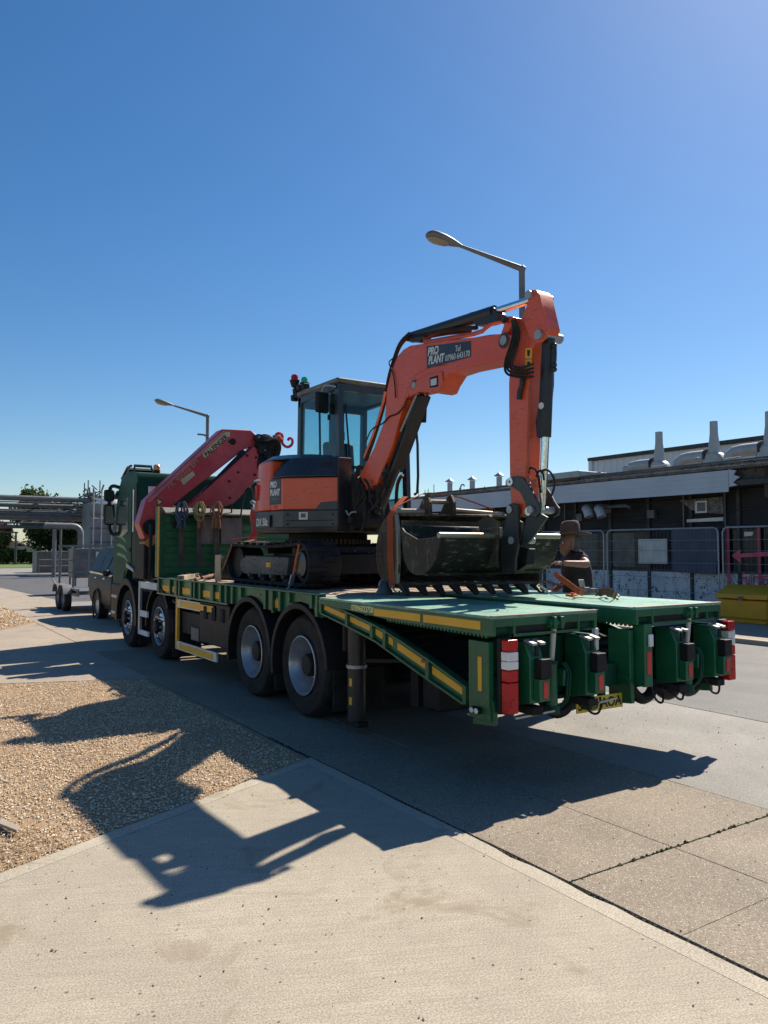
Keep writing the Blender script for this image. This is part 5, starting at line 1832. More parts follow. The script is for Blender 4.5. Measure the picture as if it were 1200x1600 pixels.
track(4.0, 4.42, True)
track(5.44, 5.86, False)
zc = DZ + .285
MB().box(4.43, 5.43, 8.35, 9.6, zc - .02, zc + .22).build('car_body', GREYD, ex, bevel=.03)
MB().box(4.30, 5.56, 7.86, 8.34, zc + .13, zc + .20).build('front_step', CHASSIS, ex)
MB().box(4.45, 5.41, 7.80, 8.34, zc - .12, zc + .12).build('front_frame', CHASSIS, ex, bevel=.02)
MB().cyl((EX, EY, zc + .2), (EX, EY, DZ + .655), .52, n=40).build('swing_bearing', CHASSIS, ex)
mb = MB()
for k in range(60):
    a = 2 * math.pi * k / 60
    d = Vector((math.cos(a), math.sin(a), 0))
    mb.obox(Vector((EX, EY, zc + .27)) + d * .545, d * .02, Vector((-d.y, d.x, 0)) * .014, (0, 0, .03))
mb.build('ring_gear', RUST, ex)
MB().box(4.06, 4.15, 8.9, 9.6, zc + .20, zc + .27).build('mud_ledge', DECK, ex)
# label on the frame
a = onx(4.018, (416, 879), (423, 879), (423, 886), (416, 886))
MB().prism(a, (-.003, 0, 0)).build('yellow_label', YELLOW, ex)
# dozer blade
MB().prism([(3.97, 10.40, DZ + .02), (3.97, 10.36, DZ + .16), (3.97, 10.40, DZ + .33), (3.97, 10.47, DZ + .36), (3.97, 10.45, DZ + .18), (3.97, 10.48, DZ + .02)], (1.92, 0, 0)).build('dozer_blade', GREYD, ex, bevel=.008)
MB().box(3.955, 3.969, 10.30, 10.52, DZ + .01, DZ + .38).build('blade_end', WORN, ex, bevel=.004)
for x in (4.46, 5.30):
    MB().bar((x, 9.5, zc - .02), (x, 10.38, DZ + .14), .09, .12).build('blade_arm', GREYD, ex)
MB().box(3.99, 4.05, 10.22, 10.35, DZ + .24, DZ + .36).build('blade_step', GREYD, ex)

# dried mud on the undercarriage
MUD = paint('dried_mud', (.15, .105, .065), .95, dust=(.24, .18, .12), dust_amt=.6, scale=10, bmp=.5)
mb = MB()
for k in range(260):
    y = rng.uniform(7.75, 10.1)
    w_ = rng.random()
    if w_ < .45:
        c = Vector((4.012 + rng.normal(0, .012), rng.uniform(8.3, 9.7), DZ + .285 + rng.uniform(-.15, .10)))
    elif w_ < .8:
        c = Vector((rng.uniform(4.02, 4.40), rng.uniform(8.2, 9.9), DZ + .535 + rng.normal(0, .01)))
    else:
        c = Vector((rng.uniform(4.5, 5.4), rng.uniform(7.8, 8.3), DZ + .42 + rng.normal(0, .02)))
    s_ = rng.uniform(.003, .009) if w_ < .45 else rng.uniform(.005, .022)
    mb.ball(c, s_, s_ * rng.uniform(.8, 1.8), s_ * rng.uniform(.4, .9), 6, 4)
tag(mb.build('mud_clods', MUD, ex), kind='stuff')

# ---- upper structure
ZS, ZO, ZH, ZT = 1.90, 2.175, 2.565, 2.83
Fp, Gp = (4.525, 7.98), (4.03, 8.45)
R_ = .965


def arc(a0, a1, n, r=R_):
    return [(EX + r * math.cos(math.radians(a0 + (a1 - a0) * k / n)), EY + r * math.sin(math.radians(a0 + (a1 - a0) * k / n))) for k in range(n + 1)]


def inset(poly, d):
    c = Vector((sum(p[0] for p in poly) / len(poly), sum(p[1] for p in poly) / len(poly)))
    return [tuple(Vector(p) + (c - Vector(p)).normalized() * d) for p in poly]


full = [Fp, Gp] + arc(195, 5, 22) + [(5.86, 8.25), (5.80, 7.98)]
full_b = inset(full, .07)
loft([(x, y, ZS) for x, y in full_b], [(x, y, ZS + .06) for x, y in full]).build('belly_pan', GREYM, ex, bevel=.01)
loft([(x, y, ZS + .0605) for x, y in full], [(x, y, ZO - .004) for x, y in full]).build('skirt', GREYD, ex, bevel=.012)
cw = arc(193, 36, 22) + [(4.735, 9.53), (4.735, 8.70)]
loft([(x, y, ZO) for x, y in cw], [(x, y, ZT - .02) for x, y in inset(cw, .06)]).build('counterweight', ORANGE, ex, bevel=.03, seg=3)
sp = [Fp, Gp, (3.992, 8.735), (4.735, 8.695), (4.735, 7.98)]
loft([(x, y, ZO) for x, y in sp], [(x, y, ZH) for x, y in sp]).build('side_panel', ORANGE, ex, bevel=.018)
hd_ = loft([(x, y, ZH + .003) for x, y in sp], [(x, y, ZT) for x, y in ((4.60, 8.10), (4.22, 8.47), (4.17, 8.72), (4.735, 8.69), (4.735, 8.10))]).build('engine_hood', GREYD, ex, bevel=.03, seg=3)
capp = arc(190, 36, 18, R_ - .06) + [(4.735, 9.53), (4.735, 8.30), (4.40, 8.34), (4.14, 8.60)]
loft([(x, y, ZT - .018) for x, y in capp], [(x, y, ZT + .055) for x, y in inset(capp, .16)]).build('hood_cap', GREYD, ex, bevel=.02)
# vent slots and the bright catch on the hood side
fd = (Vector((4.60, 8.10, 0)) - Vector((4.22, 8.47, 0))).normalized()
fc = Vector((4.40, 8.27, 2.70))
no = Vector((fd.y, -fd.x, 0))
if no.x > 0:
    no = -no
for k in range(5):
    c = Vector((4.47, 8.165, 2.63 + k * .03)) + no * (.045 - k * .011)
    MB().obox(c, fd * .07, no * .008, (0, 0, .008)).build('vent_slot', CHASSIS, ex)
# seam between panels
MB().obox(Vector((4.22, 8.28, 2.10)) + no * .004, fd * .055, no * .006, (0, 0, .045)).build('white_label', WHITE, ex)
MB().obox(Vector((4.22, 8.28, 2.105)) + no * .011, fd * .03, no * .002, (0, 0, .025)).build('label_print', GREYM, ex)
# charcoal front cover and the raised corner of the skirt
MB().box(4.515, 4.70, 7.955, 7.9785, 1.965, 2.80).build('front_cover', BLACKM, ex, bevel=.008)
MB().box(4.7005, 4.80, 7.96, 7.9785, 1.965, 2.60).build('front_cover', CHASSIS, ex)
fdir = (Vector((*Fp, 0)) - Vector((*Gp, 0))).normalized()
fno = Vector((fdir.y, -fdir.x, 0))
if fno.x > 0:
    fno = -fno
g3 = Vector((*Gp, 0))
q = [g3 + fdir * a + fno * .002 + Vector((0, 0, z)) for a, z in ((.40, ZO - .003), (.47, ZO + .085), (.675, ZO + .10), (.675, ZO - .003))]
MB().prism(q, fno * .006).build('skirt_corner', GREYD, ex, bevel=.003)
for a, z in ((.06, 2.12), (.62, 2.12), (.06, 2.0), (.62, 2.0)):
    p = g3 + fdir * a + Vector((0, 0, z))
    MB().cyl(p, p + fno * .006, .013, n=8).build('bolt', CHASSIS, ex)
MB().obox(g3 + fdir * .34 + fno * .002 + Vector((0, 0, 2.045)), fdir * .30, fno * .002, (0, 0, .004)).build('panel_seam', CHASSIS, ex)
# rear badge panel with lettering
bd_ = Vector((.038, -.285, 0)).normalized()
bn_ = Vector((-.991, -.132, 0)).normalized()
bc_ = Vector((4.008, 8.62, 0))
MB().obox(bc_ + Vector((0, 0, 2.40)), bd_ * .125, bn_ * .006, Vector((0, 0, .155))).build('company_plate', NAVY, ex, bevel=.003)
bp = bc_ + bn_ * .0075
text('PRO', bp - bd_ * .105 + Vector((0, 0, 2.455)), bd_, (0, 0, 1), .080, OFFWHITE, ex, bold=.004, width=.14)
text('PLANT', bp - bd_ * .105 + Vector((0, 0, 2.355)), bd_, (0, 0, 1), .080, OFFWHITE, ex, bold=.004, width=.215)
MB().obox(bp + Vector((0, 0, 2.315)), bd_ * .085, bn_ * .001, (0, 0, .010)).build('small_print', GREYM, ex)
MB().obox(bc_ + bn_ * .001 + Vector((0, 0, 2.215)), bd_ * .04, bn_ * .003, (0, 0, .02)).build('warning_label', REDTAPE, ex)
t0, t1 = math.radians(173), math.radians(194)
q0 = Vector((EX + R_ * math.cos(t0), EY + R_ * math.sin(t0), 1.99))
q1 = Vector((EX + R_ * math.cos(t1), EY + R_ * math.sin(t1), 1.99))
bd_ = (q1 - q0).normalized()
bn_ = Vector((bd_.y, -bd_.x, 0))
if bn_.x > 0:
    bn_ = -bn_
MB().obox((q0 + q1) / 2 + bn_ * .014 + Vector((0, 0, .055)), bd_ * .185, bn_ * .012, (0, 0, .075)).build('model_plate', GREYD, ex, bevel=.003)
text('DX 50z', q0 + bn_ * .027 + bd_ * .02, bd_, (0, 0, 1), .095, OFFWHITE, ex, bold=.002, width=.30, shear=.1)
th = math.radians(168)
bn_ = Vector((math.cos(th), math.sin(th), 0))
MB().obox(Vector((EX, EY, 2.42)) + bn_ * (R_ - .02), Vector((-bn_.y, bn_.x, 0)) * .06, bn_ * .03, (0, 0, .10)).build('tail_lamp', REDLENS, ex, bevel=.015)
MB().obox(Vector((EX, EY, 2.58)) + bn_ * (R_ - .015), Vector((-bn_.y, bn_.x, 0)) * .09, bn_ * .03, (0, 0, .012)).build('grab_rail', ALLOY, ex, bevel=.004)

# ---- cab
CXR, CXL, CYF, CYR = 4.75, 5.83, 8.34, 9.50
cabp = MB().box(CXR, CXL, CYF, CYR, 1.96, 2.22).build('cab', GREYD, ex, bevel=.02)


def pillar(a, b, wd, dp, name='pillar', mat=GREYD):
    return MB().bar(a, b, wd, dp, up=(0, 1, 0)).build(name, mat, cabp, bevel=.012)


ZR = 3.80
topF, topR = 8.42, 9.46
pillar((CXR + .035, CYF + .02, 2.2), (CXR + .035, topF, ZR), .07, .10)
pillar((CXL - .035, CYF + .02, 2.2), (CXL - .035, topF, ZR), .07, .10)
pillar((CXR + .035, CYR, 2.2), (CXR + .035, topR, ZR), .07, .10)
pillar((CXL - .035, CYR, 2.2), (CXL - .035, topR, ZR), .07, .10)
pillar((CXR + .02, 8.86, 2.2), (CXR + .02, 8.92, ZR), .03, .025, 'window_bar')
for x in (CXR + .035, CXL - .035):
    MB().bar((x, CYF + .06, 2.78), (x, CYR - .03, 2.76), .05, .09).build('side_rail', GREYD, cabp, bevel=.01)
    MB().bar((x, topF, ZR - .02), (x, topR, ZR - .05), .07, .10).build('roof_rail', GREYD, cabp, bevel=.01)
MB().bar((CXR, topF + .01, ZR - .03), (CXL, topF + .01, ZR - .03), .07, .10).build('roof_rail', GREYD, cabp, bevel=.01)
MB().bar((CXR, topR, ZR - .05), (CXL, topR, ZR - .05), .07, .22).build('roof_rail', GREYD, cabp, bevel=.01)
MB().bar((CXR + .03, CYR - .02, 2.5), (CXL - .03, CYR - .02, 2.5), .05, .60).build('rear_wall', GREYD, cabp)
MB().bar((CXR + .07, CYF + .03, 2.74), (CXL - .07, CYF + .03, 2.74), .03, .035).build('front_bar', CHASSIS, cabp)
MB().box(5.20, 5.44, 9.40, 9.45, 2.8, ZR - .1).build('rear_post', GREYD, cabp, bevel=.02)
roof = MB().box(CXR - .02, CXL + .02, topF - .06, topR + .06, ZR + .005, ZR + .075).build('roof', paint('dusty_roof', (.10, .10, .085), .5, dust=(.34, .32, .24), dust_amt=.7), cabp, bevel=.03, seg=3)
MB().box(CXR + .06, CXL - .06, topF + .06, topR - .06, ZR - .06, ZR - .02).build('headlining', GREYM, cabp)


def pane(name, pts, th=(0, .006, 0), mat=None):
    return MB().prism(pts, th).build(name, mat or GLASS, cabp)


pane('windscreen', [(CXR + .075, CYF + .035, 2.27), (CXL - .075, CYF + .035, 2.27), (CXL - .075, topF + .01, ZR - .09), (CXR + .075, topF + .01, ZR - .09)])
pane('side_window', [(CXR + .02, CYF + .08, 2.83), (CXR + .02, CYR - .06, 2.81), (CXR + .02, topR - .06, ZR - .1), (CXR + .02, topF + .06, ZR - .08)], (.006, 0, 0))
pane('side_window', [(CXL - .03, CYF + .08, 2.83), (CXL - .03, CYR - .06, 2.81), (CXL - .03, topR - .06, ZR - .1), (CXL - .03, topF + .06, ZR - .08)], (.006, 0, 0))
pane('lower_window', [(CXL - .03, CYF + .08, 2.27), (CXL - .03, CYR - .10, 2.27), (CXL - .03, CYR - .06, 2.71), (CXL - .03, CYF + .08, 2.73)], (.006, 0, 0))
pane('rear_window', [(CXR + .08, CYR - .03, 2.82), (CXL - .08, CYR - .03, 2.82), (CXL - .08, topR, ZR - .17), (CXR + .08, topR, ZR - .17)])
# seat, console, lever
st_ = MB().box(5.05, 5.55, 8.85, 9.30, 2.42, 2.56).build('seat', BLACK, ex, bevel=.05)
MB().prism([(5.06, 9.22, 2.56), (5.06, 9.34, 2.56), (5.06, 9.40, 3.18), (5.06, 9.30, 3.20)], (.48, 0, 0)).build('backrest', BLACK, st_, bevel=.05)
MB().box(5.20, 5.40, 9.30, 9.40, 3.20, 3.38).build('headrest', BLACK, st_, bevel=.04)
MB().box(4.84, 5.02, 8.75, 9.35, 2.23, 2.74).build('console', GREYD, ex, bevel=.03)
MB().tube([(4.93, 8.75, 2.74), (4.93, 8.70, 2.92)], .015, 8).build('lever', BLACK, ex)
MB().tube([(5.62, 8.75, 2.60), (5.62, 8.70, 2.92)], .015, 8).build('lever', BLACK, ex)
# wiper, mirror, lamps, handrail
MB().bar((CXR + .16, CYF + .02, 2.84), (CXR + .12, topF - .02, 3.55), .012, .02).build('wiper', BLACK, cabp)
c = onx(4.66, (503, 629))[0]
mi = MB().obox((c.x, c.y, c.z), (.095, .02, 0), (-.012, .03, 0), (0, 0, .135)).build('mirror', BLACK, ex, bevel=.025)
MB().tube(onx(4.70, (524, 604), (510, 601.5), (505, 605), (503, 616)), .012, 8, 1).build('mirror_arm', GALV, mi)
MB().obox((c.x, c.y + .04, c.z), (.08, .017, 0), (-.001, .003, 0), (0, 0, .12)).build('mirror_face', MIRROR, mi)
MB().cyl(onx(4.66, (514, 648))[0], onx(4.66, (514, 656))[0], .02, n=8).build('mirror_knob', BLACK, mi)
MB().tube([(CXL + .05, 8.32, 2.42), (CXL + .09, 8.28, 2.46), (CXL + .09, 8.30, 3.30), (CXL + .05, 8.36, 3.36)], .018, 8, 1).build('hand_rail', BLACKM, cabp)
for px, py, m_, r_, zb in ((460.5, 594, REDLENS, .048, .14), (476, 598, GLENS, .045, .10)):
    c = onx(4.86 if px < 470 else 4.95, (px, py))[0]
    b_ = MB().cyl((c.x, c.y, c.z - .10), (c.x, c.y, c.z - .005), .045, .075, n=14).build('beacon_base', CHASSIS, ex)
    MB().lathe([(r_ * 1.1, 0), (r_ * 1.1, .055), (r_ * .85, .08), (.0001, .085)], (c.x, c.y, c.z - .004), (0, 0, 1), 16).build('beacon', m_, b_)
    MB().tube([(c.x, c.y, c.z - .1), (c.x + .01, c.y, c.z - .20), (c.x + .05, c.y - .05, c.z - .26)], .022, 8).build('beacon_stalk', CHASSIS, b_)
for px, py in ((464, 612), (461, 622), (470, 606), (477, 604), (466, 617)):
    c = onx(4.84, (px, py))[0]
    MB().obox(c, (.05, 0, 0), (0, .05, 0), (0, .01, .045)).build('rear_work_lamp', CHASSIS, ex, bevel=.015)

# ---- boom foot bracket
MB().box(4.53, 5.82, 7.96, 8.33, ZS + .02, 2.16).build('front_deck', CHASSIS, ex, bevel=.02)
MB().prism([(4.68, 8.0, 1.92), (4.68, 7.62, 1.95), (4.68, 7.58, 2.05), (4.68, 7.68, 2.45), (4.68, 7.84, 2.58), (4.68, 8.0, 2.45)], (.36, 0, 0)).build('swing_bracket', CHASSIS, ex, bevel=.02)
for px, py in ((548, 812), (551, 826)):
    c = onx(4.58, (px, py))[0]
    MB().cyl(c, c + Vector((-.02, 0, 0)), .05, n=16).build('port', RUBBER, ex)
MB().tube(onx(4.60, (541, 798), (545, 806), (549, 800), (556, 800)), .012, 7, 1).build('grab_handle', GALV, ex)

# ---- boom
BX, BW = 4.72, .25
boom_pts = [(557, 757), (562, 742), (584, 700), (601, 655), (604, 610), (611, 580), (621, 556), (630, 546), (640, 540), (662, 536.5), (700, 530.5), (740, 527), (764, 522.5), (790, 521),
            (803, 524), (808, 534), (804, 548), (795, 558), (787, 561), (755, 569.5), (720, 577), (700, 584), (690, 600), (685, 612), (678, 614), (667, 611.5), (655, 611), (643, 614), (633, 624),
            (624, 655), (612, 700), (600, 728), (588, 756), (572, 766), (562, 764)]
bm_ = MB().prism(onx(BX, *boom_pts), (BW, 0, 0)).build('boom', ORANGE, ex, bevel=.012)
# raised edge pipe along the boom back
MB().tube(onx(BX + .02, (569, 715), (586, 672), (598, 632), (602, 612)), .016, 8, 1).build('boom_pipe', paint('pale_orange_pipe', (.62, .20, .12), .35, dust_amt=.2), bm_)
MB().tube(onx(BX + .03, (663, 536), (700, 529.5), (750, 522), (765, 508), (780, 503), (795, 505)), .016, 8, 1).build('boom_pipe', ORANGE, bm_)
MB().tube(onx(BX + .06, (663, 534), (700, 527), (750, 519), (766, 506)), .014, 8, 1).build('boom_pipe', ORANGE, bm_)
MB().prism(onx(BX + .02, (784, 494), (798, 494), (799, 508), (792, 522), (782, 522), (787, 508)), (.20, 0, 0)).build('hose_bracket', ORANGE, bm_, bevel=.008)
# company sign
sg = MB().prism(onx(BX - .004, (666.5, 541), (735.3, 532.5), (735.5, 557.5), (667, 576.5)), (.003, 0, 0)).build('company_sign', NAVY, bm_)
p0, p1 = onx(BX - .005, (667, 560), (735, 545))
rd = (p1 - p0).normalized()
p = onx(BX - .0052, (668.5, 556.5))[0]
text('PRO', p, rd, (0, 0, 1), .088, OFFWHITE, bm_, bold=.003, width=.185, shear=.12)
p = onx(BX - .0052, (669.5, 570.0))[0]
text('PLANT', p, rd, (0, 0, 1), .088, OFFWHITE, bm_, bold=.003, width=.27, shear=.12)
p = onx(BX - .0052, (711, 550))[0]
text('Tel', p, rd, (0, 0, 1), .060, OFFWHITE, bm_, bold=0, width=.085)
p = onx(BX - .0052, (696, 564.5))[0]
text('07960 643170', p, rd, (0, 0, 1), .060, OFFWHITE, bm_, bold=0, width=.385)
for k, a in enumerate(((673, 571.8), (680, 570), (687, 568.2))):
    p, q = onx(BX - .0052, a, (a[0] + 5.5, a[1] - 1.5))
    MB().bar(p, q, .002, .012).build('small_print', GREYM, bm_)
# lamp, lugs, pins
l_ = MB().prism(onx(BX - .02, (671, 590), (684, 586), (684, 604), (671, 606)), (.05, 0, 0)).build('boom_lamp', CHASSIS, bm_, bevel=.006)
MB().prism(onx(BX - .024, (673, 593), (682, 590.5), (682, 601), (673, 603)), (.003, 0, 0)).build('lens', WLENS, l_)
MB().prism(onx(BX - .003, (659, 600), (665, 592), (664, 606)), (.002, 0, 0)).build('recess', CHASSIS, bm_)
for px, py, r_ in ((648, 602, .035), (788, 532, .045)):
    c = onx(BX, (px, py))[0]
    MB().cyl(c - Vector((.018, 0, 0)), c + Vector((BW + .018, 0, 0)), r_, n=18).build('pin', GALV, bm_)
# grease round the pins and welded seams
GREASE = paint('dark_grease', (.05, .015, .010), .35, dust_amt=.3)
for px, py, r_, xx in ((648, 602, .062, BX), (788, 532, .075, BX)):
    c = onx(xx, (px, py))[0]
    MB().lathe([(.0001, 0), (r_, 0), (r_ * .98, .002)], c - Vector((.001, 0, 0)), (-1, 0, 0), 18).build('grease_ring', GREASE, bm_)
MB().tube(onx(BX - .001, (626, 640), (640, 600), (652, 583), (672, 574), (700, 570)), .004, 5, 2).build('weld_seam', ORANGE, bm_)
# welded lug plate carrying the boom ram
lug = [(636, 622), (640, 612), (650, 596), (668, 585), (690, 580), (692, 596), (686, 611), (672, 612.5), (655, 612)]
MB().prism(onx(BX - .015, *lug), (.0145, 0, 0)).build('lug_plate', ORANGE, bm_, bevel=.004)

# boom ram, guard and lamp
a, b_, c_ = onx(4.85, (661, 608), (618, 725), (591, 800))
MB().cyl(a.lerp(b_, .25), c_, .068, n=22).build('boom_cylinder', BLACKM, ex)
MB().cyl(a, b_, .036, n=14).build('boom_rod', CHROME, ex)
g0, g1 = a.lerp(c_, .04) + Vector((0, -.075, -.03)), a.lerp(c_, .62) + Vector((0, -.075, -.03))
MB().bar(g0, g1, .15, .02, up=(0, -1, .3)).build('ram_guard', BLACKM, ex, bevel=.006)
for s_ in (-.068, .068):
    MB().bar(g0 + Vector((s_, .03, .01)), g1 + Vector((s_, .03, .01)), .012, .07, up=(0, -1, .3)).build('guard_side', BLACKM, ex)
MB().lathe([(.07, 0), (.082, 0), (.082, .05), (.07, .05)], a.lerp(c_, .27), (c_ - a), 20, closed=True).build('cylinder_gland', CHASSIS, ex)
MB().tube([a.lerp(c_, .3) + Vector((-.08, -.02, 0)), a.lerp(c_, .6) + Vector((-.085, -.02, 0)), a.lerp(c_, .92) + Vector((-.07, 0, 0))], .012, 7).build('ram_pipe', BLACKM, ex)
MB().prism(onx(4.735, (594, 717), (604, 722), (598, 748), (586, 744)), (.02, 0, 0)).build('guard_flap', GREYD, ex)
MB().prism(onx(4.98, (655, 640), (662, 636), (661, 660), (653, 660)), (.05, 0, 0)).build('ram_lamp', CHASSIS, ex, bevel=.01)
MB().bar(*onx(4.735, (652, 613), (626, 674)), .012, .02).build('guard_edge', WORN, ex)

# arm ram on top of the boom
a, b_, c_ = onx(4.845, (645, 527), (773, 487), (832, 468))
MB().cyl(a, b_, .062, n=20).build('arm_cylinder', BLACKM, ex)
MB().cyl(b_, c_, .036, n=18).build('arm_rod', CHROME, ex)
MB().prism(onx(4.80, (733, 488), (770, 479.5), (779, 490), (776, 503), (760, 507), (742, 509), (738, 500)), (.10, 0, 0)).build('rod_guard', BLACKM, ex, bevel=.01)
MB().prism(onx(4.79, (634, 533), (642, 521), (655, 519), (662, 524), (655, 535)), (.12, 0, 0)).build('ram_bracket', BLACKM, ex, bevel=.01)
for k in range(3):
    o = k * 1.6
    MB().tube(onx(4.76 + .045 * k, (640, 521 + o), (625, 535 + o), (616, 560 + o), (607, 590 + o), (602, 625), (594, 655), (583, 690), (572, 720)), .021, 8, 2).build('hose', RUBBER, ex)
MB().tube(onx(4.80, (641, 527), (680, 519), (715, 514), (745, 512)), .022, 8, 1).build('hose', RUBBER, ex)
MB().tube(onx(4.85, (641, 532), (690, 522), (735, 517)), .020, 8, 1).build('hose', RUBBER, ex)
MB().tube(onx(4.705, (618, 557), (611, 562), (607, 566), (610, 574), (614, 582), (617, 600), (618, 622)), .007, 6, 2).build('cable', RUBBER, ex)
MB().tube(onx(4.71, (640, 616), (632, 634), (626, 642), (618, 648), (608, 650), (600, 660), (594, 664), (580, 670), (572, 690)), .008, 6, 2).build('cable', RUBBER, ex)
mb = MB()
for k in range(16):
    px, py = 560 + rng.uniform(0, 46), rng.uniform(726, 800)
    p, q, r2 = onx(4.70 - rng.uniform(0, .08), (px, py), (px + rng.uniform(-8, 14), py + rng.uniform(8, 22)), (px + rng.uniform(-12, 12), py + rng.uniform(22, 40)))
    mb.tube([p, q, r2], .016, 6, 2)
tag(mb.build('hose_tangle', RUBBER, ex), kind='stuff')
MB().tube(onx(4.70, (562, 728), (556, 745), (553, 770), (556, 800)), .030, 8, 2).build('hose', RUBBER, ex)
MB().tube(onx(5.1, (619, 792), (620, 760), (624, 748), (629, 742)), .022, 8, 1).build('control_stalk', BLACK, ex)

# ---- dipper arm
AX, AW = 4.735, .17
arm = [(824, 473), (826, 459), (831, 452.5), (838, 453), (843, 461), (848, 485), (854, 512), (851, 524), (840, 532), (832, 545), (828, 570), (826, 600), (824.5, 665), (822, 730), (820, 765), (819, 792), (817, 803), (811, 807),
       (803, 799), (798, 787), (796, 740), (795, 660), (794.5, 600), (797, 560), (803, 530), (810, 507), (818, 488)]
am = MB().prism(onx(AX, *arm), (AW, 0, 0)).build('dipper_arm', ORANGE, ex, bevel=.012)
for xx in (AX - .022, AX + AW + .004):
    MB().prism(onx(xx, (824, 473), (826, 459), (831, 452.5), (838, 453), (843, 461), (848, 485), (855, 514), (853.5, 526), (846, 535), (838, 536), (828, 528), (818, 505)), (.018, 0, 0)).build('ear_plate', ORANGE, am, bevel=.004)
for px, py, r_ in ((831, 462, .04), (846, 524, .042)):
    c = onx(AX, (px, py))[0]
    MB().cyl(c - Vector((.05, 0, 0)), c + Vector((AW + .06, 0, 0)), r_, n=18).build('pin', GALV, am)
for y0, y1 in ((544, 560), (562, 576)):
    lb = MB().prism(onx(AX - .003, (821, y0), (831, y0 - .5), (831, y1 - .5), (820.5, y1)), (.002, 0, 0)).build('warning_label', YELLOW, am)
    MB().prism(onx(AX - .0045, (823.5, y0 + 3), (828.5, y0 + 3), (827, y1 - 3), (824, y1 - 4)), (.001, 0, 0)).build('label_print', LETTER_K, am)
# scuffs are paint chips in the material; a thin pipe runs down the arm
MB().tube(onx(AX - .006, (829, 600), (828, 640), (825, 685), (827, 722), (823, 745)), .007, 6, 1).build('arm_pipe', paint('dull_orange_pipe', (.40, .06, .03), .5), am)
# bucket ram on the outer face of the arm
a, b_, c_ = onx(4.82, (858, 530), (852, 683), (847, 797))
MB().cyl(a, b_, .052, n=20).build('bucket_cylinder', BLACKM, ex)
MB().cyl(b_, c_, .036, n=18).build('bucket_rod', CHROME, ex)
MB().prism(onx(4.775, (846, 534), (852, 521), (856, 530), (855, 600), (851, 640), (847, 684), (838, 684), (836, 660), (841, 630), (843, 590)), (.09, 0, 0)).build('rod_guard', BLACKM, ex, bevel=.012)
MB().tube(onx(4.80, (866, 536), (868, 545), (867, 570), (863, 580)), .014, 7, 1).build('ram_pipe', BLACKM, ex)
for py in (540, 570, 577):
    MB().ball(onx(4.80, (866, py))[0], .025).build('fitting', BLACKM, ex)
c = onx(4.768, (846, 634))[0]
MB().cyl(c, c - Vector((.006, 0, 0)), .03, n=12).build('sticker', WLENS, ex)
# hose loops at the elbow
for k in range(4):
    d = k * 3.6
    MB().tube(onx(AX - .03 - .012 * k, (800 + d * .4, 500), (803 + d, 520), (796 + d * .7, 545 + d), (788 + d, 568), (790 + d, 584 - d), (803 + d, 588 - d * 1.2), (822, 590 - d * 1.6), (833, 588 - d * 1.8)), .0115, 8, 2).build('hose', RUBBER, ex)
MB().cyl(*onx(AX - .03, (790, 497), (786, 501)), .03, n=10).build('hose_clamp', BLACKM, ex)
MB().tube(onx(AX - .02, (816, 592), (816, 602), (812, 612), (811, 624)), .024, 8, 1).build('hose_end', BLACKM, ex)
for pts in (((826, 740), (826, 733), (831, 730), (838, 734), (842, 750), (845, 770)), ((846, 738), (850, 733), (860, 736), (868, 752), (864, 770), (856, 784), (852, 792)), ((838, 745), (842, 735), (848, 736), (850, 750))):
    MB().tube(onx(AX + .02, *pts), .010, 7, 2).build('hose', RUBBER, ex)
mb = MB()
for k in range(8):
    c = onx(AX - .01, (rng.uniform(826, 838), rng.uniform(742, 762)))[0]
    mb.ball(c, .02, .02, .02, 8, 6)
mb.build('hose_fitting', paint('red_brown_fitting', (.30, .07, .05), .5, dust_amt=.3), ex)


def cz(*p):
    return [(740 + x / 7.275, 720 + y / 7.275) for x, y in p]


LK = cz((385, 240), (400, 200), (440, 176), (500, 178), (565, 200), (640, 300), (700, 420), (745, 505), (752, 590), (700, 645), (625, 622), (600, 560), (590, 480), (520, 350), (440, 300), (400, 285))
for xx in (AX - .035, AX + AW + .012):
    k_ = MB().prism(onx(xx, *LK), (.024, 0, 0)).build('tipping_link', GREYD, ex, bevel=.006)
    for q in ((420, 238), (628, 575)):
        c = onx(xx, *cz(q))[0]
        MB().lathe([(.012, -.012), (.038, -.012), (.038, .012), (.012, .012)], c, (1, 0, 0), 16, closed=True).build('pin_collar', ALLOY, k_)
MB().prism(onx(AX + AW + .05, *cz((800, 270), (870, 370), (920, 470), (968, 540), (960, 610), (900, 645), (830, 630), (800, 520), (790, 400))), (.024, 0, 0)).build('tipping_link', GREYD, ex, bevel=.006)
c = onx(4.835, (848, 797))[0]
MB().cyl(c - Vector((.16, 0, 0)), c + Vector((.18, 0, 0)), .035, n=16).build('pin', GALV, ex)
for xx, sh in ((AX - .02, 0), (AX + AW - .02, 12)):
    MB().prism(onx(xx, *[(a + sh * .0, b) for a, b in cz((610, 600), (700, 640), (760, 600), (830, 640), (650, 900), (580, 960), (520, 960), (530, 880))]), (.03, 0, 0)).build('hitch_link', BLACKM, ex, bevel=.006)
HT = cz((375, 545), (400, 492), (450, 480), (492, 500), (505, 560), (505, 960), (475, 1100), (465, 1270), (330, 1290), (300, 1150), (322, 850), (360, 680))
qh = MB().prism(onx(AX - .055, *HT), (.03, 0, 0)).build('quick_hitch', BLACKM, ex, bevel=.006)
MB().prism(onx(AX + AW + .03, *HT), (.03, 0, 0)).build('hitch_plate', BLACKM, qh, bevel=.006)
for q in ((410, 555), (430, 905)):
    c = onx(AX - .056, *cz(q))[0]
    MB().lathe([(.0001, .0), (.034, .0), (.034, .02)], c - Vector((.01, 0, 0)), (1, 0, 0), 16).build('pin_head', GALV, qh)
    MB().cyl(c, c + Vector((AW + .1, 0, 0)), .03, n=12).build('hitch_pin', GALV, qh)
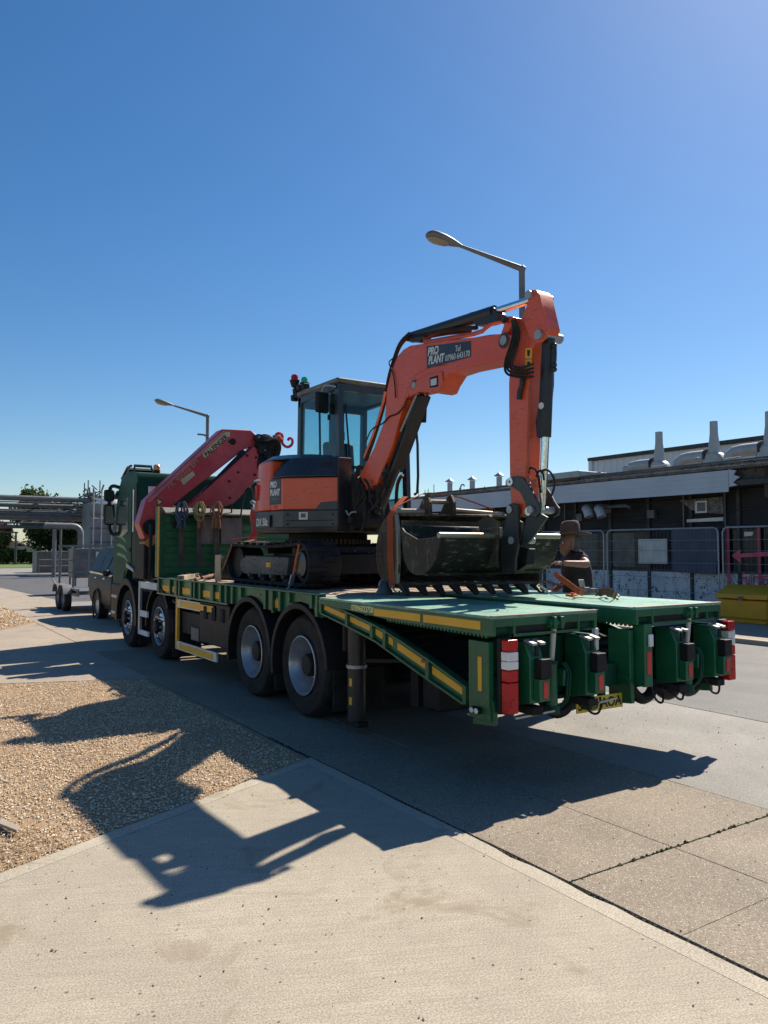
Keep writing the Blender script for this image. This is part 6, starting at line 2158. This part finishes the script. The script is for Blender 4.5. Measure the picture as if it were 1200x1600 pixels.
c0 = onx(AX - .02, *cz((240, 610), (335, 612)))
MB().cyl(c0[0], c0[1], .024, n=12).build('hook_pin', WORN, qh)
MB().prism(onx(AX + .06, *cz((340, 980), (500, 980), (620, 1000), (600, 1180), (440, 1280), (330, 1285))), (.10, 0, 0)).build('hitch_core', CHASSIS, qh, bevel=.01)

# ================================================================== LOOSE BUCKETS
def shell(prof, o, u, v, length, th=.022):
    """Open curved sheet: profile (along v, z) swept along u."""
    vs, fs = [], []
    m = len(prof)
    for k in range(2):
        for a, z in prof:
            p = Vector(o) + Vector(u) * (length * k) + Vector(v) * a
            vs.append((p.x, p.y, z))
    for i in range(m - 1):
        fs.append((i, i + 1, m + i + 1, m + i))
    return MB().add(vs, fs)


def smooth_prof(p, it=2):
    for _ in range(it):
        q = [p[0]]
        for a, b in zip(p, p[1:]):
            q += [(a[0] * .75 + b[0] * .25, a[1] * .75 + b[1] * .25), (a[0] * .25 + b[0] * .75, a[1] * .25 + b[1] * .75)]
        q.append(p[-1])
        p = q
    return p


U = Vector((1.54, -.47, 0)).normalized()
V = Vector((.47, 1.54, 0)).normalized()
O = Vector((4.32, 6.36, 0))
bk = thing('digging_bucket', 'big rusty toothed digging bucket lying on the deck under the arm', 'bucket', (5.1, 6.5, DZ))
pr = smooth_prof([(.10, 2.06), (.30, 2.08), (.55, 2.02), (.78, 1.88), (.88, 1.66), (.82, 1.48), (.64, 1.36), (.36, 1.32), (.07, 1.345)])
sh = shell(pr, O, U, V, 1.56).build('shell', BUCKET, bk)
sm = sh.modifiers.new('thick', 'SOLIDIFY')
sm.thickness = .022
for k, off in enumerate((-.012, 1.562)):
    p = [Vector(O) + U * off + V * a + Vector((0, 0, z)) for a, z in pr] + [Vector(O) + U * off + V * .02 + Vector((0, 0, 1.5)), Vector(O) + U * off + V * .03 + Vector((0, 0, 1.9))]
    MB().prism(p, U * .022).build('side_plate', BUCKET, bk, bevel=.005)
    q = [Vector(O) + U * (off - .006) + V * a + Vector((0, 0, z)) for a, z in ((.02, 1.56), (.03, 1.9), (.09, 2.06), (.14, 2.05), (.09, 1.88), (.09, 1.58), (.14, 1.36), (.05, 1.345))]
    MB().prism(q, U * .034).build('wear_edge', WORN if k == 0 else BUCKET, bk, bevel=.006)
MB().bar(O + V * .08 + Vector((0, 0, 1.347)), O + V * .08 + U * 1.56 + Vector((0, 0, 1.347)), .14, .026).build('cutting_edge', BUCKET, bk, bevel=.005)
for k in range(9):
    p = O + U * (.05 + k * .183) + V * .07 + Vector((0, 0, 1.345))
    t = -V + Vector((0, 0, -.46))
    vs = [p + U * .042 + Vector((0, 0, .034)), p - U * .042 + Vector((0, 0, .034)), p - U * .042 - Vector((0, 0, .03)) + V * .04, p + U * .042 - Vector((0, 0, .03)) + V * .04,
          p + t * .19 + U * .026 + Vector((0, 0, .004)), p + t * .19 - U * .026 + Vector((0, 0, .004)), p + t * .19 - U * .026 - Vector((0, 0, .016)) + V * .02, p + t * .19 + U * .026 - Vector((0, 0, .016)) + V * .02]
    MB().add(vs, [(0, 1, 2, 3), (7, 6, 5, 4), (0, 4, 5, 1), (1, 5, 6, 2), (2, 6, 7, 3), (3, 7, 4, 0)]).build('tooth', TOOTH, bk, bevel=.005)
MB().cyl(O + U * .0 + V * .12 + Vector((0, 0, 2.085)), O + U * .30 + V * .12 + Vector((0, 0, 2.085)), .030, n=14).build('top_tube', WORN, bk)
MB().cyl(O + U * .62 + V * .22 + Vector((0, 0, 2.11)), O + U * 1.10 + V * .22 + Vector((0, 0, 2.08)), .026, n=14).build('top_tube', WORN, bk)
MB().cyl(O + U * .30 + V * .16 + Vector((0, 0, 2.19)), O + U * .66 + V * .16 + Vector((0, 0, 2.19)), .024, n=12).build('hitch_pin', WORN, bk)
for du in (.32, .58):
    q = [O + U * du + V * a + Vector((0, 0, z)) for a, z in ((.0, 2.04), (.02, 2.18), (.10, 2.26), (.20, 2.25), (.34, 2.15), (.46, 2.04), (.26, 2.0))]
    MB().prism(q, U * .03).build('ear', BUCKET, bk, bevel=.006)

db = thing('ditching_bucket', 'smooth olive grading bucket hanging from the excavator hitch', 'bucket', (4.8, 5.6, 1.42))
dp = smooth_prof([(5.33, 1.82), (5.335, 1.74), (5.39, 1.60), (5.50, 1.50), (5.66, 1.455), (5.80, 1.50), (5.88, 1.62), (5.93, 1.92)])
s2 = shell([(a - 5.33, z) for a, z in dp], (4.05, 5.33, 0), (1, 0, 0), (0, 1, 0), 1.42).build('shell', BUCKETG, db)
sm = s2.modifiers.new('thick', 'SOLIDIFY')
sm.thickness = .018
for x in (4.032, 5.472):
    MB().prism([(x, a, z) for a, z in dp] + [(x, 5.86, 1.86), (x, 5.66, 1.79), (x, 5.46, 1.80)], (.018, 0, 0)).build('end_plate', ENDPLATE, db, bevel=.004)
MB().cyl((4.03, 5.335, 1.822), (5.492, 5.335, 1.822), .026, n=16).build('lip_tube', WORN, db)
MB().bar((4.05, 5.54, 1.468), (5.47, 5.54, 1.468), .05, .012).build('wear_strip', BUCKETG, db)
MB().bar((4.05, 5.93, 1.90), (5.47, 5.93, 1.90), .012, .14).build('cutting_edge', BUCKET, db)
for x in (4.66, 4.95):
    MB().prism([(x, 5.30, 1.55), (x, 5.28, 1.95), (x, 5.42, 2.02), (x, 5.56, 1.96), (x, 5.46, 1.52)], (.028, 0, 0)).build('ear', BUCKET, db, bevel=.005)

# ================================================================== STRAPS AND LASHINGS
def anchor(c):
    b = MB().lathe([(.095, 0), (.085, .03), (.05, .08), (.022, .125), (.0001, .13)], c, (0, 0, 1), 10)
    b.build('lashing_eye', GREYM, tk)
    MB().lathe([(.05, -.011), (.07, -.011), (.07, .011), (.05, .011)], Vector(c) + Vector((0, 0, .09)), (0, 1, 0), 14, closed=True).build('lashing_ring', GALV, tk)


e0 = onz(BZ + .006, (601, 928), (278, 903), (690, 925))
for c in e0[:2]:
    anchor(c)
t = thing('ratchet_strap', 'orange ratchet strap pulled down over the side of the toothed bucket', 'strap', (4.27, 6.4, DZ))
s0 = O + U * -.05 + V * .16
pts = [Vector((s0.x + .25, s0.y + .1, 2.25)), Vector((s0.x + .05, s0.y + .02, 2.11)), Vector((s0.x - .015, s0.y - .01, 2.02)), Vector((s0.x - .03, s0.y - .04, 1.6)), Vector((s0.x - .02, s0.y - .06, BZ + .07))]
MB().ribbon(pts, (.839, -.545, 0), .058, .006).build('webbing', STRAPO, t)
MB().ribbon([O + U * -.02 + V * .14 + Vector((0, 0, 2.125)), O + U * .28 + V * .08 + Vector((0, 0, 2.27)), O + U * .36 + V * .12 + Vector((0, 0, 2.28)), O + U * .7 + V * .14 + Vector((0, 0, 2.24)), O + U * 1.05 + V * .1 + Vector((0, 0, 2.12))], V, .05, .006).build('webbing', STRAPO, t)
MB().tube([pts[-1] + Vector((0, 0, .02)), pts[-1] + Vector((.01, -.03, -.03)), pts[-1] + Vector((.04, -.05, -.045)), pts[-1] + Vector((.07, -.03, -.03))], .010, 7, 1).build('hook', GALV, t)

t = thing('ratchet_strap', 'orange strap with steel ratchet tying down the sprocket end of the track', 'strap', (4.0, 8.0, DZ))
q = onx(3.985, (467, 851), (463, 872), (458, 898))
q2 = onx(3.97, (458, 898), (454, 914))
MB().ribbon([Vector((4.2, q[0].y + .05, 1.80))] + q, (0, 1, .15), .045, .006).build('webbing', STRAPO, t)
MB().bar(q2[0], q2[1], .05, .03).build('ratchet', GALV, t)
MB().tube([q2[1], q2[1] + Vector((-.05, -.02, -.05)), q2[1] + Vector((-.10, -.02, -.12)), Vector((XL + .02, q2[1].y, BZ - .05))], .012, 7, 1).build('hook', GALV, t)

t = thing('ratchet_strap', 'brown faded strap running from the idler end of the track down to the bed', 'strap', (4.0, 10.1, DZ))
q = onx(3.985, (362, 852), (352, 880), (337, 911))
MB().ribbon([Vector((4.3, q[0].y - .05, 1.83))] + q, (0, 1, .4), .045, .006).build('webbing', STRAPT, t)
MB().ribbon([Vector((4.0, 10.0, 1.84)), Vector((4.06, 9.5, 1.86)), Vector((4.12, 9.1, 1.85))], (1, 0, 0), .05, .006).build('webbing', STRAPO, t)

t = thing('ratchet_strap', 'slack orange ratchet strap with steel buckle lying on the right hand ramp', 'strap', (5.8, 5.6, DZ))
q = onz(BZ + .20, (866, 896))[0], onz(BZ + .14, (885, 910))[0], onz(BZ + .07, (905, 925))[0], onz(BZ + .05, (912, 927))[0]
MB().ribbon(q, (.3, -.2, .93), .055, .006).build('webbing', STRAPO, t)
r0, r1 = onz(BZ + .05, (908, 925), (932, 926))
mb = MB()
for dx in (-.03, .03):
    mb.bar(r0 + Vector((0, dx, 0)), r1 + Vector((0, dx, .01)), .008, .06)
mb.cyl(r0.lerp(r1, .3) + Vector((0, -.05, .02)), r0.lerp(r1, .3) + Vector((0, .05, .02)), .03, n=12)
mb.cyl(r0.lerp(r1, .75) + Vector((0, -.05, .02)), r0.lerp(r1, .75) + Vector((0, .05, .02)), .022, n=12)
mb.bar(r0.lerp(r1, .1) + Vector((0, 0, .05)), r0.lerp(r1, .15) + Vector((-.03, 0, .12)), .05, .02)
mb.build('ratchet', GALV, t)
q = [r1] + onz(BZ + .06, (940, 925)) + onz(BZ + .085, (950, 924)) + onz(BZ + .07, (957, 928)) + onz(BZ + .02, (963, 931))
MB().ribbon(q, (.2, -.3, .9), .07, .007).build('webbing', STRAPT, t)
MB().tube(onz(BZ + .03, (938, 930), (946, 927), (951, 931)), .014, 8, 1).build('blue_end', STRAPB, t)
MB().tube(onz(BZ + .03, (885, 930), (895, 931), (903, 929), (893, 927)), .012, 7, 1).build('loose_tail', STRAPO, t)
MB().tube(onz(BZ + .03, (960, 929), (966, 929), (967, 932)), .010, 6, 1).build('hook', GALV, t)
t = thing('ratchet_strap', 'frayed brown strap curled on the deck beside the grading bucket', 'strap', (5.7, 6.0, DZ))
MB().tube(ony(5.9, (848, 910), (856, 908), (868, 913), (878, 914), (884, 908), (876, 906)), .014, 7, 2).build('webbing', STRAPT, t)
MB().tube(ony(5.75, (842, 915), (850, 919), (857, 927)), .012, 7, 1).build('loose_tail', WORN, t)

t = thing('red_chain_sling', 'red lifting sling with pale hook hanging beside the counterweight', 'sling', (4.2, 10.6, DZ))
for k in range(5):
    d = k * 2.5
    MB().tube(ony(10.75, (394 + d * .5, 792), (391 + d, 808), (396 + d * .6, 826), (389 + d * .9, 842), (385 + d * 1.6, 849)), .013, 7, 2).build('sling_leg', CRANERED, t)
MB().tube(ony(10.7, (392, 786), (396, 784), (399, 790), (397, 797)), .03, 8, 1).build('hook', ALLOY, t)
MB().tube(ony(10.65, (372, 853), (385, 849), (402, 847), (418, 848)), .016, 7, 1).build('webbing', CRANERED, t)

# ropes hung over the headboard pegs
def hung_rope(px, mat, mat2, label, name='rope_coil', drop=885, seed=0):
    r = np.random.default_rng(seed)
    y = YH - .10
    c = ony(y, (px, 789))[0]
    t = thing(name, label, 'rope', (c.x, y, c.z), 'ropes and straps hung along the headboard')
    for k in range(6):
        a = r.uniform(.05, .12)
        h = r.uniform(.14, .30)
        pts = [c + Vector((-a * .3, -.02 * k, .04)), c + Vector((-a, -.02 * k, -h * .4)), c + Vector((-a * .6, -.02 * k - .02, -h)), c + Vector((a * .5, -.02 * k - .02, -h * 1.05)), c + Vector((a, -.02 * k, -h * .4)), c + Vector((a * .3, -.02 * k, .05))]
        MB().tube(pts, .011, 7, 2).build('coil', mat, t)
    for k in range(5):
        a = r.uniform(-.10, .10)
        MB().tube([c + Vector((a * .4, -.07, -.12)), c + Vector((a * .7, -.09, -.25)), c + Vector((a, -.08, -.34 - .05 * r.random()))], .018, 6, 1).build('tassel', mat2, t)
    e = ony(y, (px, drop))[0]
    MB().ribbon([c + Vector((0, -.01, -.1)), c + Vector((.01, -.01, -.4)), Vector((e.x, e.y - .02, e.z))], (1, 0, 0), .075, .012).build('hanging_strap', STRAPK, t)


hung_rope(282, STRAPB, STRAPB, 'blue rope coiled over the first peg of the green headboard', seed=1)
hung_rope(310, STRAPG, STRAPT, 'yellow green rope coiled over the second peg of the headboard', seed=2)
hung_rope(337, STRAPT, STRAPT, 'brown rope coiled over the third peg of the headboard', seed=3)
t = thing('timber_bearer', 'pale timber bearer lying on the bed by the headboard', 'timber', (4.2, 11.2, DZ))
q = onz(BZ + .05, (282, 903), (343, 894))
MB().bar(q[0], q[1], .10, .07).build('plank', DECK, t, bevel=.005)
t = thing('rusty_bar', 'rusty lashing bar lying across the front of the truck bed', 'bar', (4.4, 11.0, DZ))
q = onz(BZ + .06, (300, 905), (338, 896))
MB().cyl(q[0] + Vector((0, -.12, 0)), q[1] + Vector((0, -.12, 0)), .022, n=8).build('bar', RUST, t)

# ================================================================== CAR AND TRAILER BEYOND THE LORRY
CARP = paint('dark_grey_car_paint', (.02, .021, .023), .45, dust=(.08, .075, .07), dust_amt=.1, spec=.35)
car = thing('parked_car', 'dark grey estate car parked nose to nose with the green lorry', 'car', (5.3, 18.3, 0))
KX0, KX1 = 4.42, 6.22


def car_shape(sections):
    """Rings along y: each ring a list of (x, z)."""
    vs, fs = [], []
    n = len(sections[0][1])
    for y, ring in sections:
        vs += [(x, y, z) for x, z in ring]
    for k in range(len(sections) - 1):
        for i in range(n):
            j = (i + 1) % n
            fs.append((k * n + i, k * n + j, (k + 1) * n + j, (k + 1) * n + i))
    fs += [tuple(range(n - 1, -1, -1)), tuple((len(sections) - 1) * n + i for i in range(n))]
    return MB().add(vs, fs)


def ring(w0, w1, zlo, zsh, ztop, wt):
    c = (KX0 + KX1) / 2
    return [(c - w0, zlo), (c - w1, zlo + .22), (c - w1 - .01, zsh - .12), (c - w1 + .05, zsh), (c - wt, ztop), (c + wt, ztop), (c + w1 - .05, zsh), (c + w1 + .01, zsh - .12), (c + w1, zlo + .22), (c + w0, zlo)]


secs = [(16.35, ring(.70, .78, .30, .72, .80, .55)), (16.6, ring(.78, .87, .24, .85, .92, .66)), (17.3, ring(.80, .90, .24, 1.0, 1.05, .72)), (17.75, ring(.80, .90, .24, 1.06, 1.12, .72)),
        (18.4, ring(.80, .90, .24, 1.08, 1.66, .58)), (19.0, ring(.80, .90, .24, 1.10, 1.73, .60)), (20.0, ring(.80, .90, .24, 1.12, 1.76, .64)), (20.6, ring(.80, .89, .26, 1.12, 1.74, .64)), (20.82, ring(.78, .87, .30, 1.12, 1.66, .62)), (20.92, ring(.76, .85, .32, 1.05, 1.14, .70)), (20.96, ring(.70, .80, .36, .9, 1.0, .66))]
cbd = car_shape(secs).build('body', CARP, car, bevel=.03, seg=3, ang=50)
MB().prism([(KX0 + .03, 18.35, 1.14), (KX0 + .03, 20.70, 1.17), (KX0 + .225, 20.62, 1.64), (KX0 + .235, 18.75, 1.60)], (-.012, 0, -.004)).build('side_glass', CARGLASS, car)
for y in (19.0, 19.75):
    MB().bar((KX0 + .015, y, 1.12), (KX0 + .225, y + .02, 1.62), .05, .02).build('door_pillar', CARP, car)
MB().bar((KX0 - .012, 17.5, 1.065), (KX0 + .0, 20.6, 1.125), .03, .045).build('shoulder_reflection', ALLOY, car)  # bright bar stands in for sky reflected along the door shoulder
MB().prism([(KX0 + .25, 17.85, 1.16), (KX1 - .25, 17.85, 1.16), (KX1 - .35, 18.36, 1.62), (KX0 + .35, 18.36, 1.62)], (0, -.012, .008)).build('windscreen', CARGLASS, car)
MB().prism([(KX0 + .28, 20.80, 1.18), (KX1 - .28, 20.80, 1.18), (KX1 - .38, 20.55, 1.56), (KX0 + .38, 20.55, 1.56)], (0, .012, .008)).build('rear_glass', CARGLASS, car)
for y in (18.95, 19.8):
    MB().box(KX0 - .028, KX0 - .004, y, y + .18, .98, 1.01).build('door_handle', ALLOY, car)
MB().ball((KX0 - .12, 18.35, 1.15), .10, .07, .08).build('door_mirror', CARP, car)
for y in (17.2, 19.75):
    for x, s in ((KX0 - .005, -1), (KX1 + .005, 1)):
        w_ = MB().lathe([(.22, -.01), (.30, .0), (.335, -.03), (.34, -.08), (.335, -.20), (.22, -.21)], (x, y, .34), (s, 0, 0), 28).build('wheel', RUBBER, car)
        MB().lathe([(.225, -.012), (.21, -.03), (.10, .0), (.0001, .0)], (x, y, .34), (s, 0, 0), 20).build('rim', SILVER, w_)
    MB().lathe([(.36, .0), (.40, .0), (.40, -.03), (.36, -.03)], (KX0 - .012, y, .34), (1, 0, 0), 28, closed=True).build('arch_trim', BLACK, car)
for x in (KX0 + .18, KX1 - .18):
    MB().box(x - .12, x + .12, 16.33, 16.38, .62, .74).build('headlight', WLENS, car)
    MB().box(x - .06, x + .06, 20.90, 20.95, .85, 1.08).build('tail_light', REDLENS, car)
MB().box((KX0 + KX1) / 2 - .26, (KX0 + KX1) / 2 + .26, 16.32, 16.345, .42, .52).build('plate_holder', WHITE, car)

tl = thing('flat_trailer', 'galvanised twin axle trailer with tall tubular gate hitched behind the car', 'trailer', (5.0, 23.0, 0))
TX0, TX1 = 4.2, 6.0
MB().box(TX0 + .1, TX1, 21.6, 24.6, .52, .58).build('bed', GREYM, tl)
for x in (TX0 + .10, TX1 - .04):
    MB().box(x, x + .05, 21.5, 24.7, .44, .64).build('side_rail', TRAILG, tl, bevel=.005)
for y in (22.62, 23.42):
    for x, s in ((TX0 - .06, -1), (TX1 + .18, 1)):
        w_ = MB().lathe([(.19, -.01), (.27, .0), (.315, -.03), (.32, -.1), (.315, -.18), (.19, -.19)], (x, y, .32), (s, 0, 0), 26).build('wheel', RUBBER, tl)
        MB().lathe([(.195, -.01), (.17, -.05), (.06, -.03), (.0001, -.03)], (x, y, .32), (s, 0, 0), 18).build('rim', TRAILG, w_)
    for xa, xb in ((TX0 - .12, TX0 + .12), (TX1 - .02, TX1 + .2)):
        vs = [(xa, y - .42, .48), (xa, y - .34, .64), (xa, y - .2, .72), (xa, y + .2, .72), (xa, y + .34, .64), (xa, y + .42, .48), (xa, y + .40, .48), (xa, y + .33, .62), (xa, y + .19, .70), (xa, y - .19, .70), (xa, y - .33, .62), (xa, y - .40, .48)]
        MB().prism(vs, (xb - xa, 0, 0)).build('mudguard', TRAILG, tl)
for x in (TX0 + .12, TX0 + .5, TX0 + .95, TX0 + 1.4, TX1 - .02):
    MB().box(x - .025, x + .025, 24.1, 24.15, .58, 1.76).build('gate_post', TRAILG, tl)
MB().box(TX0 + .08, TX1 + .02, 24.09, 24.16, 1.76, 1.82).build('gate_rail', TRAILG, tl)
for z in (1.0, 1.35):
    MB().box(TX0 + .15, TX1 - .05, 24.11, 24.14, z, z + .03).build('gate_rail', TRAILG, tl)
MB().bar((TX0 + .05, 24.1, .64), (TX0 - .06, 24.25, .85), .05, .02).build('prop_stand', CHASSIS, tl)
for z in (.74, .86):
    MB().box(TX0 + .5, TX1, 21.55, 21.58, z, z + .04).build('front_rail', TRAILG, tl)
for x in (TX0 + .5, TX0 + .9, TX0 + 1.3, TX0 + 1.7):
    MB().box(x - .015, x + .015, 21.551, 21.579, .58, .90).build('front_post', TRAILG, tl)
MB().bar((5.1, 21.6, .5), (5.3, 20.95, .46), .08, .08).build('drawbar', TRAILG, tl)
MB().bar((5.5, 21.6, .5), (5.3, 20.95, .46), .08, .08).build('drawbar', TRAILG, tl)

# ================================================================== MAN IN THE HAT
SKIN = paint('skin', (.33, .165, .11), .5, dust_amt=.0, var=.12, scale=9, bmp=.05)
SHIRT = paint('black_shirt', (.012, .013, .016), .85, dust_amt=.06, bmp=.3, scale=6)
TROUS = paint('dark_trousers', (.03, .032, .036), .85, dust_amt=.2, bmp=.2)
FELTH = paint('brown_felt_hat', (.085, .058, .042), .85, dust=(.25, .2, .15), dust_amt=.25, bmp=.2, scale=6)
HAIR = paint('grey_hair', (.12, .10, .09), .8, dust_amt=.1)
PB = Vector((6.60, 6.09, 0))
f_ = Vector((-.839, .545, 0))
l_ = Vector((-.545, -.839, 0))


def pw(f, l, z):
    return PB + f_ * f + l_ * l + Vector((0, 0, z))


man = thing('person', 'man in brown wide brimmed hat and black shirt reaching towards the buckets', 'person', tuple(PB))


def skinned(name, verts, edges, radii, mat, parent, sub=2):
    me = bpy.data.meshes.new(name)
    me.from_pydata([Vector(v) - BASE[parent.name] for v in verts], edges, [])
    me.materials.append(mat)
    o = bpy.data.objects.new(name, me)
    C.objects.link(o)
    o.parent = parent
    o.modifiers.new('skin', 'SKIN').use_smooth_shade = True
    for i, r in enumerate(radii):
        r = r if isinstance(r, tuple) else (r, r)
        me.skin_vertices[0].data[i].radius = r
    me.skin_vertices[0].data[0].use_root = True
    s = o.modifiers.new('sub', 'SUBSURF')
    s.levels = s.render_levels = sub
    BASE[o.name] = BASE[parent.name]
    return o


sh_l, el_l, wr_l = pw(.06, .19, 1.60), pw(.02, .40, 1.535), pw(.31, .47, 1.55)
sh_r, el_r, wr_r = pw(.06, -.19, 1.60), pw(.10, -.30, 1.32), pw(.27, -.24, 1.20)
vb = [pw(0, 0, .98), pw(.02, 0, 1.15), pw(.04, 0, 1.38), pw(.04, 0, 1.56), pw(.05, 0, 1.66), pw(.07, 0, 1.72),
      sh_l, el_l, wr_l, sh_r, el_r, wr_r,
      pw(0, .10, .92), pw(.02, .11, .50), pw(-.02, .11, .08), pw(.14, .12, .04), pw(0, -.10, .92), pw(.02, -.11, .50), pw(-.02, -.11, .08), pw(.14, -.12, .04)]
eb = [(0, 1), (1, 2), (2, 3), (3, 4), (4, 5), (3, 6), (6, 7), (7, 8), (3, 9), (9, 10), (10, 11), (0, 12), (12, 13), (13, 14), (14, 15), (0, 16), (16, 17), (17, 18), (18, 19)]
rb = [.15, .14, .16, .12, .062, .06, .065, .046, .032, .065, .046, .032, .09, .06, .045, .04, .09, .06, .045, .04]
skinned('body', vb, eb, rb, SKIN, man)
# shirt: torso and short sleeves, a little larger than the body
vs_ = [pw(0, 0, .93), pw(.02, 0, 1.14), pw(.04, 0, 1.38), pw(.035, 0, 1.56), sh_l, sh_l.lerp(el_l, .66), sh_r, sh_r.lerp(el_r, .66), pw(.045, 0, 1.66)]
skinned('shirt', vs_, [(0, 1), (1, 2), (2, 3), (3, 4), (4, 5), (3, 6), (6, 7), (3, 8)], [(.19, .19), (.18, .18), (.20, .19), .15, .10, .082, .10, .082, .078], SHIRT, man)
mb = MB().tube([pw(0, 0, 1.06), pw(0, 0, 1.0), pw(0, 0, .92), pw(.0, 0, .84)], [.165, .175, .17, .12], 16, 1)
for s in (1, -1):
    mb.tube([pw(0, .085 * s, .93), pw(.01, .10 * s, .72), pw(.02, .11 * s, .50), pw(.0, .11 * s, .28), pw(-.01, .11 * s, .07)], [.11, .10, .085, .075, .07], 14, 1)
mb.build('trousers', TROUS, man, ang=60)
for s in (1, -1):
    MB().ball(pw(.06, .115 * s, .045), .15, .06, .05).build('shoe', BLACK, man)
# hands with five bent fingers each
def hand(name, w, d, side):
    d = Vector(d).normalized()
    dn = Vector((0, 0, -1))
    sd = d.cross(dn).normalized() * side
    v = [w, w + d * .05, w + d * .09]
    e = [(0, 1), (1, 2)]
    r = [.030, (.040, .022), (.040, .018)]
    for k in range(4):
        b0 = w + d * .085 + sd * (.030 - .020 * k)
        L_ = (.075, .082, .076, .060)[k]
        i = len(v)
        v += [b0, b0 + d * L_ * .5 + dn * .012, b0 + d * L_ * .75 + dn * .035, b0 + d * L_ * .8 + dn * .055]
        e += [(2, i), (i, i + 1), (i + 1, i + 2), (i + 2, i + 3)]
        r += [.0100, .0092, .0085, .0075]
    i = len(v)
    tb = w + d * .03 + sd * .035
    v += [tb, tb + d * .03 + sd * .022 + dn * .008, tb + d * .055 + sd * .015 + dn * .022]
    e += [(1, i), (i, i + 1), (i + 1, i + 2)]
    r += [.013, .011, .009]
    return skinned(name, v, e, r, SKIN, man, 1)


hand('hand', wr_l, f_ * 1 + l_ * -.1, 1)
hand('hand', wr_r, f_ * .8 + l_ * .3, -1)
# head
hc = pw(.115, 0, 1.755)
vs, fs = [], []
nu, nv = 24, 18
for j in range(nv + 1):
    ph = math.pi * j / nv
    zz = -math.cos(ph)
    for i in range(nu):
        t_a = 2 * math.pi * i / nu
        fx, lx = math.cos(t_a), math.sin(t_a)
        rr = math.sin(ph)
        jaw = 1 - .22 * max(0, -zz) ** 1.2
        front = .100 + (.012 if zz < -.2 else 0) * max(0, fx)
        F_ = fx * rr * front * (1 if fx > 0 else 1.02 + .1 * (zz > 0)) + (.018 * max(0, -zz) if True else 0)
        L2 = lx * rr * .078 * jaw
        Z2 = zz * .135
        # brow, nose, mouth and chin relief
        if fx > .8:
            nb = math.exp(-((zz + .12) / .16) ** 2) * math.exp(-(lx / .17) ** 2)
            F_ += .026 * nb
            F_ -= .010 * math.exp(-((zz - .12) / .10) ** 2) * math.exp(-((abs(lx) - .35) / .16) ** 2)
            F_ += .006 * math.exp(-((zz + .42) / .06) ** 2) * math.exp(-(lx / .3) ** 2)
            F_ += .014 * math.exp(-((zz + .75) / .14) ** 2)
        vs.append(hc + f_ * F_ + l_ * L2 + Vector((0, 0, Z2)))
for j in range(nv):
    for i in range(nu):
        k = (i + 1) % nu
        fs.append((j * nu + i, j * nu + k, (j + 1) * nu + k, (j + 1) * nu + i))
hd2 = MB().add(vs, fs).build('head', SKIN, man, ang=80)
for s in (1, -1):
    MB().ball(hc + l_ * .079 * s - f_ * .005 + Vector((0, 0, -.01)), .016, .016, .032).build('ear', SKIN, hd2)
    MB().ball(hc + l_ * .032 * s + f_ * .088 + Vector((0, 0, .016)), .012, .012, .010).build('eye', WHITE, hd2)
    MB().ball(hc + l_ * .032 * s + f_ * .0965 + Vector((0, 0, .016)), .006, .006, .006).build('pupil', LETTER_K, hd2)
MB().obox(hc + f_ * .098 + Vector((0, 0, -.062)), f_ * .006, l_ * .024, (0, 0, .004)).build('mouth', paint('lip', (.25, .09, .07), .5), hd2, bevel=.003)
MB().ball(hc - f_ * .048 + Vector((0, 0, .005)), .078, .078, .105).build('hair', HAIR, hd2)
# collar
MB().lathe([(.075, 0), (.072, .05), (.082, .052), (.09, .0)], pw(.05, 0, 1.60), (f_.x * .2, f_.y * .2, 1), 18, closed=True).build('collar', paint('grey_collar', (.035, .034, .034), .85), man)
# hat: brim with turned edges, crown with a pinch
hz = hc + Vector((0, 0, .118)) - f_ * .005
vs, fs = [], []
n = 40
for k in range(n):
    a = 2 * math.pi * k / n
    for rr, dz in ((.090, .004), (.16, -.006), (.228, 0), (.231, -.006), (.16, -.012), (.090, -.004)):
        s_ = abs(math.sin(a))
        up_ = (.030 * s_ ** 2 - .014 * max(0, math.cos(a)) ** 2) * ((rr - .09) / .14) ** 2
        vs.append(hz + f_ * math.cos(a) * rr * 1.06 + l_ * math.sin(a) * rr * .98 + Vector((0, 0, dz + up_)))
m = 6
for k in range(n):
    for i in range(m):
        j = (i + 1) % m
        k2 = (k + 1) % n
        fs.append((k * m + i, k2 * m + i, k2 * m + j, k * m + j))
hat = MB().add(vs, fs).build('hat', FELTH, man, ang=60)
vs, fs = [], []
prof = [(.104, .002), (.103, .045), (.097, .10), (.084, .142), (.056, .150), (.028, .134), (.004, .128)]
for rr, z in prof:
    for k in range(n):
        a = 2 * math.pi * k / n
        dent = -.018 * math.exp(-(math.sin(a) / .5) ** 2) * (z > .1)
        pin = 1 - .10 * max(0, math.cos(a)) * (z / .12) * abs(math.sin(a))
        vs.append(hz + f_ * math.cos(a) * rr * 1.08 + l_ * math.sin(a) * rr * .93 * pin + Vector((0, 0, z + dent + .012 * max(0, -math.cos(a)) * (z > .08))))
for j in range(len(prof) - 1):
    for k in range(n):
        k2 = (k + 1) % n
        fs.append((j * n + k, j * n + k2, (j + 1) * n + k2, (j + 1) * n + k))
fs.append(tuple((len(prof) - 1) * n + k for k in range(n)))
MB().add(vs, fs).build('crown', FELTH, hat, ang=60)
MB().lathe([(.106, .004), (.108, .006), (.107, .028), (.104, .03)], hz, (0, 0, 1), 32).build('hat_band', STRAPK, hat)
